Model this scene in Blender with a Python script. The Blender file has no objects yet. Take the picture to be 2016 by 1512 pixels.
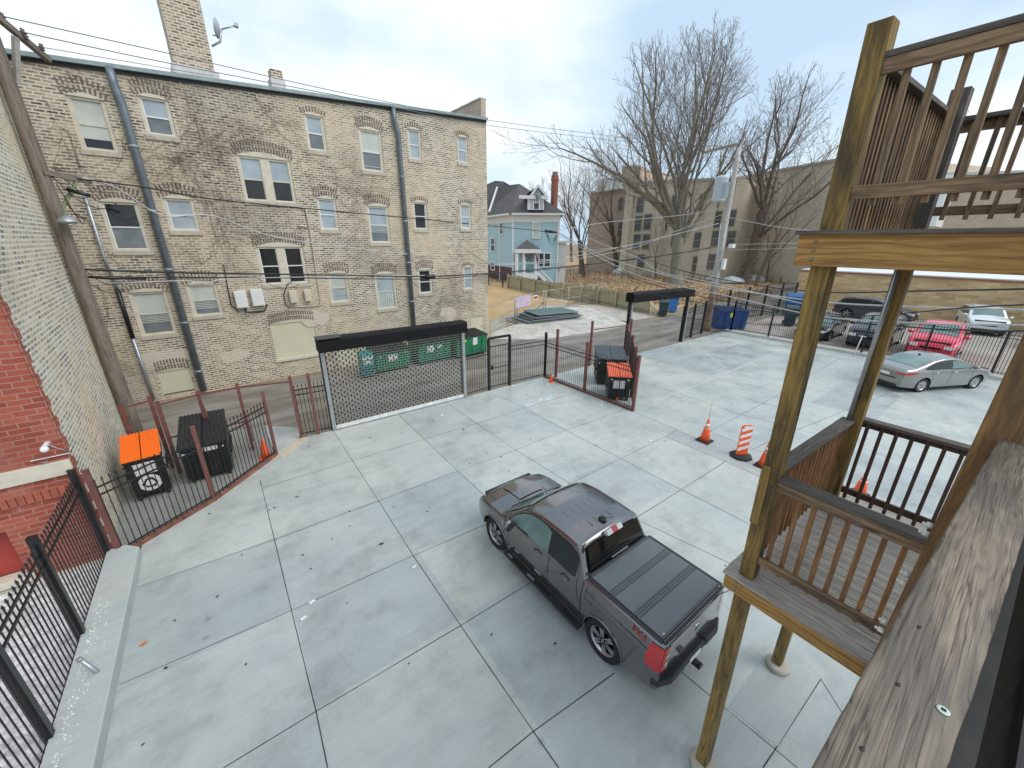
import bpy, bmesh, math, random
from mathutils import Vector, Matrix
random.seed(7)
PI = math.pi
scene = bpy.context.scene
COL = scene.collection
# ------------------------------------------------------------------ survey: camera of the photograph, used to place things on real planes
HH = 6.6195
F_, CX, CY = 762.693, 1008.0, 756.0
_p, _r, _y = .3517544, .00769965, -.643470366
def _mat3():
    cy, sy = math.cos(_y), math.sin(_y); cp, sp = math.cos(_p), math.sin(_p); cr, sr = math.cos(_r), math.sin(_r)
    Y = Matrix(((cy, sy, 0), (-sy, cy, 0), (0, 0, 1)))
    P = Matrix(((1, 0, 0), (0, -sp, -cp), (0, cp, -sp)))
    Q = Matrix(((cr, -sr, 0), (sr, cr, 0), (0, 0, 1)))
    return Q @ P @ Y
MC = _mat3(); MT = MC.transposed()
def ray(u, v): return MT @ Vector(((u - CX) / F_, (v - CY) / F_, 1.0))
def g(u, v, z=0.0):
    d = ray(u, v); t = (z - HH) / d.z
    return Vector((d.x * t, d.y * t, z))
def at_dist(u, v, D):
    d = ray(u, v); t = D / math.hypot(d.x, d.y)
    return Vector((d.x * t, d.y * t, HH + d.z * t))
class VPlane:
    """vertical plane through two ground points; s runs from a towards b"""
    def __init__(s, a, b):
        s.a = Vector((a[0], a[1], 0)); d = Vector((b[0] - a[0], b[1] - a[1], 0)); s.d = d.normalized()
        s.n = Vector((s.d.y, -s.d.x, 0))          # points to the right of the direction
        s.L = d.length
    def sz(s, u, v):
        r = ray(u, v); o = Vector((0, 0, HH))
        t = s.n.dot(s.a - o) / s.n.dot(r); p = o + r * t
        return (p - s.a).dot(s.d), p.z
    def P(s, sv, z, off=0.0): return s.a + s.d * sv + s.n * off + Vector((0, 0, z))
# ------------------------------------------------------------------ materials
def newmat(name):
    m = bpy.data.materials.new(name); m.use_nodes = True
    nt = m.node_tree; return m, nt, nt.nodes['Principled BSDF']
def N(nt, t, **kw):
    n = nt.nodes.new(t)
    for k, v in kw.items():
        if k in n.inputs: n.inputs[k].default_value = v
        else: setattr(n, k, v)
    return n
def c4(c): return (c[0], c[1], c[2], 1.0)
def ramp(nt, stops):
    r = nt.nodes.new('ShaderNodeValToRGB'); e = r.color_ramp.elements
    while len(e) < len(stops): e.new(0.5)
    for i, (p, c) in enumerate(stops):
        e[i].position = p; e[i].color = c4(c) if not isinstance(c, (int, float)) else (c, c, c, 1)
    return r
def mixc(nt, a, b, fac, mode='MIX'):
    m = nt.nodes.new('ShaderNodeMix'); m.data_type = 'RGBA'; m.blend_type = mode
    for s, v in ((0, fac), (6, a), (7, b)):
        if hasattr(v, 'is_linked') or hasattr(v, 'links'): nt.links.new(v, m.inputs[s])
        else: m.inputs[s].default_value = v if s == 0 else c4(v)
    return m.outputs[2]
def noise(nt, vec, scale, detail=4, rough=.55, out=0):
    n = N(nt, 'ShaderNodeTexNoise', Scale=scale, Detail=detail, Roughness=rough)
    if vec is not None: nt.links.new(vec, n.inputs['Vector'])
    return n.outputs[out]
def coord(nt, kind='Object', sc=None):
    t = nt.nodes.new('ShaderNodeTexCoord'); o = t.outputs[kind]
    if sc:
        m = nt.nodes.new('ShaderNodeMapping'); m.inputs['Scale'].default_value = sc; nt.links.new(o, m.inputs[0]); o = m.outputs[0]
    return o
def bump(nt, bs, h, strength=.3, dist=.02):
    b = nt.nodes.new('ShaderNodeBump'); b.inputs['Strength'].default_value = strength; b.inputs['Distance'].default_value = dist
    nt.links.new(h, b.inputs['Height']); nt.links.new(b.outputs[0], bs.inputs['Normal'])
_cache = {}
def plain(name, col, rough=.6, metal=0.0, var=.15, scale=3.0, coat=0.0, bmp=0.0, spec=.5):
    if name in _cache: return _cache[name]
    m, nt, bs = newmat(name)
    co = coord(nt)
    n1 = noise(nt, co, scale, 5, .6)
    r = ramp(nt, [(.3, tuple(c * (1 - var) for c in col)), (.7, tuple(min(1, c * (1 + var)) for c in col))])
    nt.links.new(n1, r.inputs[0]); nt.links.new(r.outputs[0], bs.inputs['Base Color'])
    bs.inputs['Roughness'].default_value = rough; bs.inputs['Metallic'].default_value = metal
    bs.inputs['Coat Weight'].default_value = coat; bs.inputs['Coat Roughness'].default_value = .05
    bs.inputs['Specular IOR Level'].default_value = spec
    if bmp: bump(nt, bs, noise(nt, co, scale * 12, 3), bmp, .01)
    _cache[name] = m; return m
def wood(name, light, dark, stain=(.05, .04, .03), amt=.35, knots=True, rough=.75, gs=1.0, lo=.46, hi=.7, asp=45, di=.4, rs=7.0, rd=16.0, rw=.2, crack=.45):
    m, nt, bs = newmat(name)
    uv = coord(nt, 'UV')
    mp = nt.nodes.new('ShaderNodeMapping'); mp.inputs['Scale'].default_value = (1.3 * gs, asp * gs, 1); nt.links.new(uv, mp.inputs[0])
    dist = N(nt, 'ShaderNodeTexNoise', Scale=1.0, Detail=9.0, Roughness=.72, Distortion=di)
    nt.links.new(mp.outputs[0], dist.inputs['Vector'])
    r = ramp(nt, [(.3, dark), (.5, tuple((a + b) / 2 for a, b in zip(light, dark))), (.7, light)])
    mpw = nt.nodes.new('ShaderNodeMapping'); mpw.inputs['Scale'].default_value = (.16, 1, 1); nt.links.new(uv, mpw.inputs[0])
    wv = N(nt, 'ShaderNodeTexWave', Scale=rs, Distortion=rd, Detail=3.0); wv.inputs['Detail Scale'].default_value = .8; wv.inputs['Detail Roughness'].default_value = .7; wv.bands_direction = 'Y'; nt.links.new(mpw.outputs[0], wv.inputs['Vector'])
    mixw = nt.nodes.new('ShaderNodeMix'); mixw.data_type = 'FLOAT'; mixw.inputs[0].default_value = rw; nt.links.new(dist.outputs[0], mixw.inputs[2]); nt.links.new(wv.outputs['Fac'], mixw.inputs[3])
    nt.links.new(mixw.outputs[0], r.inputs[0])
    mp2 = nt.nodes.new('ShaderNodeMapping'); mp2.inputs['Scale'].default_value = (.9, 4.5, 1); nt.links.new(uv, mp2.inputs[0])
    st = noise(nt, mp2.outputs[0], 1.1, 4, .6)
    r2 = ramp(nt, [(lo, 0.0), (hi, 1.0)]); nt.links.new(st, r2.inputs[0])
    mm = N(nt, 'ShaderNodeMath', operation='MULTIPLY'); nt.links.new(r2.outputs[0], mm.inputs[0]); mm.inputs[1].default_value = amt
    c = mixc(nt, r.outputs[0], stain, mm.outputs[0])
    mpc = nt.nodes.new('ShaderNodeMapping'); mpc.inputs['Scale'].default_value = (1.1, 34 * gs, 1); mpc.inputs['Location'].default_value = (5, 3, 0); nt.links.new(uv, mpc.inputs[0])
    rk = ramp(nt, [(.475, 0.0), (.5, crack), (.525, 0.0)]); nt.links.new(noise(nt, mpc.outputs[0], 1.0, 2, .5), rk.inputs[0]); c = mixc(nt, c, tuple(x * .3 for x in dark), rk.outputs[0])
    if knots:
        vo = N(nt, 'ShaderNodeTexVoronoi', Scale=1.0); mp3 = nt.nodes.new('ShaderNodeMapping'); mp3.inputs['Scale'].default_value = (1.8, 6.0, 1)
        nt.links.new(uv, mp3.inputs[0]); nt.links.new(mp3.outputs[0], vo.inputs['Vector'])
        r3 = ramp(nt, [(.04, .85), (.13, 0.0)]); nt.links.new(vo.outputs['Distance'], r3.inputs[0])
        c = mixc(nt, c, tuple(x * .35 for x in dark), r3.outputs[0])
    nt.links.new(c, bs.inputs['Base Color']); bs.inputs['Roughness'].default_value = rough
    bump(nt, bs, dist.outputs[0], .7, .004)
    return m
def brick(name, bricks, mortar, bw=.3, bh=.11, ms=.014, squash=1.0, blotch=None, blotch_sc=.35, blot_amt=.6, smear=.5, bias=0.0, dark=None, mr=None, rough=.9):
    """UV in metres: brick texture, mortar smears, big stains"""
    m, nt, bs = newmat(name)
    uv = coord(nt, 'UV')
    wob = noise(nt, uv, 3.0, 2, .5, 1)
    w2 = N(nt, 'ShaderNodeVectorMath', operation='SCALE'); nt.links.new(wob, w2.inputs[0]); w2.inputs['Scale'].default_value = .02
    w3 = N(nt, 'ShaderNodeVectorMath', operation='ADD'); nt.links.new(uv, w3.inputs[0]); nt.links.new(w2.outputs[0], w3.inputs[1])
    b = nt.nodes.new('ShaderNodeTexBrick'); nt.links.new(w3.outputs[0], b.inputs['Vector'])
    b.inputs['Color1'].default_value = (0, 0, 0, 1); b.inputs['Color2'].default_value = (1, 1, 1, 1); b.inputs['Mortar'].default_value = (.5, .5, .5, 1)
    b.inputs['Scale'].default_value = 1; b.inputs['Brick Width'].default_value = bw; b.inputs['Row Height'].default_value = bh
    b.inputs['Mortar Size'].default_value = ms; b.inputs['Mortar Smooth'].default_value = .25; b.inputs['Bias'].default_value = bias
    r = ramp(nt, [(i / max(1, len(bricks) - 1), c) for i, c in enumerate(bricks)]); nt.links.new(b.outputs['Color'], r.inputs[0])
    sm = noise(nt, uv, 2.2, 6, .7); r2 = ramp(nt, [(.5 - smear * .25, 0.0), (.78 - smear * .2, .85)]); nt.links.new(sm, r2.inputs[0])
    mor = mixc(nt, mortar, tuple(x * .82 for x in mortar), noise(nt, uv, 1.2, 4))
    c = mixc(nt, r.outputs[0], mor, r2.outputs[0])
    c = mixc(nt, c, mor, b.outputs['Fac'])
    if blotch:
        n = noise(nt, uv, blotch_sc, 5, .6); r3 = ramp(nt, [(.42, 0.0), (.62, blot_amt)]); nt.links.new(n, r3.inputs[0])
        c = mixc(nt, c, blotch, r3.outputs[0])
    if dark:
        mp = nt.nodes.new('ShaderNodeMapping'); mp.inputs['Location'].default_value = (13, 7, 0); nt.links.new(uv, mp.inputs[0])
        n = noise(nt, mp.outputs[0], .22, 4, .6); r4 = ramp(nt, [(.5, 0.0), (.66, .55)]); nt.links.new(n, r4.inputs[0])
        c = mixc(nt, c, dark, r4.outputs[0], 'MULTIPLY')
    nt.links.new(c, bs.inputs['Base Color']); bs.inputs['Roughness'].default_value = rough
    inv = N(nt, 'ShaderNodeMath', operation='SUBTRACT'); inv.inputs[0].default_value = 1; nt.links.new(b.outputs['Fac'], inv.inputs[1])
    bump(nt, bs, inv.outputs[0], .5, .01)
    return m
# ------------------------------------------------------------------ mesh builder
class MB:
    def __init__(s): s.v = []; s.f = []; s.m = []; s.uv = []; s.sm = []
    def face(s, idx, mi=0, uv=None, sm=False): s.f.append(tuple(idx)); s.m.append(mi); s.uv.append(uv); s.sm.append(sm)
    def add(s, vs, fs, mi=0, sm=False, uvs=None):
        o = len(s.v); s.v += [Vector(p) for p in vs]
        for k, f in enumerate(fs): s.face([o + i for i in f], mi, uvs[k] if uvs else None, sm)
    def quad(s, a, b, c, d, mi=0, uv=None, sm=False): s.add([a, b, c, d], [(0, 1, 2, 3)], mi, sm, [uv] if uv else None)
    def obox(s, c, ax, ay, az, mi=0, seed=None):
        """box: centre and three half-axis vectors; uv u runs along the longest axis"""
        c = Vector(c); A = [Vector(ax), Vector(ay), Vector(az)]; L = [a.length for a in A]
        long_ = L.index(max(L))
        o = len(s.v)
        for i in (-1, 1):
            for j in (-1, 1):
                for k in (-1, 1): s.v.append(c + A[0] * i + A[1] * j + A[2] * k)
        r1, r2 = (random.uniform(0, 40), random.uniform(0, 40)) if seed is None else (seed * 3.7, seed * 5.1)
        def id_(i, j, k): return o + (i > 0) * 4 + (j > 0) * 2 + (k > 0)
        for n_ in range(3):
            p, q = [x for x in range(3) if x != n_]
            if q == long_: p, q = q, p          # p = u axis
            for sg in (-1, 1):
                idx = []; uv = []
                for (a, b) in ((-1, -1), (1, -1), (1, 1), (-1, 1)):
                    t = [0, 0, 0]; t[n_] = sg; t[p] = a; t[q] = b
                    idx.append(id_(*t)); uv.append((a * L[p] + r1, b * L[q] + r2 + n_ * .37))
                # orientation
                v0, v1, v2 = [s.v[i] for i in idx[:3]]
                if (v1 - v0).cross(v2 - v1).dot(A[n_] * sg) < 0: idx.reverse(); uv.reverse()
                s.face(idx, mi, uv)
    def box(s, x0, x1, y0, y1, z0, z1, mi=0):
        s.obox(((x0 + x1) / 2, (y0 + y1) / 2, (z0 + z1) / 2), ((x1 - x0) / 2, 0, 0), (0, (y1 - y0) / 2, 0), (0, 0, (z1 - z0) / 2), mi)
    def beam(s, a, b, w, h, mi=0, up=(0, 0, 1)):
        a = Vector(a); b = Vector(b); d = (b - a); L = d.length
        if L < 1e-6: return
        d.normalize(); u = Vector(up)
        if abs(d.dot(u)) > .98: u = Vector((1, 0, 0))
        sd = d.cross(u).normalized(); u2 = sd.cross(d)
        s.obox((a + b) / 2, d * L / 2, sd * w / 2, u2 * h / 2, mi)
    def tube(s, pts, r, n=6, mi=0, cap=True, sm=True):
        pts = [Vector(p) for p in pts]; R = r if isinstance(r, (list, tuple)) else [r] * len(pts)
        o = len(s.v); up = None
        for i, p in enumerate(pts):
            d = (pts[min(i + 1, len(pts) - 1)] - pts[max(i - 1, 0)])
            if d.length < 1e-9: d = Vector((0, 0, 1))
            d.normalize()
            if up is None: up = Vector((0, 0, 1)) if abs(d.z) < .9 else Vector((1, 0, 0))
            sx = d.cross(up)
            if sx.length < 1e-4: sx = d.cross(Vector((.3, 1, .2)))
            sx.normalize(); sy = sx.cross(d)
            up = sy
            for k in range(n):
                a = 2 * PI * k / n; s.v.append(p + (sx * math.cos(a) + sy * math.sin(a)) * R[i])
        for i in range(len(pts) - 1):
            for k in range(n):
                k2 = (k + 1) % n; b = o + i * n
                s.face((b + k, b + k2, b + n + k2, b + n + k), mi, None, sm)
        if cap and n > 2:
            s.face([o + k for k in reversed(range(n))], mi); e = o + (len(pts) - 1) * n; s.face([e + k for k in range(n)], mi)
    def cyl(s, a, b, r0, r1=None, n=16, mi=0, sm=True): s.tube([a, b], [r0, r0 if r1 is None else r1], n, mi, True, sm)
    def lathe(s, c, prof, n=20, axis=(0, 0, 1), mi=0, sm=True, cap=True):
        ax = Vector(axis).normalized(); u = ax.orthogonal().normalized(); w = ax.cross(u); c = Vector(c); o = len(s.v)
        for (r, h) in prof:
            for k in range(n):
                a = 2 * PI * k / n; s.v.append(c + ax * h + (u * math.cos(a) + w * math.sin(a)) * r)
        for i in range(len(prof) - 1):
            for k in range(n):
                k2 = (k + 1) % n; b = o + i * n; s.face((b + k, b + k2, b + n + k2, b + n + k), mi, None, sm)
        if cap and prof[0][0] > 1e-4: s.face([o + k for k in reversed(range(n))], mi)
        if cap and prof[-1][0] > 1e-4: s.face([o + (len(prof) - 1) * n + k for k in range(n)], mi)
    def prism(s, poly, z0, z1, mi=0, mi_side=None):
        n = len(poly); vs = [(p[0], p[1], z0) for p in poly] + [(p[0], p[1], z1) for p in poly]
        area = sum(poly[i][0] * poly[(i + 1) % n][1] - poly[(i + 1) % n][0] * poly[i][1] for i in range(n))
        fs = [tuple(range(n - 1, -1, -1)), tuple(range(n, 2 * n))] + [(i, (i + 1) % n, n + (i + 1) % n, n + i) for i in range(n)]
        if area < 0: fs = [tuple(reversed(f)) for f in fs]
        o = len(s.v); s.v += [Vector(p) for p in vs]
        for k, f in enumerate(fs): s.face([o + i for i in f], mi if k < 2 or mi_side is None else mi_side)
    def grid(s, P, mi=0, sm=True, flip=False):
        """P[i][j] -> point"""
        ni, nj = len(P), len(P[0]); o = len(s.v)
        for row in P: s.v += [Vector(p) for p in row]
        for i in range(ni - 1):
            for j in range(nj - 1):
                a = o + i * nj + j; f = (a, a + 1, a + nj + 1, a + nj)
                s.face(f[::-1] if flip else f, mi, None, sm)
    def xform(s, M): s.v = [M @ p for p in s.v]; return s
    def build(s, name, mats, parent=None, bevel=0.0, local=False, merge=False, origin=None):
        if not isinstance(mats, (list, tuple)): mats = [mats]
        if parent is not None: org = ORG[parent.name]
        elif origin is not None: org = Vector(origin)
        elif local: org = Vector((0, 0, 0))
        else:
            xs = [p.x for p in s.v]; ys = [p.y for p in s.v]; zs = [p.z for p in s.v]
            org = Vector(((min(xs) + max(xs)) / 2, (min(ys) + max(ys)) / 2, min(zs)))
        if parent is not None and (parent.get('_shear')):
            s.v = [Vector((p.x, p.y + ((.0235 - .0105 * (p.x - 3.98) / 2.26) * p.z - .04 if p.x > 3.85 or p.z < 3.4 and p.y > .3 or p.y > .3 else 0), p.z)) for p in s.v]
        sh = Vector((0, 0, 0)) if (local or (parent is not None and parent.get('_loc'))) else org
        me = bpy.data.meshes.new(name)
        me.from_pydata([tuple(p - sh) for p in s.v], [], s.f)
        for m in mats: me.materials.append(m)
        me.polygons.foreach_set('material_index', s.m); me.polygons.foreach_set('use_smooth', s.sm)
        ul = me.uv_layers.new(name='UVMap'); data = ul.data
        vv = s.v
        for pi_, poly in enumerate(me.polygons):
            uv = s.uv[pi_]; ls = poly.loop_start
            if uv:
                for k, t in enumerate(uv): data[ls + k].uv = t
            else:
                n = poly.normal; fv = s.f[pi_]
                if abs(n.z) > .75:
                    for k, i in enumerate(fv): data[ls + k].uv = (vv[i].x, vv[i].y)
                else:
                    hx, hy = -n.y, n.x; l = math.hypot(hx, hy) or 1; l = -l if hx < -1e-4 * l or (abs(hx) < 1e-4 * l and hy < 0) else l; hx /= l; hy /= l
                    for k, i in enumerate(fv): data[ls + k].uv = (vv[i].x * hx + vv[i].y * hy, vv[i].z)
        me.validate(); me.update()
        o = bpy.data.objects.new(name, me); COL.objects.link(o)
        if merge:
            bm = bmesh.new(); bm.from_mesh(me); bmesh.ops.remove_doubles(bm, verts=bm.verts, dist=1e-5); bmesh.ops.recalc_face_normals(bm, faces=bm.faces); bm.to_mesh(me); bm.free()
        if parent is not None:
            o.parent = parent
            if parent.get('_loc'): o['_loc'] = 1
            if parent.get('_shear'): o['_shear'] = 1
            ORG[o.name] = org
        else:
            o.location = org; ORG[o.name] = org
        if bevel:
            md = o.modifiers.new('Bevel', 'BEVEL'); md.width = bevel; md.segments = 2; md.limit_method = 'ANGLE'; md.angle_limit = math.radians(40)
        return o
ORG = {}
def thing(name, label, cat, loc, group=None, local=False, rz=0.0):
    """Empty at the base of a thing. local=True: its parts are written in its own coordinates"""
    o = bpy.data.objects.new(name, None); COL.objects.link(o); o.empty_display_size = .2
    o.location = loc; o.rotation_euler = (0, 0, rz); o['label'] = label; o['category'] = cat
    if group: o['group'] = group
    if local: o['_loc'] = 1; ORG[o.name] = Vector((0, 0, 0))
    else: ORG[o.name] = Vector(loc)
    return o
def tag(o, label, cat, group=None, kind=None):
    o['label'] = label
    if cat: o['category'] = cat
    if group: o['group'] = group
    if kind: o['kind'] = kind
    return o
def struct(o): o['kind'] = 'structure'; return o
def dup(root, loc, rz=None, label=None, group=None, scale=None):
    def cp(o, par):
        c = o.copy(); COL.objects.link(c); c.parent = par
        for ch in [x for x in ALLCH.get(o.name, [])]: cp(ch, c)
        return c
    c = cp(root, None); c.location = loc
    if rz is not None: c.rotation_euler = (0, 0, rz)
    if scale: c.scale = scale
    if label: c['label'] = label
    if group: c['group'] = group
    return c
ALLCH = {}
def index_children(root):
    ALLCH[root.name] = list(root.children)
    for ch in root.children: index_children(ch)
def text_mb(txt, size, depth=.004):
    cu = bpy.data.curves.new('lettering', 'FONT'); cu.body = txt; cu.size = size; cu.extrude = depth; cu.align_x = 'CENTER'; cu.align_y = 'CENTER'
    o = bpy.data.objects.new('lettering', cu); COL.objects.link(o); bpy.context.view_layer.update()
    me = bpy.data.meshes.new_from_object(o.evaluated_get(bpy.context.evaluated_depsgraph_get()))
    mb = MB(); mb.add([v.co.copy() for v in me.vertices], [tuple(p.vertices) for p in me.polygons])
    bpy.data.objects.remove(o); bpy.data.curves.remove(cu); bpy.data.meshes.remove(me)
    return mb
def frame_mat(org, xdir, up):
    x = Vector(xdir).normalized(); u = Vector(up).normalized(); n = x.cross(u)
    M = Matrix((x, u, n)).transposed().to_4x4(); M.translation = Vector(org); return M
# ------------------------------------------------------------------ camera, light, world
cam = bpy.data.objects.new('camera', bpy.data.cameras.new('camera')); COL.objects.link(cam)
cam.data.sensor_width = 36; cam.data.lens = F_ / 2016 * 36; cam.data.clip_start = .05; cam.data.clip_end = 3000
Mx = Matrix((MC[0], -MC[1], -MC[2])).transposed().to_4x4(); Mx.translation = (0, 0, HH)
cam.matrix_world = Mx; scene.camera = cam
w = bpy.data.worlds.new('World'); scene.world = w; w.use_nodes = True
nt = w.node_tree; bg = nt.nodes['Background']
sky = nt.nodes.new('ShaderNodeTexSky'); sky.sky_type = 'NISHITA'; sky.sun_disc = False
SUN_EL, SUN_AZ = 50.0, 150.0      # degrees; azimuth clockwise from +Y
sky.sun_elevation = math.radians(SUN_EL); sky.sun_rotation = math.radians(SUN_AZ); sky.air_density = 1.0; sky.dust_density = 3.0
tc = nt.nodes.new('ShaderNodeTexCoord')
mp = nt.nodes.new('ShaderNodeMapping'); mp.inputs['Scale'].default_value = (1, 1, 2.2); nt.links.new(tc.outputs['Generated'], mp.inputs[0])
n1 = noise(nt, mp.outputs[0], 1.7, 6, .5)
rc = ramp(nt, [(.40, (4.3, 5.6, 6.9)), (.52, (5.6, 6.75, 7.6)), (.62, (7.6, 8.1, 8.4))]); nt.links.new(n1, rc.inputs[0])
mixo = mixc(nt, sky.outputs[0], rc.outputs[0], .9)
nt.links.new(mixo, bg.inputs[0]); bg.inputs[1].default_value = .105
sd = bpy.data.lights.new('sun', 'SUN'); sd.energy = 1.4; sd.angle = math.radians(40); sd.color = (1, .975, .95)
so = bpy.data.objects.new('sun', sd); COL.objects.link(so)
a, e = math.radians(SUN_AZ), math.radians(SUN_EL)
sdir = Vector((math.sin(a) * math.cos(e), math.cos(a) * math.cos(e), math.sin(e)))
so.rotation_euler = sdir.to_track_quat('Z', 'Y').to_euler(); so.location = (0, -20, 60)
scene.view_settings.view_transform = 'Standard'; scene.view_settings.look = 'None'; scene.view_settings.gamma = 1; scene.view_settings.exposure = 0.47
# ------------------------------------------------------------------ palette
M_black = plain('black_paint', (.012, .012, .013), .35, 0, .3)
M_blackmat = plain('black_rubber', (.018, .018, .018), .7, 0, .3)
M_tyre = plain('tyre_rubber', (.016, .016, .017), .8, 0, .3, 20)
M_rust = plain('red_brown_primer', (.17, .065, .055), .6, 0, .3, 6)
M_rustwood = plain('red_brown_sill', (.22, .09, .06), .8, 0, .5, 5)
M_galv = plain('galvanised_steel', (.42, .44, .46), .42, .7, .15, 6)
M_alu = plain('aluminium', (.6, .62, .64), .3, .9, .08)
M_orange = plain('orange_plastic', (.85, .12, .02), .45, 0, .08)
M_white = plain('white_plastic', (.75, .75, .73), .5, 0, .06)
M_green = plain('green_dumpster_paint', (.02, .19, .09), .45, 0, .25, 4)
M_teal = plain('teal_paint', (.02, .2, .19), .45, 0, .2)
M_dgreen = plain('dark_green_paint', (.018, .035, .026), .4, 0, .3)
M_glass_l = plain('pane_pale', (.36, .42, .46), .08, 0, .18, 1.2)  # pale blue-grey puts the sky's reflection into the pane colour
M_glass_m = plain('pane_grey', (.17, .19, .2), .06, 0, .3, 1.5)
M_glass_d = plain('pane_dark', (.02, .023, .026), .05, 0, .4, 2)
M_shade = plain('window_shade', (.52, .55, .5), .35, 0, .14, 1.5)
M_frame = plain('cream_window_paint', (.62, .57, .46), .65, 0, .12, 5)
M_board = plain('cream_board_paint', (.6, .57, .42), .7, 0, .05, 2)
# ------------------------------------------------------------------ ground materials
OX = ((-2.55 + 32.2) / 2, (-6 + 14.32) / 2)      # origin of the lot mesh
def concrete_mat(name, base, warm, dark, wet=True, sc=1.0, brush=True, slabs=False):
    m, nt, bs = newmat(name); co = coord(nt)
    n1 = noise(nt, co, .35 * sc, 6, .6); r1 = ramp(nt, [(.36, base), (.5, tuple((a + b) / 2 for a, b in zip(base, warm))), (.64, warm)]); nt.links.new(n1, r1.inputs[0])
    n2 = noise(nt, coord(nt, 'Object', (1, 4.5, 1)), .9 * sc, 6, .68); r2 = ramp(nt, [(.3, .92), (.5, 1.0), (.75, 1.04)]); nt.links.new(n2, r2.inputs[0])
    c = mixc(nt, r1.outputs[0], r2.outputs[0], 1.0, 'MULTIPLY')
    n3 = noise(nt, co, 1.4, 5, .7); r3 = ramp(nt, [(.6, 0.0), (.74, .45)]); nt.links.new(n3, r3.inputs[0])
    c = mixc(nt, c, dark, r3.outputs[0])
    n5 = noise(nt, coord(nt, 'Object', (1, 14, 1)), 1.0, 4, .6); r5 = ramp(nt, [(.3, .965), (.7, 1.03)]); nt.links.new(n5, r5.inputs[0])
    if brush: c = mixc(nt, c, r5.outputs[0], 1.0, 'MULTIPLY')
    n4 = noise(nt, co, 60, 3, .6); r4 = ramp(nt, [(.3, .95), (.7, 1.04)]); nt.links.new(n4, r4.inputs[0]); c = mixc(nt, c, r4.outputs[0], 1.0, 'MULTIPLY')
    if slabs:
        sx = nt.nodes.new('ShaderNodeSeparateXYZ'); nt.links.new(co, sx.inputs[0]); cb = nt.nodes.new('ShaderNodeCombineXYZ')
        for ax, lo, hi, cuts in ((0, -3, 33, [-.08, 2.36, 4.83, 7.05, 9.5, 12.04, 13.8, 16.35, 20.2, 24.6, 28.5]), (1, -7, 15, [-2.5, 0, 2.5, 4.7, 6.8, 9.16, 11.7])):
            mr = nt.nodes.new('ShaderNodeMapRange'); mr.inputs[1].default_value = lo - OX[ax]; mr.inputs[2].default_value = hi - OX[ax]; nt.links.new(sx.outputs[ax], mr.inputs[0])
            cr_ = nt.nodes.new('ShaderNodeValToRGB'); cr_.color_ramp.interpolation = 'CONSTANT'; e = cr_.color_ramp.elements
            while len(e) < len(cuts) + 1: e.new(.5)
            for i, cpos in enumerate([lo] + cuts): e[i].position = (cpos - lo) / (hi - lo); vv_ = (i + .5) / 13; e[i].color = (vv_, vv_, vv_, 1)
            nt.links.new(mr.outputs[0], cr_.inputs[0]); nt.links.new(cr_.outputs[0], cb.inputs[ax])
        wn = nt.nodes.new('ShaderNodeTexWhiteNoise'); nt.links.new(cb.outputs[0], wn.inputs['Vector'])
        rs_ = ramp(nt, [(0, (.84, .87, .88)), (.5, (.98, 1.0, .99)), (1, (1.06, 1.05, 1.0))]); nt.links.new(wn.outputs['Value'], rs_.inputs[0]); c = mixc(nt, c, rs_.outputs[0], 1.0, 'MULTIPLY')
        st = noise(nt, co, .8, 7, .72); rs2 = ramp(nt, [(.36, .8), (.5, .98), (.64, 1.05)]); nt.links.new(st, rs2.inputs[0]); c = mixc(nt, c, rs2.outputs[0], 1.0, 'MULTIPLY')
        vo = N(nt, 'ShaderNodeTexVoronoi', Scale=.9); nt.links.new(co, vo.inputs['Vector']); rs3 = ramp(nt, [(.015, .7), (.07, 1.0)]); nt.links.new(vo.outputs['Distance'], rs3.inputs[0]); c = mixc(nt, c, rs3.outputs[0], 1.0, 'MULTIPLY')
    nt.links.new(c, bs.inputs['Base Color'])
    rr = ramp(nt, [(.38, .24 if wet else .8), (.6, .55 if wet else .9)]); nt.links.new(noise(nt, co, .5, 5, .6), rr.inputs[0]); nt.links.new(rr.outputs[0], bs.inputs['Roughness'])
    bump(nt, bs, n4, .12, .004)
    return m
M_conc = concrete_mat('lot_concrete', (.405, .435, .43), (.485, .50, .48), (.27, .285, .275), slabs=True)
M_concB = concrete_mat('curb_concrete', (.40, .45, .43), (.47, .49, .46), (.3, .33, .3), sc=2)
M_concP = concrete_mat('patch_concrete', (.36, .39, .38), (.43, .45, .44), (.28, .3, .28))
M_joint = plain('joint_sealant', (.06, .062, .058), .8, 0, .5, 3)
M_joint2 = plain('joint_pale', (.62, .64, .62), .8, 0, .1, 3)
def asphalt_mat():
    m, nt, bs = newmat('alley_asphalt'); co = coord(nt)
    n1 = noise(nt, coord(nt, 'Object', (.35, 1.6, 1)), .8, 7, .65)
    r = ramp(nt, [(.25, (.095, .08, .065)), (.45, (.2, .175, .145)), (.6, (.27, .25, .22)), (.8, (.33, .32, .3))]); nt.links.new(n1, r.inputs[0])
    n2 = noise(nt, co, 40, 4, .7); r2 = ramp(nt, [(.3, .75), (.7, 1.2)]); nt.links.new(n2, r2.inputs[0])
    c = mixc(nt, r.outputs[0], r2.outputs[0], 1.0, 'MULTIPLY'); nt.links.new(c, bs.inputs['Base Color'])
    rr = ramp(nt, [(.4, .3), (.6, .75)]); nt.links.new(noise(nt, co, .45, 5), rr.inputs[0]); nt.links.new(rr.outputs[0], bs.inputs['Roughness'])
    bump(nt, bs, n2, .3, .01); return m
M_asph = asphalt_mat()
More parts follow.
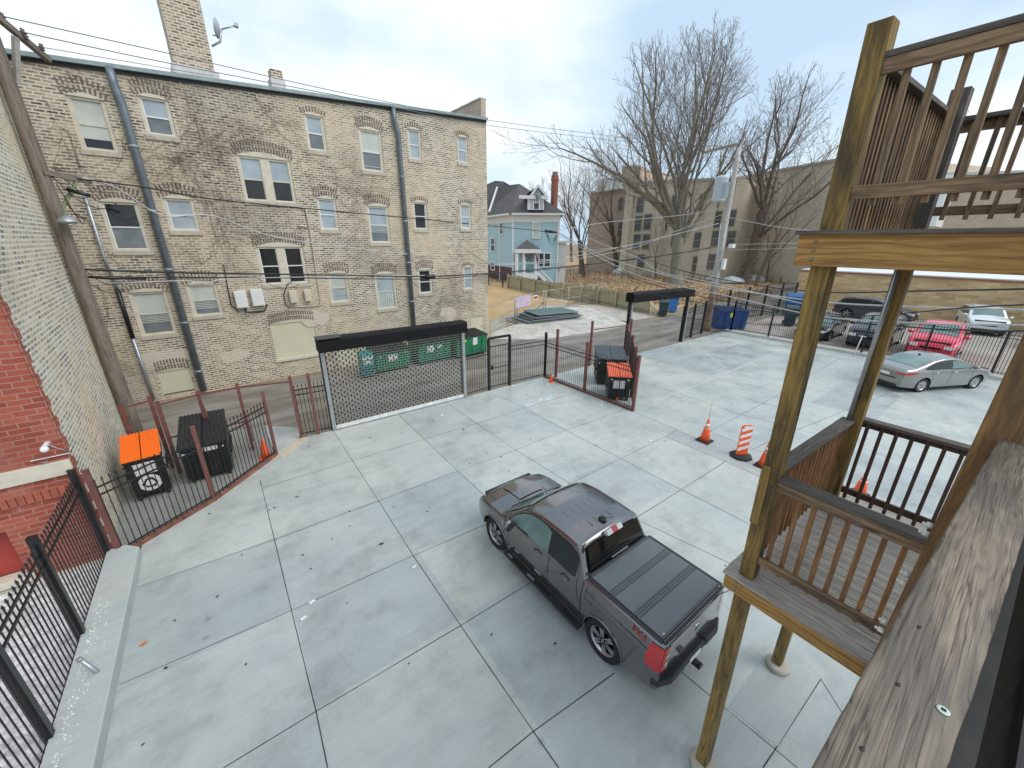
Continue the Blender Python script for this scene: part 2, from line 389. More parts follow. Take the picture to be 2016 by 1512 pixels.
def patchy(name, cols, sc, fine, rough=.95, b=.5, fsc=30, stretch=(1, 1, 1)):
    m, nt, bs = newmat(name); co = coord(nt, 'Object', stretch)
    r = ramp(nt, [(.25 + .5 * i / (len(cols) - 1), c) for i, c in enumerate(cols)]); nt.links.new(noise(nt, co, sc, 8, .7), r.inputs[0])
    n2 = noise(nt, coord(nt), fsc, 5, .8); r2 = ramp(nt, [(.3, 1 - fine), (.7, 1 + fine)]); nt.links.new(n2, r2.inputs[0])
    nt.links.new(mixc(nt, r.outputs[0], r2.outputs[0], 1.0, 'MULTIPLY'), bs.inputs['Base Color']); bs.inputs['Roughness'].default_value = rough
    bump(nt, bs, n2, b, .03); return m
M_soil = patchy('bare_soil', [(.17, .12, .08), (.26, .19, .12), (.3, .26, .16)], .5, .35)
M_lawn = patchy('winter_lawn', [(.24, .24, .08), (.42, .26, .12), (.46, .32, .16), (.3, .3, .1)], .28, .4, fsc=18)
M_dead = patchy('dead_grass', [(.3, .2, .1), (.42, .31, .17), (.34, .2, .12), (.2, .13, .08)], .45, .45, fsc=12)
M_gravel = patchy('white_gravel', [(.27, .23, .18), (.5, .47, .42), (.7, .69, .66)], .7, .5, fsc=9)
M_gravd = patchy('wet_gravel', [(.24, .22, .19), (.4, .37, .33), (.5, .47, .43)], .5, .35, fsc=14)
def sheet(name, poly, z, m, t=.02):
    mb = MB(); mb.prism([(p[0], p[1]) for p in poly], z - t, z, 0); return struct(mb.build(name, m))
# base terrain reaching the horizon
mb = MB(); mb.box(-700, 900, -500, 1100, -.6, -.04); struct(mb.build('ground', M_soil))
# the parking lot slab with its joints
LOT = [(-2.55, -6), (32.2, -6), (32.2, 14.32), (13.0, 14.32), (-2.55, 14.32)]
mb = MB(); mb.prism(LOT, -.06, 0, 0)
JO = [((622.3, 1400.7), (440, 1512)), ((574, 1202), (235, 1348)), ((541.7, 1062), (268, 1157)), ((574, 1202), (813.7, 1094)), ((813.7, 1094), (948, 1036)),
      ((541.7, 1062), (745.5, 986)), ((745.5, 986), (901.8, 928)), ((901.8, 928), (1015.7, 885.7)), ((1015.7, 885.7), (1114, 847.5)), ((1114, 847.5), (1226, 808)),
      ((518, 960), (938, 833.6)), ((938, 833.6), (1032.7, 803)), ((1032.7, 803), (1132, 774)),
      ((622.3, 1400.7), (906.8, 1231.6)), ((906.8, 1231.6), (1250, 1021)), ((1250, 1021), (1341.6, 963.7)), ((1341.6, 963.7), (1427.6, 909)),
      ((948, 1036), (1125, 951)), ((1125, 951), (1222.5, 902.5)), ((1222.5, 902.5), (1309.5, 860)), ((1309.5, 860), (1333, 846.6)),
      ((512, 945), (574, 1202)), ((574, 1202), (622.3, 1400.7)), ((622.3, 1400.7), (645, 1512)),
      ((657, 850), (745.5, 986)), ((745.5, 986), (813.7, 1094)), ((813.7, 1094), (906.8, 1231.6)), ((906.8, 1231.6), (1050, 1440)), ((1050, 1440), (1100, 1512)),
      ((786, 818), (901.8, 928)), ((901.8, 928), (1160, 1165)), ((1160, 1165), (1356, 1335)), ((1356, 1335), (1527, 1476)), ((1527, 1476), (1570, 1512)),
      ((880, 793), (938, 833.6)), ((938, 833.6), (1015.7, 885.7)), ((1015.7, 885.7), (1180, 988)), ((966, 773), (1032.7, 803)), ((1032.7, 803), (1114, 847.5)), ((1114, 847.5), (1222.5, 902.5)), ((1222.5, 902.5), (1341.6, 963.7)), ((1341.6, 963.7), (1475, 1032)), ((1475, 1032), (1700, 1150)),
      ((1250, 812), (1333, 846.6)), ((1333, 846.6), (1372, 863)), ((1372, 863), (1351, 876.8)), ((1309.5, 860), (1351, 876.8)), ((1351, 876.8), (1427.6, 909)), ((1427.6, 909), (1500, 940)), ((1500, 940), (1700, 1035)),
      ((1398, 849), (1500, 890)), ((1398, 849), (1372, 863)), ((1398, 849), (1459.5, 816.3)), ((1459.5, 816.3), (1535, 776)), ((1535, 776), (1652, 705)), ((1261, 751), (1338.5, 775.6)), ((1338.5, 775.6), (1459.5, 816.3)), ((1459.5, 816.3), (1661, 868)), ((1661, 868), (1760, 905)),
      ((1050, 1440), (962, 1512)), ((1050, 1440), (1210, 1325)), ((1616, 1337), (1502, 1512)), ((1616, 1337), (1700, 1470)), ((1250, 1021), (1460, 1120)), ((1427.6, 909), (1535, 860)), ((1535, 860), (1760, 770)), ((1578, 813), (1661, 831)), ((1661, 831), (1911, 880)), ((1578, 813), (1460, 782)), ((1500, 1130), (1420, 1170))]
JP = [((1289, 790), (1437.7, 732)), ((1437.7, 732), (1545, 685)), ((1325, 710), (1384, 692)), ((1384, 692), (1418, 679)), ((1384, 692), (1437.7, 732)), ((1437.7, 732), (1530, 765)), ((1358, 685), (1384, 692)), ((1545, 685), (1690, 650 + 60))]
for L, mi, wd in ((JO, 1, .0145), (JP, 2, .025)):
    for a_, b_ in L:
        a = g(*a_); b = g(*b_); d = (b - a).normalized(); n = Vector((-d.y, d.x, 0)) * wd / 2
        # keep each joint as a few pieces so that it reads slightly uneven
        k = max(1, int((b - a).length / .6)); prev = a
        for i in range(1, k + 1):
            q = a + (b - a) * i / k; ww = n * random.uniform(.75, 1.25); z = Vector((0, 0, .002))
            mb.quad(prev - ww + z, q - ww + z, q + ww + z, prev + ww + z, mi); prev = q
# tyre marks and hairline cracks worn into the slab
def streak(a, b, wd, n=14, wob=.05, mi=3):
    prev = None; d = (b - a); L = d.length; d.normalize(); nn_ = Vector((-d.y, d.x, 0)); off = 0
    for i in range(n + 1):
        off += random.uniform(-wob, wob); q = a + d * (L * i / n) + nn_ * off + Vector((0, 0, .0012))
        if prev is not None: w_ = wd * random.uniform(.5, 1.1); mb.quad(prev - nn_ * w_, q - nn_ * w_, q + nn_ * w_, prev + nn_ * w_, mi)
        prev = q
for (a_, b_) in (((590, 905), (650, 985)), ((1130, 925), (1235, 975)), ((640, 1235), (700, 1330)), ((1420, 1000), (1310, 950)), ((1600, 760), (1690, 790))): streak(g(*a_), g(*b_), .003, 22, .035)
lot = struct(mb.build('parking_lot', [M_conc, M_joint, M_joint2, plain('hairline_crack', (.24, .25, .24), .9, 0, .2)]))
# slabs that dried to another tone
def gpoly(pts, z): return [g(u, v, 0).xy for u, v in pts]
sheet('slab_patch', gpoly([(1311, 860), (1334, 847.5), (1371, 863.5), (1350.5, 876)], 0), .0035, M_concP, .003)
sheet('slab_patch', gpoly([(1353, 876.5), (1399, 850), (1500, 891), (1500, 939), (1428, 908)], 0), .0035, M_concP, .003)
sheet('slab_patch', gpoly([(1517, 1270), (1614, 1338), (1530, 1470), (1435, 1392)], 0), .0035, M_concP, .003)
sheet('slab_patch', gpoly([(1398, 1408), (1430, 1396), (1524, 1476), (1500, 1510), (1350, 1510), (1320, 1500)], 0), .0035, M_concP, .003)
# alley, its gravel edge and the ground beyond
sheet('alley', [(-60, 14.33), (12.8, 14.33), (13.0, 14.33), (60, 14.33), (60, 15.9), (95, 26), (95, 30), (46, 23.4), (33.5, 20.6), (14.5, 22.2), (-60, 19.2)], -.004, M_asph)
sheet('gravel_verge', gpoly([(966, 668), (1068, 668), (1180, 652), (1240, 640), (1215, 628), (1160, 606), (1120, 604), (1010, 640), (966, 655)], 0), .004, M_gravel, .02)
sheet('gravel_verge', gpoly([(966, 655), (1000, 640), (1030, 632), (1100, 637), (1190, 628), (1240, 632), (1298, 622), (1240, 612), (1180, 600), (1070, 600), (966, 632)], 0), -.002, M_gravd, .02)
sheet('lawn', [(14.6, 22.8), (21.0, 27.6), (27.5, 30.6), (34.2, 33), (36.2, 49), (48, 75), (14, 75)], -.006, M_lawn)
sheet('dead_grass_field', [(34.0, 21.9), (46, 24.4), (95, 31), (160, 34), (160, 150), (60, 150), (50, 75), (36.0, 49), (34.3, 33)], -.008, M_dead)
sheet('neighbour_lot', [(32.4, -30), (70, -30), (70, 14.6), (60, 15.9), (32.4, 14.4)], -.002, patchy('brown_wet_asphalt', [(.2, .17, .14), (.33, .29, .25), (.4, .36, .31)], .4, .2), .02)
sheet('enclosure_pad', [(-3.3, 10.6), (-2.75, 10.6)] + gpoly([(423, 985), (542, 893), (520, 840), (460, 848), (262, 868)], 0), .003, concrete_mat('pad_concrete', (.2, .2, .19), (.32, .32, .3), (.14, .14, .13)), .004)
sheet('gravel_yard', [(-40, -8), (-3.05, -8), (-3.05, 10.6), (-40, 10.6)], .004, patchy('pale_crushed_stone', [(.42, .4, .4), (.62, .6, .59), (.7, .69, .68)], 1.5, .55, fsc=7, b=1), .03)
sheet('alley_apron', gpoly([(592, 862), (540, 893), (520, 838), (588, 842)], 0), .003, M_conc, .004)
# concrete kerb under the left fence, pale strip at the gap, kerb under the right fence
mb = MB(); mb.prism([(-3.06, -6), (-2.5, -6), (-2.5, 10.35), (-2.75, 10.62), (-3.06, 10.62)], -.05, .24, 0); struct(mb.build('kerb', M_concB, bevel=.02))
mb = MB(); a, b = g(547, 901), g(603, 862); mb.beam((a.x, a.y, .006), (b.x, b.y, .006), .26, .03); struct(mb.build('threshold', plain('tan_concrete', (.55, .46, .33), .8, 0, .15, 4)))
mb = MB(); mb.box(31.9, 32.3, -6, 14.3, -.05, .17); struct(mb.build('kerb', plain('pale_kerb', (.5, .5, .47), .8, 0, .12, 3), bevel=.02))
# scattered leaves and litter on the slab, the snow-white stone chips by the kerb
mb = MB()
for i in range(110):
    x, y = (random.uniform(-2.3, 12.5), random.uniform(.5, 14)) if i < 70 else (random.uniform(12, 30), random.uniform(-2, 13.5))
    r = random.uniform(.01, .028) * (1.5 if random.random() < .12 else .8); a = random.uniform(0, 6.3); z = .006
    pts = [(x + r * math.cos(a + k * PI / 3) * (1 if k % 3 else 1.7), y + r * math.sin(a + k * PI / 3) * random.uniform(.5, 1), z + random.uniform(0, .012)) for k in range(6)]
    mb.add(pts, [(0, 1, 2, 3, 4, 5)], 0)
for (u, v) in [(244, 1242), (344, 1222), (327, 1316), (428, 1175), (530, 1005), (412, 1012), (541, 1000), (596, 1093), (612, 1120), (729, 862), (790, 852), (853, 828), (842, 1007), (925, 913), (958, 893), (1309, 868), (1173, 877)]:
    p = g(u, v); r = .03
    mb.add([(p.x + r * math.cos(k * 1.05) * random.uniform(.6, 1.2), p.y + r * math.sin(k * 1.05) * random.uniform(.5, 1.1), .006 + random.uniform(0, .02)) for k in range(6)], [(0, 1, 2, 3, 4, 5)], 0)
o = mb.build('fallen_leaves', plain('dark_wet_leaf', (.045, .035, .025), .7, 0, .4)); tag(o, 'small dark wet leaves scattered over the concrete', 'leaves', kind='stuff')
mb = MB(); p = g(282, 1268); mb.add([(p.x - .06, p.y - .02, .01), (p.x, p.y - .045, .03), (p.x + .07, p.y + .01, .02), (p.x + .01, p.y + .035, .04)], [(0, 1, 2, 3)], 0)
tag(mb.build('orange_leaf', plain('orange_leaf', (.6, .2, .06), .6)), 'single orange brown leaf lying near the left kerb', 'leaf')
mb = MB()
for i in range(300):
    y = random.uniform(4.2, 9.0); x = -2.95 + abs(random.gauss(0, .1)); r = random.uniform(.006, .016); z = .243
    mb.add([(x + r, y, z), (x, y + r, z), (x - r, y, z), (x, y - r, z), (x, y, z + r * 1.2)], [(0, 1, 4), (1, 2, 4), (2, 3, 4), (3, 0, 4)], 0)
tag(mb.build('stone_chips', M_white), 'white stone chips spilled over the kerb beside the black fence', 'stones', kind='stuff')
for (u, v, s_) in [(615, 1186, .05), (598, 1218, .05), (816, 1117, .04), (870, 818, .06), (1184, 798, .07), (1280, 868, .05), (1010, 700 + 60, .05)]:
    p = g(u, v); mb = MB(); mb.obox((p.x, p.y, .015), (s_, s_ * .3, 0), (-s_ * .2, s_ * .4, .004), (0, 0, .006))
    tag(mb.build('paper_scrap', M_white), {615: 'white scrap of litter beside the nearest slab joint crossing', 598: 'white paper scrap just below the slab joint crossing', 816: 'small white scrap near the centre joint', 870: 'white wrapper on the slab in front of the roll gate', 1184: 'white scrap in front of the right trash enclosure', 1280: 'white scrap near the small grey slab patch', 1010: 'white scrap near the puddle by the gate'}[u], 'litter')
mb = MB(); p = g(1060, 790)
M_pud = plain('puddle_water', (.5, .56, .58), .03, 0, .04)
for (u, v, a, b) in [(1075, 785, .45, .22), (1042, 797, .3, .14)]:
    p = g(u, v); mb.add([(p.x + a * math.cos(k * PI / 8) * random.uniform(.8, 1.1), p.y + b * math.sin(k * PI / 8) * random.uniform(.7, 1.1), .004) for k in range(16)], [tuple(range(16))], 0)
tag(mb.build('puddle', M_pud), 'shallow puddle reflecting the sky near the gate corner', 'puddle', kind='structure')
mb = MB(); a = g(237, 1333); mb.cyl((a.x - .12, a.y + .02, 0), (a.x - .32, a.y + .1, .55), .03, n=10); mb.cyl((a.x - .32, a.y + .1, .55), (a.x - .335, a.y + .106, .59), .036, n=10)
tag(mb.build('stub_pipe', M_galv), 'short grey stub pipe leaning against the left kerb', 'pipe')
# ------------------------------------------------------------------ the long brick apartment building across the alley
a0 = g(402, 771); th = math.radians(3.0)
WA = VPlane((a0.x - math.cos(th) * 14, a0.y - math.sin(th) * 14), (a0.x + math.cos(th) * 30, a0.y + math.sin(th) * 30))
M_brA = brick('common_brick', [(.04, .038, .037), (.065, .058, .055), (.12, .105, .095), (.28, .23, .175), (.53, .435, .315)], (.71, .635, .5), .3, .1, .026, bias=-.03, smear=.3, blotch=(.65, .52, .37), blotch_sc=.2, blot_amt=.55, dark=(.52, .55, .6))
M_brV = plain('voussoir_brick', (.2, .16, .135), .9, 0, .5, 9)
M_sill = plain('stone_sill', (.5, .45, .36), .85, 0, .15, 5)
WIN = [  # bl, br, top-left, style, group word
 ((163, 298), (236, 302), (129, 177), 'shade', 'top-floor window left of the first downspout, yellowed shade and dark gap below'),
 ((290, 268), (350, 273), (265, 178), 'lightdark', 'top-floor window just right of the first downspout'),
 ((483, 398), (584.5, 399), (469, 296), 'double_light', 'upper double window with cream centre post and sky reflection coloured into its panes'),
 ((608, 298), (645.5, 300), (602, 217.6), 'skygrey', 'narrow top-floor window with blue grey panes'),
 ((714, 338), (757, 340.5), (706.5, 246), 'whiteshade', 'tall top-floor window with white shade left of the second downspout'),
 ((806, 315), (831.5, 316.7), (802, 247), 'skylight', 'small top-floor window just right of the second downspout'),
 ((902, 322), (922, 323), (900.6, 263), 'skylight', 'small top-floor window nearest the far corner'),
 ((225, 496), (300, 497), (195, 388), 'darkbig', 'large middle-floor window beside the utility pole with leafy reflections'),
 ((337, 458), (396, 457), (320, 382), 'bluewhite', 'middle-floor window with white sash right of the first downspout'),
 ((632, 455.6), (669, 456), (625, 384), 'bluewhite', 'narrow middle-floor window with blinds'),
 ((730, 481), (770.5, 480), (723, 399), 'bluedark', 'tall middle-floor window left of the second downspout'),
 ((816.6, 454), (843.5, 453), (813.6, 393), 'dark', 'small dark middle-floor window right of the second downspout'),
 ((907.4, 452.6), (928, 452), (907, 398.5), 'skylight', 'small middle-floor window nearest the far corner'),
 ((519, 564.6), (608, 556), (506, 478), 'double_dark', 'lower double window with black panes'),
 ((280, 665.8), (351, 658), (259, 569), 'shade2', 'lower-floor window beside the utility pole with pale shade'),
 ((383, 627), (441, 620.5), (373.5, 554), 'shade2', 'lower-floor window between the downspout and the white boxes'),
 ((653, 599), (690.5, 594), (648, 533), 'blinds', 'narrow lower-floor window with venetian blinds'),
 ((744, 611), (784, 608), (737, 535), 'curtain', 'tall lower-floor window with white curtains'),
 ((826, 581), (852.7, 578), (824, 527), 'dark', 'small dark lower-floor window right of the second downspout'),
 ((913.7, 572), (931.5, 570), (913, 522.6), 'skylight', 'small lower-floor window nearest the far corner'),
]
BRD = [((546, 710.7), (628, 697), (532.7, 632), 'large boarded opening'), ((324.4, 779), (384, 768), (311, 727), 'small boarded opening'), ((671, 744), (709, 739), (662, 683), 'boarded doorway')]
ops = []
for w_ in WIN + BRD:
    s0, z0 = WA.sz(*w_[0]); s1, z1 = WA.sz(*w_[1]); st, zt = WA.sz(*w_[2])
    z0 = min(z0, z1) if abs(z0 - z1) < .3 else (z0 + z1) / 2
    ops.append([s0, s1, z0, zt - .10 * (1 + .35 * (s1 - s0))])
sd0, zd0 = WA.sz(927, 624); sd1, _ = WA.sz(953, 622); DOOR = [sd0, sd1, 0.02, zd0]
allops = ops + [DOOR]
s_r, z_r = WA.sz(957, 236); s_l = .0
def roof_z(s):
    sa, za = WA.sz(215, 133); return za + (z_r - za) * (s - sa) / (s_r - sa)
bA = thing('apartment_building', 'four-storey tan and brown common brick apartment building across the alley with bare vines', 'building', WA.P(s_r / 2, 0))
mb = MB()
ss = sorted(set([round(x, 4) for x in [s_l, s_r] + [o[0] for o in allops] + [o[1] for o in allops]]))
zs = sorted(set([round(x, 4) for x in [-.05] + [o[2] for o in allops] + [o[3] for o in allops]]))
for i in range(len(ss) - 1):
    zcap = min(roof_z(ss[i]), roof_z(ss[i + 1])) - .12; zl_ = [z for z in zs if z < zcap]; zl_.append(None)
    for j in range(len(zl_) - 1):
        if zl_[j + 1] is None:
            mb.quad(WA.P(ss[i], zl_[j]), WA.P(ss[i + 1], zl_[j]), WA.P(ss[i + 1], roof_z(ss[i + 1])), WA.P(ss[i], roof_z(ss[i]))); continue
        sc_, zc = (ss[i] + ss[i + 1]) / 2, (zs[j] + zs[j + 1]) / 2
        if any(o[0] < sc_ < o[1] and o[2] < zc < o[3] for o in allops): continue
        mb.quad(WA.P(ss[i], zs[j]), WA.P(ss[i + 1], zs[j]), WA.P(ss[i + 1], zs[j + 1]), WA.P(ss[i], zs[j + 1]))
D_ = -16
mb.quad(WA.P(s_r, -.05), WA.P(s_r, -.05, D_), WA.P(s_r, roof_z(s_r), D_), WA.P(s_r, roof_z(s_r)))
mb.quad(WA.P(s_l, -.05, D_), WA.P(s_l, -.05), WA.P(s_l, roof_z(s_l)), WA.P(s_l, roof_z(s_l), D_))
mb.quad(WA.P(s_r, -.05, D_), WA.P(s_l, -.05, D_), WA.P(s_l, roof_z(s_l), D_), WA.P(s_r, roof_z(s_r), D_))
for o in allops:   # reveals
    a, b, c, d = o; dp = -.16
    mb.quad(WA.P(a, c), WA.P(b, c), WA.P(b, c, dp), WA.P(a, c, dp)); mb.quad(WA.P(a, d, dp), WA.P(b, d, dp), WA.P(b, d), WA.P(a, d))
    mb.quad(WA.P(a, c), WA.P(a, c, dp), WA.P(a, d, dp), WA.P(a, d)); mb.quad(WA.P(b, c, dp), WA.P(b, c), WA.P(b, d), WA.P(b, d, dp))
mb.build('wall', M_brA, bA)
mb = MB(); mb.quad(WA.P(s_l, roof_z(s_l) - .06, -.3), WA.P(s_r, roof_z(s_r) - .06, -.3), WA.P(s_r, roof_z(s_r) - .5, D_), WA.P(s_l, roof_z(s_l) - .5, D_)); mb.build('roof', plain('roof_felt', (.2, .2, .2), .9), bA)
M_gut = plain('gutter_paint', (.27, .33, .33), .5, .2, .2, 3)
mb = MB()
for i in range(24):
    s0, s1 = s_l + (s_r - s_l) * i / 24, s_l + (s_r - s_l) * (i + 1) / 24
    mb.beam(WA.P(s0, roof_z(s0) + .02, .1), WA.P(s1, roof_z(s1) + .02, .1), .2, .13)
    mb.beam(WA.P(s0, roof_z(s0) - .1, .02), WA.P(s1, roof_z(s1) - .1, .02), .06, .12, 1)
mb.build('gutter', [M_gut, M_black], bA)
def sbox(mb, s0, s1, z0, z1, o0, o1, mi=0):
    c = WA.P((s0 + s1) / 2, (z0 + z1) / 2, (o0 + o1) / 2); mb.obox(c, WA.d * (s1 - s0) / 2, WA.n * (o1 - o0) / 2, (0, 0, (z1 - z0) / 2), mi)
def arch_z(s, a, b, zt, rise): t = (s - a) / (b - a) * 2 - 1; return zt + rise * (1 - t * t)
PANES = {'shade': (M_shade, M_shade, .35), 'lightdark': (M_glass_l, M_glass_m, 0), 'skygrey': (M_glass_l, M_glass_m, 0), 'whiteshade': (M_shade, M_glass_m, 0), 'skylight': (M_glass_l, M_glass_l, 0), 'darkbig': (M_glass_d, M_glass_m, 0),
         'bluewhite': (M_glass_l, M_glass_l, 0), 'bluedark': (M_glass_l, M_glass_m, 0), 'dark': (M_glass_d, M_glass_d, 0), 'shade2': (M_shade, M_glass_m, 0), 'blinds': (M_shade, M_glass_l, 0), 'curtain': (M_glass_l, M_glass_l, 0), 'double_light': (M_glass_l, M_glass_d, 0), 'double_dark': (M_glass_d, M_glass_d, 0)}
for w_, o in zip(WIN, ops):
    a, b, c, d = o; wd = b - a; rise = .06 + .07 * wd; dbl = w_[3].startswith('double')
    f = .07 + .03 * wd if not dbl else .11
    mb = MB(); sbox(mb, a, a + f, c + .07, d, -.13, -.04); sbox(mb, b - f, b, c + .07, d, -.13, -.04); sbox(mb, a + f, b - f, c + .07, c + .13, -.12, -.04); sbox(mb, a + f, b - f, d - f * .8, d, -.12, -.04)
    if dbl: sbox(mb, (a + b) / 2 - .17, (a + b) / 2 + .17, c + .131, d - f * .8, -.12, -.035)
    K = 8                                              # arched head board
    for k in range(K):
        sa_, sb_ = a + wd * k / K, a + wd * (k + 1) / K; za_, zb_ = arch_z(sa_, a, b, d, rise), arch_z(sb_, a, b, d, rise)
        P0, P1, P2, P3 = WA.P(sa_, d, .012), WA.P(sb_, d, .012), WA.P(sb_, zb_, .012), WA.P(sa_, za_, .012)
        mb.quad(P0, P1, P2, P3)
    win = mb.build('window', M_frame, bA); win['label'] = w_[4]
    mb = MB(); sbox(mb, a - .05, b + .05, c - .09, c + .07, -.12, .05); mb.build('sill', M_sill, win)
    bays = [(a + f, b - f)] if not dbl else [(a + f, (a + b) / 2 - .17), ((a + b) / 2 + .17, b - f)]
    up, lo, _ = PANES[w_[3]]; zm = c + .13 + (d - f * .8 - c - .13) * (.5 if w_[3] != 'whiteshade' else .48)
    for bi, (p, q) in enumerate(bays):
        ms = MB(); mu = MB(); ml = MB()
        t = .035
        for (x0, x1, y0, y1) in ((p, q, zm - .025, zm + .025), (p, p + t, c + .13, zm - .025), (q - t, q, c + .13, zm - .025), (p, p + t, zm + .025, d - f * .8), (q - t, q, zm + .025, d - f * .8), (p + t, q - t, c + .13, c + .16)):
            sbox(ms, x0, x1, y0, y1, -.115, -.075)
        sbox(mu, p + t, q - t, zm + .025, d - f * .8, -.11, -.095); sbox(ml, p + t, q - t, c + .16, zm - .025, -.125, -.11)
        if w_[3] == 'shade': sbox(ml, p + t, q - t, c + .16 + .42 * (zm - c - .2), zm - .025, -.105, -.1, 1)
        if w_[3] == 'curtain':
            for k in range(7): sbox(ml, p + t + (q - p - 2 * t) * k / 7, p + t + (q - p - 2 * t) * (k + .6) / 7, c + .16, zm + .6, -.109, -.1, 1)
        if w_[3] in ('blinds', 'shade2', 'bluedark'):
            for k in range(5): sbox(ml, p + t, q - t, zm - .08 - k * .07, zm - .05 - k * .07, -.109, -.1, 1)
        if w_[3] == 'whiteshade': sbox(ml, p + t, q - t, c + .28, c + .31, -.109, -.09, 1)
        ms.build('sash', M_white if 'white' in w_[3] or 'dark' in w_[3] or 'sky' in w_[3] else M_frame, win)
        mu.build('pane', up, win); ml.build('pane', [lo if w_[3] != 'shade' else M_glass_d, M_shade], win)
    # brick arch over the opening: two rings of upright bricks
    mb = MB(); n = max(6, int(wd / .1))
    for ring in range(2 if wd > .9 else 1):
        for k in range(n + 1):
            s = a - .04 + (wd + .08) * k / n; z0 = arch_z(min(max(s, a), b), a, b, d, rise) + .02 + ring * .24; t = ((s - a) / wd * 2 - 1) * .28
            mb.obox(WA.P(s + t * .12, z0 + .1, .004), WA.d * .03, WA.n * .012, Vector((WA.d.x * t * .1, WA.d.y * t * .1, .095)))
    mb.build('brick_arch', M_brV, win)
for w_, o in zip(BRD, ops[len(WIN):]):
    a, b, c, d = o; mb = MB(); sbox(mb, a, b, c + .06, d, -.06, -.03); rise = .12 * (b - a) / 2
    for k in range(8):
        sa_, sb_ = a + (b - a) * k / 8, a + (b - a) * (k + 1) / 8
        mb.quad(WA.P(sa_, d, .01), WA.P(sb_, d, .01), WA.P(sb_, arch_z(sb_, a, b, d, rise), .01), WA.P(sa_, arch_z(sa_, a, b, d, rise), .01))
    bd = mb.build('boarded_opening', M_board, bA); bd['label'] = 'cream painted ' + w_[3]
    if c > .5:
        mb = MB(); sbox(mb, a - .08, b + .08, c - .06, c + .06, -.05, .07); mb.build('sill', M_frame, bd)
    mb = MB(); n = int((b - a) / .1)
    for ring in range(2):
        for k in range(n + 1):
            s = a + (b - a) * k / n; mb.obox(WA.P(s, arch_z(s, a, b, d, rise) + .12 + ring * .24, .004), WA.d * .03, WA.n * .012, (0, 0, .095))
    mb.build('brick_arch', M_brV, bd)
a, b, c, d = DOOR
mb = MB(); sbox(mb, a + .08, b - .08, c, d - .08, -.1, -.05); dr = mb.build('door', M_board, bA)
mb = MB(); sbox(mb, a, a + .08, c, d, -.12, -.03); sbox(mb, b - .08, b, c, d, -.12, -.03); sbox(mb, a + .08, b - .08, d - .08, d, -.12, -.03); mb.build('door_frame', M_frame, dr)
mb = MB(); mb.cyl(WA.P(b - .2, 1.05, -.05), WA.P(b - .2, 1.05, .02), .035, n=8); mb.build('handle', M_galv, dr)
# chimneys and the stepped end parapet
M_brC = brick('chimney_brick', [(.05, .045, .04), (.1, .08, .065), (.3, .23, .16), (.55, .43, .3)], (.7, .6, .47), .28, .1, .026, bias=-.1, smear=.3)
WC = VPlane(WA.P(0, 0, -1.1), WA.P(30, 0, -1.1))
def back_block(name, bl, br, ztop, depth, m, par, z0=11.2):
    s0, _ = WC.sz(*bl); s1, zb = WC.sz(*br)
    mb = MB(); c = WC.P((s0 + s1) / 2, (z0 + ztop) / 2, -depth / 2); mb.obox(c, WC.d * (s1 - s0) / 2, WC.n * depth / 2, (0, 0, (ztop - z0) / 2)); 
    # box-mapped uv for the bricks
    mb.uv = [None] * len(mb.f); return mb.build(name, m, par), (s0, s1)
ch, (c0, c1) = back_block('chimney', (344, 128), (422, 138), 19.5, 1.3, M_brC, bA)
mb = MB(); mb.obox(WC.P((c0 + c1) / 2, WC.sz(380, 135)[1] - .15, -.6), WC.d * ((c1 - c0) / 2 + .12), WC.n * .8, (0, 0, .16)); mb.build('flashing', plain('pale_render', (.62, .62, .6), .9, 0, .15), ch)
ch2, (e0, e1) = back_block('chimney', (537, 168), (560, 171), WC.sz(548, 138)[1], .5, M_brC, bA)
mb = MB(); mb.obox(WC.P((e0 + e1) / 2, WC.sz(548, 165)[1] - .1, -.25), WC.d * ((e1 - e0) / 2 + .05), WC.n * .32, (0, 0, .3)); mb.build('white_base', plain('pale_render', (.62, .62, .6)), ch2)
mb = MB()
for k in range(7):     # side parapet stepping up towards the street corner
    zt = roof_z(s_r) + .98 - k * .02; y0, y1 = -.0 - k * 1.1, -(k + 1) * 1.1
    mb.obox(WA.P(s_r - .18, (roof_z(s_r) + zt) / 2, (y0 + y1) / 2), WA.d * .17, WA.n * .55, (0, 0, (zt - roof_z(s_r)) / 2 + .02)); 
    mb.obox(WA.P(s_r - .18, zt + .05, (y0 + y1) / 2), WA.d * .22, WA.n * .55, (0, 0, .04), 1)
mb.uv = [None] * len(mb.f)
pr = mb.build('end_parapet', [brick('parapet_brick', [(.3, .22, .15), (.5, .38, .27)], (.6, .52, .42), .26, .1, .02), M_sill], bA)
# downspouts
M_ds = plain('downspout_paint', (.17, .2, .23), .4, .3, .2, 3)
for (u0, v0, u1, v1, r) in ((215, 133, 401, 768, .13), (772, 213, 812, 632, .12)):
    s0, z0 = WA.sz(u0, v0); s1, z1 = WA.sz(u1, v1); s = (s0 + s1) / 2
    mb = MB(); mb.tube([WA.P(s0, z0 - .02, .12), WA.P(s0, z0 - .5, .14), WA.P(s1, z0 - 1.1, .16), WA.P(s1, .1, .16)], r, 12)
    dsp = mb.build('downspout', M_ds, bA); mb = MB()
    for k in range(5): mb.cyl(WA.P(s1, 1 + k * 2.2, .16), WA.P(s1, 1.1 + k * 2.2, .16), r + .015, n=12)
    mb.build('collar', M_gut, dsp)
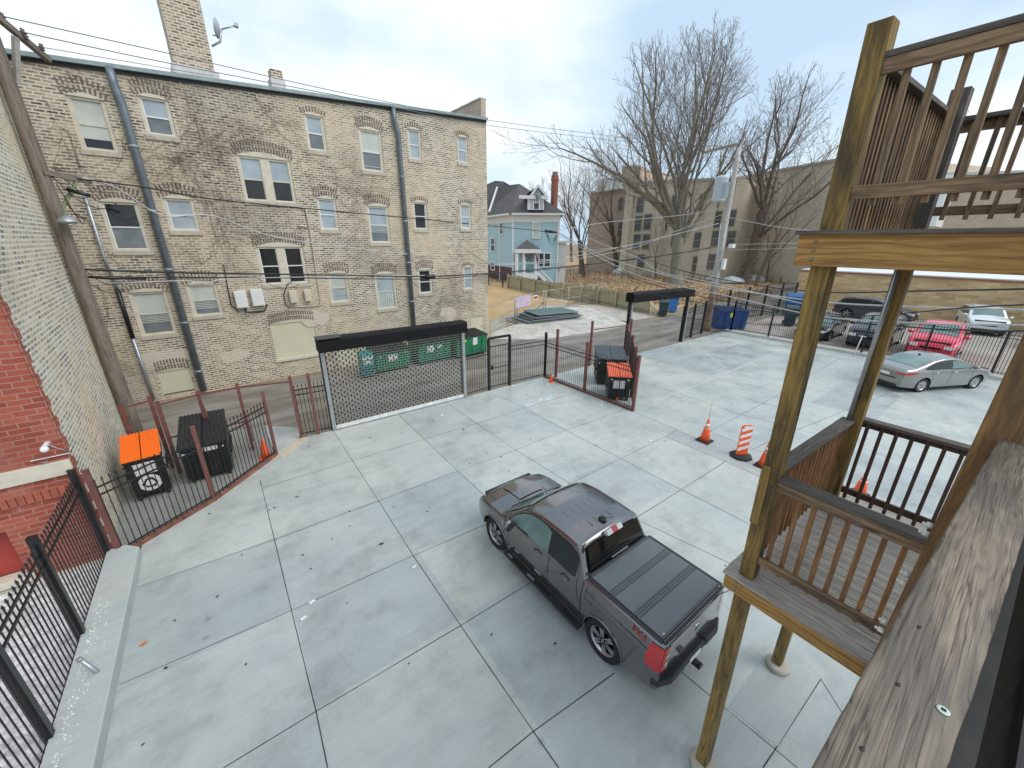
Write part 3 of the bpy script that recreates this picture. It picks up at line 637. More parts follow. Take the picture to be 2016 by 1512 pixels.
# conduit runs on the wall, white and beige boxes
def wpath(pts, off): return [WA.P(*WA.sz(u, v), off) for u, v in pts]
mb = MB(); mb.tube(wpath([(168, 385), (205, 505), (232, 570)], .1), .055, 8); mb.tube(wpath([(232, 570), (262, 665)], .1), .075, 8, 1); mb.tube(wpath([(262, 665), (303, 785)], .1), .06, 8, 2)
tag(mb.build('service_conduit', [M_galv, M_black, M_galv]), 'grey and black service conduit running down the wall behind the utility pole', 'conduit')
mb = MB(); mb.tube(wpath([(585, 407), (601, 409), (613, 470), (626, 560), (631, 600), (600, 603), (575, 604)], .05), .035, 6); mb.tube(wpath([(585, 444), (603, 446)], .05), .035, 6)
tag(mb.build('beige_conduit', M_frame), 'beige conduit with two short arms between the two double windows', 'conduit')
mb = MB(); mb.tube(wpath([(440, 520), (447, 560), (455, 600), (470, 613)], .06), .02, 5); tag(mb.build('cable_run', M_black), 'black cable dropping to the left of the two white cabinets', 'cable')
mb = MB(); mb.tube(wpath([(482, 605), (484, 614), (500, 614), (520, 612), (526, 600), (516, 596)], .06), .03, 5); tag(mb.build('cable_run', M_black), 'thick black conduit looping under the two white cabinets', 'cable')
mb = MB(); mb.tube(wpath([(583, 548), (565, 560), (558, 580), (562, 600), (572, 606)], .06), .02, 5)
tag(mb.build('cable_run', M_black), 'thin black cable curling down beside the beige meter boxes', 'cable')
for (tl, br_, mm, nm) in (((458, 573), (489, 604), M_white, 'left white cabinet of the pair on the brick wall'), ((490.5, 570), (521, 600), M_white, 'right white cabinet of the pair on the brick wall'), ((566.5, 572.5), (584.5, 594.5), M_frame, 'left beige meter box above the boarded opening'), ((596, 570.5), (612, 591.5), M_frame, 'right beige meter box above the boarded opening')):
    s0, zt = WA.sz(*tl); s1, zb = WA.sz(*br_); mb = MB(); sbox(mb, s0, s1, zb, zt, .01, .24); bx = mb.build('utility_box', mm, bevel=.015); tag(bx, nm, 'utility box', 'utility boxes on the brick wall')
    mb = MB(); sbox(mb, s0 + .05, s1 - .05, zb + .05, zt - .05, .243, .25); dd = mb.build('door', mm, bx)
PATCHM = brick('patched_brick', [(.2, .17, .14), (.55, .46, .36)], (.7, .62, .5), .3, .1, .04, smear=.9)
# rust and soot runs under the sills, plaster patches
mb = MB(); rs_ = random.Random(12)
for (u, v, w_, h_) in [(618, 628, .9, .5), (330, 700, 1.2, .4), (880, 620, .8, .6), (560, 765, 1.0, .3), (460, 700, .7, .3)]:
    mb = MB(); s, z = WA.sz(u, v); n = 14; mb.add([WA.P(s + w_ * math.cos(2 * PI * k / n) * rs_.uniform(.6, 1.1), z + h_ * math.sin(2 * PI * k / n) * rs_.uniform(.6, 1.1), .006) for k in range(n)], [tuple(range(n))])
    mb.build('mortar_patch', PATCHM, bA)
# bare creeper on the wall
mb = MB(); rv = random.Random(4)
def vine(s, z, ang, L, r):
    pts = [WA.P(s, z, .03)]; n = int(L / .18)
    for i in range(n):
        ang += rv.uniform(-.45, .45); s += .18 * math.cos(ang); z += .18 * math.sin(ang)
        if s > s_r - .1 or s < .5 or z > roof_z(s) - .15 or z < .3 or any(o[0] - .05 < s < o[1] + .05 and o[2] < z < o[3] + .1 for o in allops): break
        pts.append(WA.P(s, z, .03 + rv.uniform(0, .03)))
        if r > .006 and rv.random() < .35: vine(s, z, ang + rv.choice((-1, 1)) * rv.uniform(.5, 1.2), L * .45, r * .6)
    if len(pts) > 2: mb.tube(pts, [.38 * r * (1 - .6 * i / len(pts)) for i in range(len(pts))], 3, 0, False)
for (u, v, a_, L_, r_) in [(120, 250, -.3, 5, .022), (100, 330, -.1, 6, .022), (330, 310, -.7, 4, .018), (440, 260, -2.4, 4, .018), (500, 190, -.5, 6, .018), (560, 330, -.6, 5, .016), (650, 330, -.7, 4, .016), (700, 370, -.8, 3, .014), (330, 270, -.5, 5, .02), (250, 290, -.2, 4, .02), (400, 200, -2.8, 3, .016), (540, 240, .5, 3, .016),
                       (430, 430, -2.0, 3, .014), (480, 470, -2.6, 3, .014), (400, 520, 2.2, 3, .014), (900, 560, 2.6, 4, .013), (940, 600, 2.8, 5, .013), (860, 600, .5, 3, .013), (900, 500, -.6, 2, .012), (940, 380, -1.2, 2, .012), (150, 420, -.9, 3, .02), (140, 520, -.4, 3, .018), (190, 560, -1.2, 4, .02), (620, 240, -.8, 3, .014), (300, 560, 1.0, 2, .012),
                       (470, 250, -1.5, 3, .014), (380, 230, -.9, 4, .016), (360, 330, -1.0, 3, .016), (130, 140, -.9, 3, .016), (90, 200, -.7, 3, .018), (600, 340, -.5, 4, .014), (520, 400, -.9, 2, .012), (940, 640, 2.5, 4, .012), (880, 630, 2.9, 3, .012)]:
    s, z = WA.sz(u, v)
    for k in range(3): vine(s, z, a_ + rv.uniform(-.4, .4), L_, r_)
tag(mb.build('bare_creeper', plain('vine_bark', (.2, .14, .11), .9, 0, .3)), 'bare leafless creeper stems spreading over the brick apartment wall', 'creeper', kind='stuff')
# satellite dish on the chimney
p0 = WC.P(*WC.sz(417, 92), .05)
dsh = thing('satellite_dish', 'small grey satellite dish on a bracket fixed to the tall chimney', 'satellite dish', p0)
mb = MB(); q = at_dist(436, 58, math.hypot(p0.x, p0.y)); mb.tube([p0, (p0 + q) / 2 + Vector((.1, 0, -.1)), q], .04, 6); mb.tube([WC.P(*WC.sz(418, 70), .05), (p0 * .4 + q * .6)], .025, 5); mb.build('mast', M_galv, dsh)
mb = MB(); ax = (MC[0] * -.93 + Vector((0, 0, .22)) - ray(436, 58).normalized() * .3).normalized(); mb.lathe(q + ax * .1, [(.02, 0), (.16, .015), (.27, .04), (.34, .07), (.35, .07), (.27, .02), (.02, -.02)], 20, ax); mb.build('reflector', plain('dish_grey', (.42, .45, .48), .5), dsh)
mb = MB(); e = at_dist(465, 50, math.hypot(p0.x, p0.y)); mb.tube([q, e], .03, 5); mb.obox(e, (.07, 0, 0), (0, .1, 0), (0, 0, .06)); mb.build('feed_arm', M_galv, dsh)
# ------------------------------------------------------------------ left building: red face brick front, pale common brick side
M_red = brick('red_face_brick', [(.26, .055, .035), (.34, .075, .045), (.4, .1, .06)], (.42, .2, .15), .3, .11, .014, smear=0, blotch=(.2, .05, .035), blotch_sc=.6, blot_amt=.25)
M_pale = brick('pale_common_brick', [(.1, .1, .095), (.22, .2, .17), (.46, .4, .3), (.72, .6, .42)], (.84, .79, .68), .26, .1, .024, bias=-.1, smear=.35, blotch=(.68, .59, .38), blotch_sc=.5, blot_amt=.55, dark=(.66, .66, .66))
bB = thing('corner_building', 'red brick fronted building with pale brick side wall at the left edge', 'building', (-3.3, 12, 0))
cB = Vector((-3.02, 10.68, 0)); cT = Vector((-3.42, 17.85, 0)); HB = 13.5
mb = MB(); U = Vector((0, 0, 1))
mb.quad(cB, cT, cT + U * HB, cB + U * HB); mb.quad(cT, Vector((-14, 18.2, 0)), Vector((-14, 18.2, HB)), cT + U * HB)
mb.quad(cB + U * HB, cT + U * HB, Vector((-14, 18.2, HB)), Vector((-14, 10.68, HB)))
mb.build('side_wall', M_pale, bB)
# red front with one tall opening recess and the boarded red panel
YF = 10.66; mb = MB()
def fq(x0, x1, z0, z1, y=YF): mb.quad((x0, y, z0), (x1, y, z0), (x1, y, z1), (x0, y, z1))
OPx0, OPx1, OPz = -9.5, -4.2, 1.3
xr = -3.04
fq(OPx1, xr, 0, 2.2); fq(-14, OPx0, 0, 2.2); fq(OPx0, OPx1, OPz, 2.2); fq(OPx0, OPx1, 0, .25)
fq(-14, xr, 2.5, HB)
mb.quad((OPx1, YF, .25), (OPx1, YF + .25, .25), (OPx1, YF + .25, OPz), (OPx1, YF, OPz))
mb.quad((OPx0, YF + .25, OPz), (OPx0, YF, OPz), (OPx1, YF, OPz), (OPx1, YF + .25, OPz))
mb.build('front_wall', M_red, bB)
M_lime = plain('limestone', (.58, .53, .43), .85, 0, .12, 4)
mb = MB(); mb.box(-14, xr + .02, YF - .06, YF + .02, 2.2, 2.5); bd = mb.build('limestone_band', M_lime, bB, bevel=.01)
mb = MB(); mb.box(OPx0 - .1, OPx1 + .1, YF - .1, YF + .2, .1, .25); mb.build('limestone_sill', M_lime, bB, bevel=.01)
mb = MB(); mb.box(-14, xr + .01, YF - .05, YF + .01, -.05, .06); mb.build('limestone_base', M_lime, bB)
mb = MB(); mb.box(OPx0, OPx1, YF + .22, YF + .25, .25, OPz); mb.build('red_panel', plain('red_board', (.36, .045, .035), .6, 0, .12, 3), bB)
mb = MB()      # toothed return of the face brick on the pale side wall
for k in range(60):
    z = .06 + k * .22; dpt = .12 if k % 2 else .22
    mb.box(-3.035, -3.008 , YF + .0, YF + dpt, z, z + .205)
mb.uv = [None] * len(mb.f); mb.build('brick_quoin', M_red, bB)
mb = MB()      # projecting soldier course
for k in range(98):
    mb.box(-14 + k * .11, -14 + k * .11 + .095, YF - .03, YF + .005, 1.76, 1.96)
mb.build('soldier_course', plain('red_soldier_brick', (.36, .1, .06), .85, 0, .2, 6), bB)
p = at_dist(88, 886, math.hypot(-4.2, 10.5)); r_ = ray(88, 886); t = (YF - .25) / r_.y; p = Vector((0, 0, HH)) + r_ * t
cm = thing('dome_camera', 'small white dome camera on the red brick wall', 'camera', p)
mb = MB(); mb.lathe(p, [(.001, .07), (.045, .06), (.06, .02), (.06, 0), (.045, -.025), (.02, -.045), (.001, -.05)], 16); mb.build('dome', M_white, cm)
mb = MB(); mb.box(p.x - .03, p.x + .03, p.y, YF, p.z + .03, p.z + .07); mb.build('bracket', M_white, cm)
mb = MB(); mb.tube([(p.x, YF - .01, p.z), (p.x + .25, YF - .02, p.z - .25), (-3.5, YF - .03, 2.62), (-3.3, YF - .05, 2.53)], .012, 5); tag(mb.build('camera_cable', M_white), 'thin white cable hanging from the dome camera to the ledge', 'cable')
# ------------------------------------------------------------------ poles
M_pole = wood('weathered_pole', (.3, .25, .2), (.14, .11, .09), amt=.5, knots=False, gs=.6)
M_pole2 = plain('grey_pole', (.46, .44, .41), .8, 0, .2, 5)
def pole_mb(base, H, r0, r1, n=14):
    mb = MB(); k = 10; o = len(mb.v)
    mb.tube([base + U * (H * i / k) for i in range(k + 1)], [r0 + (r1 - r0) * i / k for i in range(k + 1)], n)
    for fi, f in enumerate(mb.f):
        if len(f) == 4:
            i = fi // n; j = fi % n; mb.uv[fi] = [(H * i / k, j * .07), (H * i / k, (j + 1) * .07), (H * (i + 1) / k, (j + 1) * .07), (H * (i + 1) / k, j * .07)]
    return mb
P1 = g(276, 874)
up1 = thing('utility_pole', 'brown weathered wooden utility pole standing between the two brick buildings', 'utility pole', P1)
pole_mb(P1, 13.2, .2, .14).build('pole', M_pole, up1)
D1 = math.hypot(P1.x, P1.y)
def pole_z(u, v, P=P1): 
    q = at_dist(u, v, math.hypot(P.x, P.y)); return q.z
z_arm1 = pole_z(85, 338)
# lower crossarm
a1 = at_dist(83, 338, D1 - .15); b1 = at_dist(178, 358, D1 + .6)
mb = MB(); mb.beam(a1, b1, .11, .13); mb.build('crossarm', M_pole, up1)
mb = MB(); mb.beam((a1 * .35 + b1 * .65) - U * .1, at_dist(122, 412, D1), .07, .07); mb.build('brace', plain('mossy_brace', (.22, .25, .14), .9, 0, .2), up1)
# upper crossarm with insulators
a2 = at_dist(-40, 5, D1 - .5); b2 = at_dist(96, 118, D1 + 1.0)
mb = MB(); mb.beam(a2, b2, .12, .14); ca = mb.build('crossarm', M_pole, up1)
mb = MB(); mb.beam(at_dist(30, 72, D1), at_dist(34, 160, D1 + .3), .1, .1); mb.build('brace', M_pole2, up1)
for (u, v) in ((4, 32), (8, 41), (45, 63), (50, 71), (82, 93)):
    q = at_dist(u, v, D1 + .3); mb = MB(); mb.lathe(q - U * .08, [(.02, 0), (.06, .02), (.03, .05), (.07, .08), (.03, .11), (.05, .14), (.001, .17)], 10); mb.build('insulator', plain('brown_glaze', (.12, .1, .11), .3), ca)
mb = MB(); q = at_dist(133, 436, D1 - .4); mb.tube([at_dist(128, 420, D1), q + U * .1], .03, 6); mb.lathe(q, [(.001, .16), (.1, .14), (.22, .02), (.24, -.02), (.1, -.06), (.001, -.07)], 16); mb.build('lamp', M_galv, up1)
P2 = g(1390, 650)
up2 = thing('utility_pole', 'pale grey wooden utility pole with transformer behind the right gate', 'utility pole', P2)
H2 = 12.9
pole_mb(P2, 3.2, .3, .24).build('pole_foot', wood('pole_foot', (.33, .22, .15), (.18, .11, .08), knots=False, gs=.6), up2)
pole_mb(P2 + U * 3.2, H2 - 3.2, .24, .15).build('pole', M_pole2, up2)
D2 = math.hypot(P2.x, P2.y)
mb = MB(); mb.beam(at_dist(1386, 300, D2 - 1), at_dist(1452, 284, D2 + .1), .16, .18); mb.build('crossarm', M_pole, up2)
q = at_dist(1418, 372, D2 - .4); mb = MB(); mb.lathe(q - U * .85, [(.001, 0), (.42, .02), (.45, .08), (.45, 1.45), (.47, 1.5), (.47, 1.6), (.3, 1.68), (.001, 1.7)], 20)
for k in range(7):
    a = -2.4 + k * .16; mb.obox(q + Vector((math.cos(a) * .5, math.sin(a) * .5, -.1)), (math.cos(a) * .06, math.sin(a) * .06, 0), (-math.sin(a) * .012, math.cos(a) * .012, 0), (0, 0, .5))
tr = mb.build('transformer', plain('transformer_grey', (.5, .56, .6), .45, 0, .08), up2)
mb = MB(); mb.obox(at_dist(1425, 520, D2 - .3), (.16, 0, 0), (0, .1, 0), (0, 0, .38)); mb.build('meter_cabinet', M_white, up2)
mb = MB(); mb.obox(at_dist(1441, 484, D2 - .3), (.22, 0, 0), (0, .15, 0), (0, 0, .14)); mb.build('junction_box', M_white, up2)
mb = MB(); 
for du in (-5, 5): mb.tube([at_dist(1405 + du, 600, D2 - .3), at_dist(1424 + du, 440, D2 - .3)], .03, 5)
mb.build('riser_pipe', M_galv, up2)
# ------------------------------------------------------------------ overhead wires (through real depths between the two poles and beyond)
M_wd = plain('wire_black', (.02, .02, .022), .5); M_wl = plain('wire_grey', (.5, .5, .5), .5); M_wm = plain('wire_mid', (.16, .17, .18), .5)
def wire(pts, r, m, label, sag=0):
    P = [at_dist(u, v, d) for u, v, d in pts]; out = []
    for i in range(len(P) - 1):           # smooth through the points
        p0 = P[max(i - 1, 0)]; p1 = P[i]; p2 = P[i + 1]; p3 = P[min(i + 2, len(P) - 1)]
        for k in range(8):
            t = k / 8; out.append(.5 * ((2 * p1) + (p2 - p0) * t + (2 * p0 - 5 * p1 + 4 * p2 - p3) * t * t + (3 * p1 - p0 - 3 * p2 + p3) * t ** 3))
    out.append(P[-1]); mb = MB(); mb.tube(out, r, 5); return tag(mb.build('overhead_wire', m), label, 'wire', 'overhead wires along the alley')
S = 17.6
wire([(4, 32, S), (340, 107, 19), (700, 188, 21), (957, 236, 26), (1210, 268, 34), (1440, 290, 36)], .014, M_wm, 'highest thin wire running from the left crossarm past the tall chimney')
wire([(47, 64, S), (350, 128, 19), (700, 195, 21), (957, 246, 26), (1210, 276, 34), (1445, 297, 36)], .014, M_wm, 'second thin wire just above the long roof gutter')
wire([(82, 93, S), (230, 118, 18), (420, 150, 19.5)], .01, M_wm, 'faint short wire skimming the left end of the roof gutter')
wire([(95, 345, S), (280, 368, 18), (420, 392, 19), (620, 412, 21), (900, 438, 26), (1095, 458, 32)], .024, M_wd, 'black cable crossing the middle windows to the blue house corner')
wire([(100, 340, S), (220, 366, 18), (320, 424, 18.5), (420, 425, 19), (560, 470, 20.5), (800, 500, 24), (966, 518, 28), (1090, 512, 31), (1250, 480, 33), (1415, 440, 34)], .022, M_wl, 'pale grey cable dipping across the wall from the lower crossarm')
wire([(165, 530, S), (330, 536, 18), (620, 541, 20.5), (840, 544, 23), (960, 538, 27), (1110, 525, 31), (1270, 508, 33), (1400, 488, 34.5)], .032, M_wd, 'thick black cable at the level of the lower windows')
wire([(172, 546, S), (330, 546, 18), (560, 547, 20), (840, 549, 23), (965, 540, 27), (1120, 526, 31), (1280, 505, 33)], .024, M_wd, 'second black cable just under the thick one')
wire([(175, 556, S), (240, 557, 17.8), (370, 553, 18), (415, 562, 18.5), (440, 550, 18.7), (620, 545, 20.5), (840, 542, 23)], .018, M_wl, 'grey cable with a loop left of the white cabinets')
wire([(1095, 455, 31), (1180, 500, 25), (1260, 528, 22), (1400, 562, 19), (1600, 592, 16), (1800, 604, 14), (2016, 610, 12.5)], .022, M_wl, 'pale service cable falling from the junction to the right edge, uppermost of its bundle')
wire([(1095, 460, 31), (1200, 517, 25), (1280, 550, 22), (1420, 580, 19), (1600, 620, 16), (1800, 636, 14), (2016, 640, 12.5)], .02, M_wl, 'pale service cable in the middle of the falling bundle')
wire([(1100, 458, 31), (1220, 535, 25), (1330, 572, 22), (1480, 602, 19), (1650, 630, 16), (1850, 648, 14), (2016, 652, 12.5)], .018, M_wd, 'dark service cable lowest of the falling bundle over the right lot')
wire([(1155, 455, 33), (1250, 500, 26), (1340, 532, 22), (1480, 560, 19), (1620, 575, 16), (1800, 573, 13.5), (2016, 569, 11.5)], .02, M_wd, 'black wire crossing the yellow brick garage wall')
wire([(1265, 575, 24), (1400, 600, 20), (1560, 618, 17), (1700, 622, 15), (1900, 606, 12.5), (2016, 600, 11.5)], .016, M_wd, 'dark wire starting by the rolled gate and rising to the right edge')
wire([(900, 480, 26), (966, 520, 24), (1100, 570, 21), (1230, 605, 19), (1400, 632, 17), (1560, 640, 16)], .01, M_wd, 'thin low wire crossing the lawn and the right gate')
wire([(1092, 454, 31), (1200, 437, 33), (1330, 425, 34), (1425, 411, 35)], .02, M_wl, 'pale wire rising from the junction to the pale pole, upper one')
wire([(966, 522, 27), (1100, 515, 31), (1250, 487, 33), (1330, 455, 34), (1423, 422, 35)], .02, M_wl, 'pale wire rising across the lawn to the pale pole')
wire([(1100, 500, 31), (1250, 482, 33), (1330, 462, 34), (1400, 440, 35)], .014, M_wl, 'thin pale wire just under the rising pair')
wire([(1435, 428, 35), (1520, 445, 30), (1605, 455, 26)], .018, M_wl, 'pale wire from the pale pole to behind the wooden stair, upper one')
wire([(1435, 481, 35), (1520, 480, 30), (1600, 478, 26)], .014, M_wl, 'pale wire from the pale pole to behind the wooden stair, middle one')
wire([(1435, 492, 35), (1520, 490, 30), (1600, 486, 26)], .014, M_wl, 'pale wire from the pale pole to behind the wooden stair, lower one')
wire([(1230, 506, 33), (1330, 504, 34), (1365, 495, 34.5), (1400, 486, 34.8)], .02, M_wm, 'sagging grey wire just left of the pale pole')
wire([(1150, 462, 32), (1180, 478, 31), (1260, 510, 30), (1300, 535, 29), (1400, 556, 26), (1590, 600, 20)], .02, M_wl, 'pale wire passing in front of the big tree trunk')
mb = MB(); mb.tube([at_dist(u, v, 17.5) for u, v in ((165, 545), (210, 547), (288, 548))], [.03, .05, .05], 8); tag(mb.build('cable_splice', M_black), 'long black splice case on the cables just right of the wooden pole', 'splice case')
mb = MB(); mb.tube([at_dist(u, v, 23) for u, v in ((829, 545), (857, 545))], [.12, .12], 10); tag(mb.build('cable_splice', M_black), 'short black cylinder on the thick cable in front of the small dark window', 'splice case')
mb = MB(); mb.tube([at_dist(u, v, 31.5) for u, v in ((1072, 455), (1084, 456), (1097, 457))], [.09, .11, .07], 8); tag(mb.build('cable_splice', M_black), 'black splice bundle hanging in front of the blue house', 'splice case')
mb = MB(); mb.tube([at_dist(u, v, 17.4) for u, v in ((130, 372), (165, 382), (178, 385))], .05, 8)
tag(mb.build('cable_splice', M_black), 'small black splice case beside the lamp on the wooden pole', 'splice case')
mb = MB()
rw = random.Random(9)
for (u0, v0, u1, v1, s_) in [(100, 345, 175, 385, 22), (110, 360, 165, 430, 40), (130, 400, 170, 430, 12), (165, 530, 230, 560, 12), (120, 440, 165, 540, 20), (170, 555, 245, 570, 14), (140, 385, 230, 400, 18), (160, 380, 100, 350, -14), (500, 545, 590, 560, 14), (805, 545, 826, 565, 8)]:
    pts = []
    for k in range(9):
        t = k / 8; pts.append(at_dist(u0 + (u1 - u0) * t + s_ * .5 * math.sin(t * PI), v0 + (v1 - v0) * t + s_ * math.sin(t * PI), 17.4 + (0 if u0 < 300 else 4)))
    mb.tube(pts, .012, 4)
tag(mb.build('slack_cable_loops', M_wd), 'tangled slack loops of thin black cable beside the wooden pole', 'cable', kind='stuff'); mb = MB()
for k in range(4):
    pts = [at_dist(1075 + 22 * t, 458 + (10 + 5 * k) * math.sin(t * PI) + 4 * t, 31.2) for t in [i / 8 for i in range(9)]]; mb.tube(pts, .015, 4)
tag(mb.build('slack_cable_loops', M_wd), 'drooping thin cable loops in front of the blue house', 'cable', kind='stuff')
# ------------------------------------------------------------------ fences
def post_mb(mb, p, h, w=.07, mi=0): mb.box(p[0] - w / 2, p[0] + w / 2, p[1] - w / 2, p[1] + w / 2, p[2] if len(p) > 2 else 0, (p[2] if len(p) > 2 else 0) + h, mi)
def fence(name, pts, h, label, post_m, post_at, z0=0.0, sp=.125, post_h=None, post_w=.07, beam=None, pr=.0095, rails=(.16, -.38, -.2), spear=True, group='black picket fences of the lots', cat='fence'):
    """posts: distances along the polyline"""
    P = [Vector((p[0], p[1], z0)) for p in pts]; t = thing(name, label, cat, P[0], group)
    mb = MB(); acc = []; 
    for i in range(len(P) - 1):
        a, b = P[i], P[i + 1]; d = b - a; L = d.length; d.normalize(); n = max(1, int(round(L / sp)))
        for k in range(n):
            q = a + d * (L * (k + .5) / n)
            mb.tube([q + U * .08, q + U * (h - .07)], pr, 4, 0, False, False)
            if spear: mb.tube([q + U * (h - .09), q + U * (h - .05), q + U * h], [pr * 1.1, pr * 1.9, .002], 4, 0, False, False)
        for r in rails: z = (r if r > 0 else h + r); mb.beam(a + U * z, b + U * z, .028, .034)
    mb.build('panel', M_black, t)
    Ls = [0]
    for i in range(len(P) - 1): Ls.append(Ls[-1] + (P[i + 1] - P[i]).length)
    for s_ in post_at:
        if s_ < 0: s_ = Ls[-1]
        i = max(k for k in range(len(Ls) - 1) if Ls[k] <= s_ + 1e-6) if s_ < Ls[-1] else len(Ls) - 2
        q = P[i] + (P[i + 1] - P[i]).normalized() * (s_ - Ls[i])
        mb = MB(); H_ = (post_h or h); mb.box(q.x - post_w / 2, q.x + post_w / 2, q.y - post_w / 2, q.y + post_w / 2, 0, z0 + H_); mb.box(q.x - post_w / 2 - .006, q.x + post_w / 2 + .006, q.y - post_w / 2 - .006, q.y + post_w / 2 + .006, z0 + H_, z0 + H_ + .015); mb.build('post', post_m, t)
    if beam:
        mb = MB()
        for i in range(len(P) - 1): mb.beam(P[i] + U * .04, P[i + 1] + U * .04, .1, .1); 
        mb.build('sill_beam', beam, t)
    return t
# left fence on the kerb
fence('picket_fence', [(-3.05, 10.6), (-3.05, 4.1)], 2.1, 'black picket fence standing on the concrete kerb at the left edge', M_black, [0, 2.35, 4.2, 5.9], z0=.06, post_w=.1, post_h=2.22, pr=.011)
# diagonal trash enclosure on the left
EL0, EL1, EL2 = g(240, 1094), g(423, 985), g(545, 896)
t = fence('picket_fence', [EL0.xy, EL1.xy, EL2.xy], 1.95, 'black picket fence with red brown posts along the left trash enclosure', M_rust, [0, (EL1 - EL0).length, -1], post_h=2.2, post_w=.09, beam=M_rustwood)
# short piece between the walk-through gap and the roll gate
GL, GR = Vector((2.49, 14.25, 0)), Vector((8.04, 14.25, 0))
F0 = g(594, 862)
fence('picket_fence', [F0.xy, (GL.x - .12, GL.y + .02)], 2.0, 'short black picket fence left of the roll gate with red brown end post', M_rust, [0, .55], post_h=2.3, post_w=.09)
# steel frame of the left enclosure on the alley side
fr = thing('steel_frame', 'red brown open steel frame on the alley side of the left trash enclosure', 'frame', g(340, 900))
tops = [(236, 796), (293, 781), (308, 790), (388, 770), (466, 756), (574, 744)]
pts = [g(u, v, 2.35) for u, v in tops]
for q in pts[:5]:
    mb = MB(); mb.box(q.x - .045, q.x + .045, q.y - .045, q.y + .045, 0, 2.35); mb.build('post', M_rust, fr)
mb = MB()
for i, j in ((0, 1), (2, 3), (3, 4), (4, 5)): mb.beam(pts[i] - U * .12, pts[j] - U * .12, .04, .05)
mb.beam(pts[2] - U * 1.15, pts[4] - U * 1.3, .04, .05); mb.beam(pts[3] - U * .15, pts[3] + Vector((.12, -.05, -1.2)), .04, .04)
mb.build('rail', M_rust, fr)
q2 = g(497, 868); mb = MB(); mb.cyl((q2.x, q2.y, 0), (q2.x, q2.y, 1.0), .04, n=8); mb.build('gate_stop', M_rust, fr)
# gate fence, walk gate, corner
C1 = Vector((12.85, 14.3, 0)); G1, G2 = g(963, 768), g(1003, 758)
fence('picket_fence', [(GR.x + .12, GR.y), (G1.x, G1.y)], 2.15, 'short black picket fence between the roll gate and the walk gate', M_black, [-1], post_h=2.45, post_w=.1)
wg = thing('walk_gate', 'tall black framed walk gate with pickets right of the roll gate', 'gate', (G1 + G2) / 2)
mb = MB(); mb.beam(G1 + U * 2.5, G2 + U * 2.5, .09, .1); mb.box(G2.x - .05, G2.x + .05, G2.y - .05, G2.y + .05, 0, 2.5); mb.build('frame', M_black, wg)
mb = MB()
for k in range(8): q = G1 + (G2 - G1) * (k + .8) / 8.6; mb.tube([q + U * .08, q + U * 2.15], .01, 4, 0, False, False)
for z in (.15, 1.05, 2.1): mb.beam(G1 + U * z, G2 + U * z, .03, .04)
mb.build('leaf', M_black, wg); mb = MB(); q = G1 + (G2 - G1) * .12; mb.box(q.x - .04, q.x + .06, q.y - .06, q.y - .02, 1.0, 1.2); mb.build('lock', M_black, wg)
fence('picket_fence', [(G2.x + .08, G2.y), C1.xy], 2.15, 'black picket fence between the walk gate and the corner', M_black, [-1], post_h=2.35, post_w=.1)
# right enclosure
C2 = Vector((12.96, 8.85, 0)); C3 = g(1234, 640, 2.35); C3.z = 0
t = fence('picket_fence', [C1.xy, C2.xy], 2.05, 'black picket fence with red brown posts at the front of the right trash enclosure', M_rust, [2.75, -1], post_h=2.4, post_w=.11, beam=M_rust)
fence('picket_fence', [C2.xy, g(1252, 677, 2.35).xy, g(1245, 653.6, 2.35).xy, g(1237, 640, 2.35).xy], 2.1, 'dark picket fence seen edge-on along the side of the right trash enclosure', M_rust, [1.6, 3.9, -1], post_h=2.35, post_w=.09)
fr = thing('steel_frame', 'thin red brown posts and rail behind the right trash enclosure', 'frame', g(1155, 682))
for (u, v, b) in ((1094, 648, 742), (1160, 632, 720), (1236, 628, 700)):
    qb = g(u, b); zt = min([z / 100 for z in range(100, 500)], key=lambda z: abs((MC @ Vector((qb.x, qb.y, z - HH)))[1] / (MC @ Vector((qb.x, qb.y, z - HH)))[2] * F_ + CY - v))
    mb = MB(); mb.box(qb.x - .05, qb.x + .05, qb.y - .05, qb.y + .05, 0, zt); mb.build('post', M_rust, fr)
    if u == 1160: pa = Vector((qb.x, qb.y, zt - .5))
    if u == 1236: pb = Vector((qb.x, qb.y, zt - .35))
mb = MB(); mb.beam(pa, pb, .04, .05); mb.build('rail', M_rust, fr)
# right boundary fence and the gate fence beyond
R0, R1 = Vector((32.05, 13.9, 0)), Vector((32.2, -3.5, 0))
fence('picket_fence', [R0.xy, R1.xy], 2.35, 'long black picket fence on the kerb between the two parking lots', M_black, [0, 2.7, 5.4, 8.1, 10.8, 13.5, 16.2], z0=.17, post_h=2.3, post_w=.1, pr=.012)
U1, U2, U3, U4 = g(1338, 672), g(1357, 664), g(1380, 657), g(1440, 650)
fence('picket_fence', [U1.xy, U3.xy], 2.35, 'black gate and picket fence between the open roll gate and the pale pole', M_black, [0, (U2 - U1).length, -1], post_h=2.5, post_w=.13, pr=.014, sp=.16)
fence('picket_fence', [U3.xy, R0.xy], 2.2, 'black picket fence behind the pale pole', M_black, [-1], post_h=2.35, post_w=.1)
def vh(u, v, vt):
    qb = g(u, v); return min([z / 50 for z in range(20, 400)], key=lambda z: abs((MC @ Vector((qb.x, qb.y, z - HH)))[1] / (MC @ Vector((qb.x, qb.y, z - HH)))[2] * F_ + CY - vt))
a, b = Vector((33.2, 16.6)), Vector((48, 15.2))
fence('picket_fence', [a, b], 2.6, 'tall black picket fence beyond the blue dumpster', M_black, [0, 3, 6, 9, 12, -1], post_h=2.9, post_w=.14, pr=.016, sp=.18)
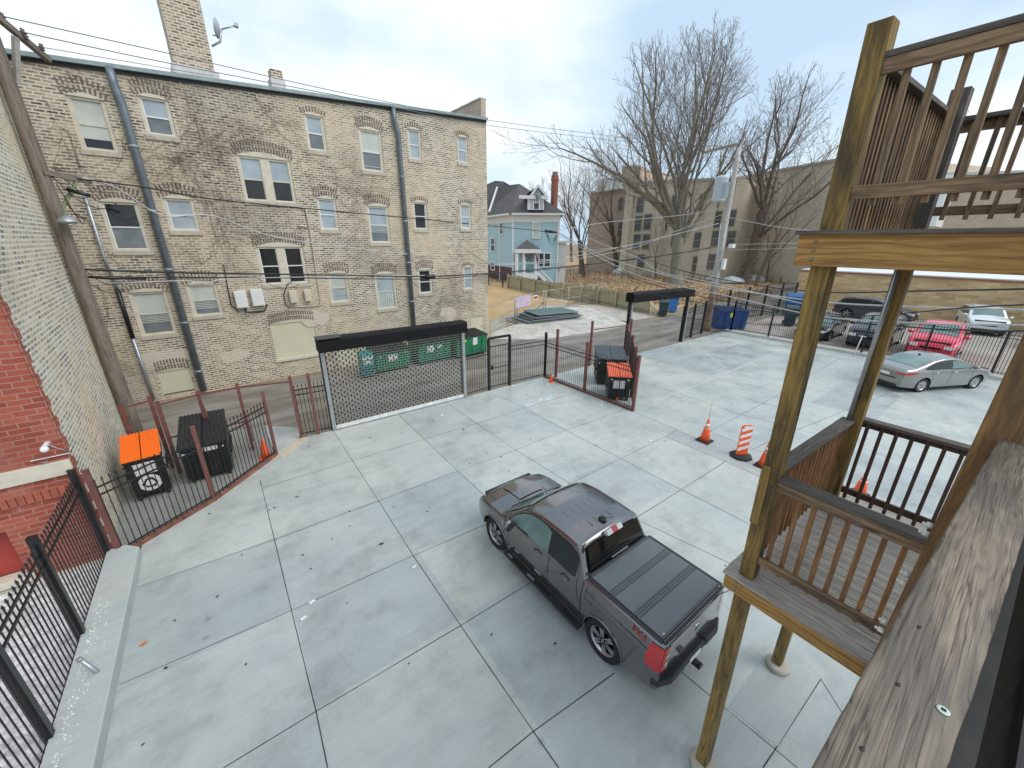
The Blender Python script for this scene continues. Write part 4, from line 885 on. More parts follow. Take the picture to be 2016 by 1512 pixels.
# ------------------------------------------------------------------ open grille roll gate
M_hood = plain('black_hood_paint', (.006, .006, .007), .65, 0, .4, spec=.25)
M_rod = plain('grille_rod', (.34, .34, .33), .4, .4, .1)
rg = thing('roll_gate', 'closed open-grille roll gate under a long black hood box', 'roll gate', (GL + GR) / 2)
Hh = 3.02
for q in (GL, GR):
    mb = MB(); mb.box(q.x - .07, q.x + .05, q.y - .07, q.y + .07, 0, Hh + .15); mb.box(q.x - .1, q.x + .1, q.y + .07, q.y + .11, 0, Hh, 1); mb.build('guide_post', [M_galv, M_black], rg)
mb = MB(); mb.prism([(0, 0), (0, 0)], 0, 0) if False else None
x0, x1 = GL.x - .12, GR.x + .08; y = GL.y
prof = [(-.28, Hh + .02), (-.28, Hh + .4), (-.18, Hh + .47), (.2, Hh + .47), (.24, Hh + .4), (.24, Hh + .02)]
def hood(mb, A, B, nrm):
    n = len(prof); o = len(mb.v)
    for q in (A, B): mb.v += [q + nrm * p[0] + U * p[1] for p in prof]
    for k in range(n): k2 = (k + 1) % n; mb.face((o + k, o + k2, o + n + k2, o + n + k))
    mb.face([o + k for k in range(n)][::-1]); mb.face([o + n + k for k in range(n)])
hood(mb, Vector((x0, y, 0)), Vector((x1, y, 0)), Vector((0, 1, 0))); mb.build('hood', M_hood, rg)
mb = MB(); mb.box(x0 - .02, x0 + .75, y - .3, y + .26, Hh + .475, Hh + .5); mb.build('motor_cover', plain('dark_cover', (.06, .06, .065), .5), rg)
gm = MB(); xg0, xg1 = GL.x + .06, GR.x - .08; n = 29; dz = (Hh - .2) / n; lk = .215; rj = random.Random(3)
for k in range(n + 1):
    z = .2 + k * dz
    gm.beam((xg0, y, z), (xg1, y, z), .014, .017, 0)
    if k < n:
        x = xg0 + (lk / 2 if k % 2 else 0) + .04
        while x < xg1: gm.box(x - .02, x + .02, y - .012, y + .012, z + .004, z + dz - .004, 1); x += lk
gm.build('grille', [M_rod, M_black], rg)
mb = MB(); mb.box(xg0, xg1, y - .04, y + .04, .06, .19); mb.box(xg0, xg1, y - .045, y + .045, .01, .055, 1); mb.build('bottom_bar', [plain('pale_bar', (.75, .75, .73), .4, .2), M_galv], rg)
# the second roll gate, rolled up
Q1, Q2 = g(1231, 694), g(1341, 672)
rg2 = thing('roll_gate', 'raised roll gate with black hood box spanning the open right entrance', 'roll gate', (Q1 + Q2) / 2)
h2 = 3.15; d2 = (Q2 - Q1).normalized(); n2 = Vector((-d2.y, d2.x, 0))
for q in (Q1, Q2):
    mb = MB(); mb.box(q.x - .12, q.x + .02, q.y - .09, q.y + .09, 0, h2 + .1); mb.box(q.x + .02, q.x + .14, q.y - .09, q.y + .09, 0, h2 + .1, 1); mb.build('guide_post', [M_black, M_galv], rg2)
mb = MB(); prof = [(-.35, h2 + .05), (-.35, h2 + .52), (-.22, h2 + .62), (.24, h2 + .62), (.3, h2 + .52), (.3, h2 + .05)]; hood(mb, Q1 - d2 * .15, Q2 + d2 * .15, n2); mb.build('hood', M_hood, rg2)
mb = MB(); mb.beam(Q1 + U * (h2 + .1), Q2 + U * (h2 + .1), .12, .12); mb.build('bottom_bar', M_alu, rg2)
# ------------------------------------------------------------------ dumpsters, bins, cones
def dumpster(name, label, c, rz, w, d, h, mbody, mlid, group=None, lid_slope=.12, sticker=None, casters=True, z=0, ribs=6, logo=False, cat='dumpster', side_m=None):
    t = thing(name, label, cat, (c[0], c[1], z), group, local=True, rz=rz); t.location = (c[0], c[1], z)
    zb = .16 if casters else .04; hw, hd = w / 2, d / 2
    mb = MB(); tb = .86   # base narrower at the front/back
    B = [(-hw * .97, -hd * tb, zb), (hw * .97, -hd * tb, zb), (hw * .97, hd * .95, zb), (-hw * .97, hd * .95, zb)]
    hf, hb = h, h + lid_slope
    T = [(-hw, -hd, hf), (hw, -hd, hf), (hw, hd, hb), (-hw, hd, hb)]
    mb.add(B + T, [(3, 2, 1, 0), (0, 1, 5, 4), (2, 3, 7, 6)]); mb.add(B + T, [(1, 2, 6, 5), (3, 0, 4, 7)], 1 if side_m else 0)
    # rim, side channels and vertical ribs
    for (a, b) in ((0, 1), (1, 2), (2, 3), (3, 0)): mb.beam(Vector(T[a]) - U * .03, Vector(T[b]) - U * .03, .05, .06)
    for sx in (-1, 1): mb.box(sx * (hw + .005) - .05, sx * (hw + .005) + .05, -hd * .6, hd * .7, h * .52, h * .62)
    for k in range(3): x = -hw * .62 + k * hw * .62; mb.beam((x, -hd * (tb + .02), zb + .05), (x, -hd - .005, h - .08), .05, .03)
    mb.build('body', [mbody, side_m or mbody], t, bevel=.008)
    mb = MB(); n = ribs
    for half in (0, 1):
        xa, xb = (-hw - .03, -.01) if half == 0 else (.01, hw + .03)
        A = [Vector((xa, -hd - .05, hf + .03)), Vector((xb, -hd - .05, hf + .03)), Vector((xb, hd, hb + .05)), Vector((xa, hd, hb + .05))]
        mb.add([q for q in A] + [q - U * .03 for q in A], [(0, 1, 2, 3), (7, 6, 5, 4), (4, 5, 1, 0), (5, 6, 2, 1), (6, 7, 3, 2), (7, 4, 0, 3)])
        for k in range(n):
            f = (k + .5) / n; a = A[0] + (A[1] - A[0]) * f; b = A[3] + (A[2] - A[3]) * f; mb.beam(a + U * .012, b + U * .012, (xb - xa) / n * .45, .03)
    mb.build('lid', mlid, t, bevel=.006)
    if casters:
        for sx in (-1, 1):
            for sy in (-1, 1):
                mb = MB(); mb.cyl((sx * hw * .8 - .03, sy * hd * .75, .08), (sx * hw * .8 + .03, sy * hd * .75, .08), .08, n=12); mb.box(sx * hw * .8 - .05, sx * hw * .8 + .05, sy * hd * .75 - .05, sy * hd * .75 + .05, .1, .17); mb.build('caster', M_blackmat, t)
    if sticker:
        for (sx, sz, sw, sh, m_) in sticker:
            f = (sz - zb) / (h - zb); y = -hd * (tb + (1 - tb) * f) - .016; mb = MB()
            f2 = (sz + sh - zb) / (h - zb); y2 = -hd * (tb + (1 - tb) * f2) - .016
            mb.quad((sx, y, sz), (sx + sw, y, sz), (sx + sw, y2, sz + sh), (sx, y2, sz + sh)); mb.quad((sx + sw, y + .01, sz), (sx, y + .01, sz), (sx, y2 + .01, sz + sh), (sx + sw, y2 + .01, sz + sh))
            mb.build('sticker', m_, t)
    return t
M_lidk = plain('black_plastic_lid', (.02, .021, .022), .38, 0, .3)
M_binblk = plain('bin_black', (.013, .015, .014), .5, 0, .3)
M_stk = None
def sticker_mat():
    m, nt, bs = newmat('printed_sticker'); uv = coord(nt, 'UV'); b = nt.nodes.new('ShaderNodeTexBrick'); nt.links.new(uv, b.inputs['Vector'])
    b.inputs['Scale'].default_value = 1; b.inputs['Brick Width'].default_value = .21; b.inputs['Row Height'].default_value = .1; b.inputs['Mortar Size'].default_value = .012
    b.inputs['Color1'].default_value = (.7, .7, .68, 1); b.inputs['Color2'].default_value = (.4, .4, .4, 1); b.inputs['Mortar'].default_value = (.75, .75, .73, 1)
    nt.links.new(b.outputs[0], bs.inputs['Base Color']); bs.inputs['Roughness'].default_value = .4; return m
M_stk = sticker_mat()
grp = 'green dumpsters behind the roll gate'
dumpster('dumpster', 'green dumpster with black lid and white notice next to the teal bin', (6.85, 20.35), math.radians(3), 1.95, 1.3, 1.12, M_green, M_lidk, grp, sticker=[(-.3, .6, .5, .38, M_stk), (.6, .92, .2, .07, M_stk), (-.8, .9, .12, .07, M_stk)])
dumpster('dumpster', 'green dumpster in the middle of the row with two notices', (9.35, 20.5), math.radians(3), 2.1, 1.3, 1.2, M_green, M_lidk, grp, sticker=[(-.5, .7, .45, .36, M_stk), (.15, .85, .28, .16, M_stk)])
dumpster('dumpster', 'green dumpster at the right of the row with yellow label', (11.75, 20.4), math.radians(3), 2.2, 1.4, 1.25, M_green, M_lidk, grp, sticker=[(-.8, 1.0, .35, .12, plain('yellow_label', (.7, .6, .1), .5)), (.0, .72, .35, .45, M_white)])
# teal newspaper-like bin
tb_ = thing('collection_bin', 'narrow teal bin with white labels beside the left green dumpster', 'bin', (5.45, 19.75, 0))
mb = MB(); mb.box(5.12, 5.8, 19.5, 20.0, .08, 1.15); mb.add([(5.12, 19.5, 1.15), (5.8, 19.5, 1.15), (5.8, 20, 1.32), (5.12, 20, 1.32), (5.12, 20, 1.15), (5.8, 20, 1.15)], [(0, 1, 2, 3), (1, 5, 2), (0, 3, 4), (4, 3, 2, 5)]); mb.build('body', M_teal, tb_, bevel=.015)
mb = MB(); mb.box(5.2, 5.72, 19.488, 19.5, .95, 1.1); mb.box(5.25, 5.65, 19.488, 19.5, .72, .86); mb.build('label_plate', M_stk, tb_)
mb = MB(); mb.box(5.22, 5.7, 19.485, 19.5, .18, .55); mb.build('flap', plain('teal_dark', (.015, .12, .12), .4), tb_)
# left enclosure
d1 = dumpster('dumpster', 'narrow black dumpster with bright orange lid in the left enclosure', (-2.5, 13.45), math.radians(5), .74, 1.3, 1.25, M_binblk, plain('orange_lid', (.9, .17, .01), .4, 0, .05), sticker=[(-.24, .78, .46, .34, M_stk)], side_m=None, lid_slope=.2)
mb = MB()      # round recycling emblem
tt = [0, 2 * PI / 3, 4 * PI / 3]
mb.add([(.24 * math.cos(2 * PI * k / 28), 0, .24 * math.sin(2 * PI * k / 28)) for k in range(28)], [tuple(range(28))])
for a in tt:
    def rp(x, y): return (x * math.cos(a) - y * math.sin(a), -.006, x * math.sin(a) + y * math.cos(a))
    mb.add([rp(-.05, -.13), rp(.07, -.13), rp(.07, -.085), rp(-.05, -.085)], [(0, 1, 2, 3)], 1); mb.add([rp(.06, -.16), rp(.13, -.1), rp(.06, -.05)], [(0, 1, 2)], 1)
    mb.add([rp(-.1, -.12), rp(-.05, -.13), rp(-.05, -.085), rp(-.12, -.04)], [(0, 1, 2, 3)], 1)
mb.v = [Vector((p.x, -.605 + p.y - (p.z) * .07, p.z + .5)) for p in mb.v]
mb.build('recycling_emblem', [M_white, M_binblk], d1)
mb = MB(); mb.quad((.385, -.45, .4), (.385, .4, .4), (.388, .5, 1.12), (.388, -.5, 1.12)); mb.build('side_panel', M_white, d1)
d2_ = dumpster('dumpster', 'large black dumpster with ribbed black lid in the left enclosure', (-1.16, 13.8), math.radians(-2), 1.08, 1.75, 1.17, M_binblk, M_lidk, sticker=[(-.1, .97, .42, .13, M_stk), (-.5, .96, .07, .07, M_white), (.42, 1.0, .05, .05, M_white)], side_m=plain('bin_side_grey', (.06, .075, .065), .5), lid_slope=.3)
# right enclosure
dumpster('dumpster', 'black dumpster with orange lid and white notice in the right enclosure', (13.75, 10.35), math.radians(-45), .95, 1.3, 1.15, M_binblk, plain('coral_lid', (.85, .16, .06), .4), sticker=[(-.27, .6, .5, .38, M_stk), (-.38, .98, .07, .07, M_white), (.32, .98, .07, .07, M_white)], side_m=None, lid_slope=.2)
dumpster('dumpster', 'black dumpster with grey lid behind the orange-lidded one', (15.0, 11.9), math.radians(-42), 1.35, 1.4, 1.35, M_binblk, plain('slate_lid', (.07, .08, .09), .35), sticker=[(-.62, 1.15, .07, .07, M_white)], lid_slope=.3)
dumpster('dumpster', 'royal blue dumpster beside the pale pole', (33.6, 14.9), math.radians(-38), 2.2, 1.6, 1.5, plain('blue_dumpster_paint', (.01, .06, .22), .4, 0, .15), plain('blue_lid', (.008, .04, .15), .4), sticker=[(-.35, 1.0, .28, .38, plain('yellow_label', (.7, .6, .1), .5))], casters=False)
def cart(label, c, rz, m, h=1.1, s=1.0, group=None):
    t = thing('wheelie_bin', label, 'wheelie bin', (c[0], c[1], 0), group, local=True, rz=rz); t.location = (c[0], c[1], 0); t.scale = (s, s, s)
    mb = MB(); B = [(-.24, -.24, .05), (.24, -.24, .05), (.24, .28, .05), (-.24, .28, .05)]; T = [(-.31, -.36, .98), (.31, -.36, .98), (.31, .36, 1.02), (-.31, .36, 1.02)]
    mb.add(B + T, [(3, 2, 1, 0), (4, 5, 6, 7), (0, 1, 5, 4), (1, 2, 6, 5), (2, 3, 7, 6), (3, 0, 4, 7)]); mb.build('body', m, t, bevel=.02)
    mb = MB(); mb.add([(-.34, -.4, 1.0), (.34, -.4, 1.0), (.34, .4, 1.06), (-.34, .4, 1.06), (-.28, -.3, 1.1), (.28, -.3, 1.1), (.28, .3, 1.14), (-.28, .3, 1.14)], [(3, 2, 1, 0), (4, 5, 6, 7), (0, 1, 5, 4), (1, 2, 6, 5), (2, 3, 7, 6), (3, 0, 4, 7)]); mb.build('lid', m, t, bevel=.01)
    for sx in (-1, 1): mb = MB(); mb.cyl((sx * .26, .34, .13), (sx * .31, .34, .13), .13, n=12); mb.build('wheel', M_blackmat, t)
    return t
M_bluebin = plain('bright_blue_plastic', (.06, .2, .6), .4); M_dkbin = plain('dark_teal_plastic', (.03, .06, .07), .5)
p = g(1304, 622); q = g(1323, 614)
cart('dark grey wheelie bin at the near end of the wooden fence', (p.x, p.y), -.9, M_dkbin, s=1.35, group='wheelie bins by the wooden fence')
cart('bright blue wheelie bin behind the dark one at the wooden fence', (q.x, q.y), -.9, M_bluebin, s=1.45, group='wheelie bins by the wooden fence')
mbl = plain('navy_bin', (.02, .1, .26), .45)
for (u, v, lb) in ((1553, 622, 'left blue wheelie bin of the pair by the tall post'), (1571, 622, 'right blue wheelie bin of the pair, partly behind the wooden post')):
    p = g(u, v); cart(lb, (p.x, p.y), -1.2, mbl, s=1.9, group='blue wheelie bins in the neighbouring lot')
p = g(1556, 640); cart('dark grey wheelie bin in front of the blue pair', (p.x - .5, p.y), -1.2, M_dkbin, s=1.5, group='blue wheelie bins in the neighbouring lot')
M_cone = plain('cone_orange', (.95, .13, .03), .45, 0, .06); M_refl = plain('reflective_white', (.8, .8, .8), .35)
def cone(label, p, h=.72, pole=True, tilt=0, bands=True):
    t = thing('traffic_cone', label, 'traffic cone', p, 'orange traffic cones', local=True); t.location = p; s = h / .72
    mb = MB(); mb.box(-.19 * s, .19 * s, -.19 * s, .19 * s, 0, .045); mb.build('base', M_blackmat if pole else M_cone, t, bevel=.012)
    R = lambda z: (.145 - .115 * z / .68) * s
    mb = MB(); mb.lathe((0, 0, 0), [(R(0), .045), (R(.3 * .9), .3 * s), (R(.68), .68 * s), (R(.7) * .9, .72 * s), (.001, .725 * s)], 20); mb.build('body', M_cone, t)
    if bands:
        for (a, b) in ((.3, .44), (.49, .58)):
            mb = MB(); mb.lathe((0, 0, 0), [(R(a) + .004, a * s), (R(b) + .004, b * s)], 20); mb.build('reflective_band', M_refl, t)
    if pole: mb = MB(); mb.cyl((0, 0, .7 * s), (.03, .01, 1.55), .009, n=6); mb.build('rod', plain('pink_rod', (.75, .3, .28), .5), t)
    if tilt: t.rotation_euler = (tilt, .3, .4)
    return t
cone('orange traffic cone with thin rod left of the striped panel', g(1387, 868), .86)
cone('orange traffic cone with thin rod half hidden by the wooden post', g(1503, 918), .86)
cone('orange traffic cone with thin rod seen through the deck balusters', g(1690, 974), .8)
cone('small plain orange cone at the fence corner behind the gate', g(1085, 752), .45, False, bands=False)
cone('plain orange cone inside the left enclosure', g(525, 902), .72, False, bands=False)
cone('toppled orange cone at the foot of the orange-lidded dumpster', g(1213, 786) + Vector((0, 0, .12)), .5, False, 1.2, False)
p = g(1458, 899); t = thing('striped_panel', 'orange and white striped traffic panel on a round black base', 'traffic panel', p, local=True, rz=-.62); t.location = p
mb = MB(); mb.lathe((0, 0, 0), [(.33, 0), (.35, .03), (.33, .07), (.12, .1), (.001, .1)], 8); mb.build('base', M_blackmat, t)
mb = MB(); Wp, Hp = .17, 1.0
def stripe(mbx, z0, z1, off, mi): mbx.obox((0, off, (z0 + z1) / 2), (Wp, 0, .1), (0, .004, 0), (0, 0, (z1 - z0) / 2), mi)
mb.box(-Wp - .015, Wp + .015, -.02, .02, .08, Hp + .05); mb.box(-Wp - .015, -Wp * .6, -.02, .02, Hp + .05, Hp + .14); mb.box(Wp * .6, Wp + .015, -.02, .02, Hp + .05, Hp + .14); mb.box(-Wp * .75, Wp * .75, -.02, .02, Hp + .12, Hp + .16)
mb.build('board', M_cone, t, bevel=.01)
mb = MB()
for k in range(4):
    z = .22 + k * .23; mb.add([(-Wp, -.024, z), (Wp, -.024, z + .12), (Wp, -.024, z + .235), (-Wp, -.024, z + .115)], [(0, 1, 2, 3)])
mb.build('white_stripes', M_refl, t)
# stack of folded fence panels, loose boards
p = g(1095, 636); st = thing('panel_stack', 'untidy stack of dark green fence panels lying on the gravel', 'panel stack', p)
ps = [plain('panel_slate', (.1, .13, .14), .5, 0, .2), plain('panel_green', (.07, .15, .14), .5, 0, .2), plain('panel_edge', (.25, .29, .3), .5)]
rr = random.Random(2); A0, A1 = g(1042, 640), g(1155, 628); ax = (A1 - A0); L = ax.length; ax.normalize(); nx = Vector((-ax.y, ax.x, 0))
for k in range(7):
    c = A0 + ax * (L * (.5 + rr.uniform(-.04, .06)) + (0 if k > 0 else -1)) + nx * (1.7 + rr.uniform(-.15, .15)) + U * (.06 + k * .11); a = rr.uniform(-.07, .07); X = (ax * math.cos(a) + nx * math.sin(a)); Y = nx * math.cos(a) - ax * math.sin(a)
    w_ = L * (.5 - .03 * k); mb = MB(); mb.obox(c, X * w_, Y * 1.35, U * .012, 1 if k > 4 else 0)
    for s_ in (-1, 1): mb.obox(c + Y * 1.35 * s_, X * w_, Y * .03, U * .03, 2); mb.obox(c + X * w_ * s_, Y * 1.35, X * .03, U * .03, 2)
    mb.build('panel', ps, st)
mb = MB(); b0 = g(1010, 632)
for k in range(6): a = rr.uniform(-.5, .5); c = b0 + Vector((rr.uniform(-.6, 1.2), rr.uniform(-.6, .6), .03 + .02 * k)); mb.beam(c - Vector((math.cos(a), math.sin(a), 0)), c + Vector((math.cos(a), math.sin(a), 0)), .12, .03)
tag(mb.build('loose_boards', plain('brown_board', (.22, .1, .06), .8, 0, .3)), 'loose brown boards scattered beside the panel stack', 'boards')
# ------------------------------------------------------------------ weathered board fence
M_wf = wood('mossy_fence_wood', (.55, .5, .34), (.26, .22, .14), (.2, .21, .08), .5, False, gs=.4)
W0, W1 = g(1001, 567), g(1278, 617.6)
wf = thing('board_fence', 'weathered mossy board fence with posts running from the blue house to the alley', 'fence', (W0 + W1) / 2)
pl = [(1001, 567), (1025, 572), (1052, 578.5), (1079, 583.5), (1108, 589), (1144, 593.5), (1177, 598), (1212, 604.5), (1240, 611), (1278, 617.6)]
hh = [1.95, 1.95, 1.95, 1.9, 1.9, 1.85, 1.85, 1.8, 1.8, 1.7]
PP = [g(*q) for q in pl]
for i in range(len(PP) - 1):
    a, b = PP[i], PP[i + 1]; d = b - a; L = d.length; d.normalize(); nrm = Vector((-d.y, d.x, 0)); 
    if nrm.dot(a) > 0: nrm = -nrm
    mb = MB(); n = max(4, int(L / .2)); h = (hh[i] + hh[i + 1]) / 2
    for k in range(n):
        q = a + d * (L * (k + .5) / n) - nrm * .06; hz = h * random.uniform(.96, 1.0); mb.obox(q + U * hz / 2, d * (L / n * .46), nrm * .012, U * hz / 2)
    for z in (.45, h - .3): mb.beam(a + U * z + nrm * .0, b + U * z + nrm * .0, .1, .13)
    mb.build('board_panel', M_wf, wf)
    mb = MB(); q_ = a + nrm * .08; mb.box(q_.x - .12, q_.x + .12, q_.y - .12, q_.y + .12, 0, h + .1); mb.build('post', M_wf, wf)
q = g(1284, 619)
mb = MB()
for k in range(4): mb.beam(q + Vector((.2 * k - .3, -.3 - .1 * k, 0)), q + Vector((.1 * k, .5, 1.5 - .1 * k)), .1, .03)
tag(mb.build('leaning_planks', plain('pale_plank', (.42, .36, .26), .8)), 'pale planks leaning against the end of the board fence', 'planks')
# ------------------------------------------------------------------ chain link fence with its signs
M_cl = plain('chainlink_pipe', (.4, .4, .34), .5, .3, .15)
CLp = [g(966, 656), g(1013, 630), g(1069, 614), g(1118, 604), g(1165, 597), g(1190, 592)]
cl = thing('chain_link_fence', 'thin galvanised chain link fence in front of the lawn', 'fence', CLp[1])
mb = MB()
for i in range(len(CLp) - 1):
    a, b = CLp[i], CLp[i + 1]
    for z in (2.05, .95, .1): mb.tube([a + U * z, b + U * z], .035, 5)
mb.build('rail', M_cl, cl)
mb = MB()
for i in range(len(CLp) - 1):
    a, b = CLp[i], CLp[i + 1]; d = b - a; L = d.length; n = int(L / .35)
    for k in range(n):
        for sg in (0, 1):
            s0 = L * k / n; s1 = s0 + 2.0
            p, q, z0, z1 = (s0, min(s1, L), .1, .1 + (min(s1, L) - s0)) if sg == 0 else (s0, max(s0 - 2, 0), .1, .1 + (s0 - max(s0 - 2, 0)))
            mb.tube([a + d / L * p + U * z0, a + d / L * q + U * z1], .005, 3, 0, False, False)
mb.build('mesh', M_cl, cl)
for q in CLp[1:] + [CLp[1] + Vector((.5, .3, 0)), CLp[2] + Vector((.2, -.1, 0))]:
    mb = MB(); mb.cyl(q, q + U * 2.15, .05, n=8); mb.build('post', M_cl, cl)
dd = (CLp[2] - CLp[1]).normalized(); nn = Vector((dd.y, -dd.x, 0))
def signm():
    m, nt, bs = newmat('banner_print'); n = noise(nt, coord(nt), 4, 4, .7); r = ramp(nt, [(.4, (.75, .7, .75)), (.5, (.55, .3, .45)), (.56, (.8, .75, .78)), (.62, (.3, .3, .5))]); nt.links.new(n, r.inputs[0]); nt.links.new(r.outputs[0], bs.inputs['Base Color']); return m
c = CLp[1] + dd * 1.35 + nn * .07; mb = MB(); mb.obox(c + U * 1.5, dd * 1.25, nn * .01, U * .52)
tag(mb.build('banner', signm()), 'faded pink and white banner tied to the chain link fence', 'banner')
c = CLp[1] + dd * 3.6 + nn * .07; mb = MB(); mb.obox(c + U * 1.62, dd * .42, nn * .01, U * .22); mb.obox(c + U * 1.62 + nn * .012, dd * .33, nn * .004, U * .12, 1)
tag(mb.build('warning_sign', [M_white, plain('sign_red', (.5, .06, .05), .5)]), 'small white sign with red block on the chain link fence', 'sign')
mb = MB(); mb.beam(CLp[1] + dd * 3.0 + U * .3 + nn * .2, CLp[2] + U * 1.0 + nn * .1, .1, .05); tag(mb.build('leaning_board', plain('brown_board', (.22, .1, .06))), 'long brown board leaning on the chain link fence', 'board')
mb = MB(); a = g(1080, 590); b = g(1116, 595); mb.beam(a + U * .06, b + U * .06, .3, .1); tag(mb.build('white_plank', M_white), 'long white plank lying on the lawn', 'plank')
# ------------------------------------------------------------------ blue house
M_blue = None
def clap():
    m, nt, bs = newmat('blue_clapboard'); uv = coord(nt, 'UV'); wv = N(nt, 'ShaderNodeTexWave', Scale=.8, Distortion=0.0); wv.wave_type = 'BANDS'; wv.bands_direction = 'Y'; wv.wave_profile = 'SAW'
    nt.links.new(uv, wv.inputs['Vector']); r = ramp(nt, [(.0, (.36, .54, .6)), (.85, (.4, .6, .65)), (1, (.27, .4, .45))]); nt.links.new(wv.outputs[0], r.inputs[0])
    nt.links.new(mixc(nt, r.outputs[0], (.42, .57, .62), noise(nt, uv, .25, 3)), bs.inputs['Base Color']); bs.inputs['Roughness'].default_value = .7; return m
M_blue = clap(); M_trim = plain('white_trim', (.72, .74, .76), .6, 0, .05)
M_roofs = patchy('asphalt_shingle', [(.09, .085, .08), (.14, .13, .125)], 1.2, .25, fsc=8)
M_dark = plain('house_pane', (.05, .06, .07), .1, 0, .4)
DH = 70.0
def az_at(u, D=DH, v=480): return at_dist(u, v, D)
h1 = at_dist(1010, 480, DH); h2 = at_dist(1099, 480, DH * 1.0); h0 = at_dist(955, 480, DH * 1.16)
HF = VPlane(h1, h2); HS = VPlane(h0, h1)
if HF.n.dot(Vector((h1.x, h1.y, 0))) > 0: HF.n = -HF.n
if HS.n.dot(Vector((h1.x, h1.y, 0))) > 0: HS.n = -HS.n
bh = thing('blue_house', 'pale blue clapboard house with hipped grey roof, dormer and porch', 'house', (h1.x, h1.y, 0))
ze = HF.sz(1050, 424)[1]; Lf, Ls_ = HF.L, HS.L; B3 = h2 - h1; dF, dS = HF.d, HS.d
def PF(s, z, o=0): return HF.a + HF.d * s + HF.n * o + U * z
def PS(s, z, o=0): return HS.a + HS.d * s + HS.n * o + U * z
mb = MB(); deep = 14
A_ = PF(0, 0); B_ = PF(Lf, 0); Bb = PF(Lf, 0, -deep); S0 = PS(0, 0); Sb = PS(0, 0, -deep)
for (p, q) in ((A_, B_), (B_, Bb), (S0, A_), (Sb, S0), (Bb, Sb)): mb.quad(p, q, q + U * ze, p + U * ze)
mb.build('wall', M_blue, bh)
mb = MB(); mb.beam(PF(-.1, ze - .5, .06), PF(Lf + .1, ze - .5, .06), .1, 1.1); mb.beam(PF(-.2, ze + .15, .55), PF(Lf + .8, ze + .15, .55), 1.2, .25); mb.beam(PS(0, ze - .5, .06), PS(Ls_, ze - .5, .06), .1, 1.1); mb.beam(PS(0, ze + .15, .55), PS(Ls_, ze + .15, .55), 1.2, .25)
for s_ in (0, Lf): mb.beam(PF(s_, 0, .08), PF(s_, ze, .08), .3, .16, 0, up=HF.n)
mb.beam(PS(Ls_ - 5.2, 0, .08), PS(Ls_ - 5.2, ze, .08), .25, .16, 0, up=HS.n)
mb.build('trim', M_trim, bh)
# hipped roof
def hz(u, v, D=DH + 4): return at_dist(u, v, D)
E1, E2, E0 = PF(-.3, ze + .28, 1.1), PF(Lf + .9, ze + .28, 1.1), PS(0, ze + .28, 1.1)
ap = hz(1023, 362, DH + 6); ap2 = hz(1086, 400, DH + 3); lb = hz(979, 367, DH + 10); Eb = PF(Lf + .9, ze + .28, -deep)
apb = ap + Vector((8, 8, 0))
mb = MB(); mb.add([E0, E1, E2, ap, lb, Eb, apb], [(0, 1, 3, 4), (1, 2, 3), (2, 5, 6, 3), (3, 6, 4)])
t0 = hz(975, 356, DH + 16); t1 = hz(991, 357, DH + 16); t2 = hz(1003, 364, DH + 15); t3 = hz(955, 364, DH + 16); l0 = hz(940, 420, DH + 14); l1 = hz(1012, 420, DH + 14)
mb.add([l0, l1, t2, t1, t0, t3], [(0, 1, 2, 3, 4, 5)]); mb.add([E0 + U * .1, lb + U * .1, t3, l0], [(0, 1, 2, 3)])
mb.build('roof', M_roofs, bh)
mb = MB(); mb.beam(hz(963, 417, DH + 5), hz(979, 368, DH + 9), .3, .12); mb.build('roof_valley_strip', M_trim, bh)
# dormer
dm = MB(); q = lambda u, v, D=DH - 1.2: at_dist(u, v, D)
front = [q(1039, 413.5), q(1071, 413.5), q(1071, 389), q(1059.5, 368), q(1039, 389)]
back = [p + (ap - E1).normalized() * 0 + Vector((HF.n.x, HF.n.y, 0)) * -6 for p in front]
dm.add(front + back, [(0, 1, 2, 3, 4), (5, 0, 4, 9), (1, 6, 7, 2)]); do = dm.build('dormer', plain('pale_grey_siding', (.5, .56, .6), .7, 0, .06), bh)
dm = MB(); n6 = Vector((HF.n.x, HF.n.y, 0))
pk, el, er = q(1059.5, 365.5), q(1031, 387.5), q(1077, 388)
dm.add([pk + n6 * .5, er + n6 * .5, er - n6 * 6, pk - n6 * 6, el + n6 * .5, el - n6 * 6], [(0, 1, 2, 3), (4, 0, 3, 5)]); dm.build('dormer_roof', M_roofs, do)
dm = MB(); dm.beam(pk + n6 * .55, er + n6 * .55, .15, .35); dm.beam(pk + n6 * .55, q(1045, 386.5) + n6 * .55, .15, .35); dm.beam(q(1022, 388) + n6 * .3, q(1053, 389) + n6 * .3, .6, .5); dm.beam(q(1066, 389) + n6 * .3, q(1079, 389.5) + n6 * .3, .6, .5)
for u in (1041.5, 1050, 1062, 1069.5): dm.beam(q(u, 413) + n6 * .05, q(u, 391) + n6 * .05, .22 if u not in (1041.5,) else .5, .15, 0, up=n6)
dm.build('dormer_trim', M_trim, do)
dm = MB(); dm.add([q(1051, 411) + n6 * .06, q(1061, 411) + n6 * .06, q(1061, 390) + n6 * .06, q(1059.5, 386) + n6 * .06, q(1056, 383.5) + n6 * .06, q(1052.5, 386) + n6 * .06, q(1051, 390) + n6 * .06], [(0, 1, 2, 3, 4, 5, 6)]); pn = dm.build('dormer_window', M_dark, do)
dm = MB(); dm.beam(q(1051, 398.5) + n6 * .1, q(1061, 398.5) + n6 * .1, .06, .14); dm.beam(q(1054.3, 398) + n6 * .1, q(1054.3, 385) + n6 * .1, .08, .06, 0, up=n6); dm.beam(q(1057.7, 398) + n6 * .1, q(1057.7, 385) + n6 * .1, .08, .06, 0, up=n6); dm.build('glazing_bar', M_trim, pn)
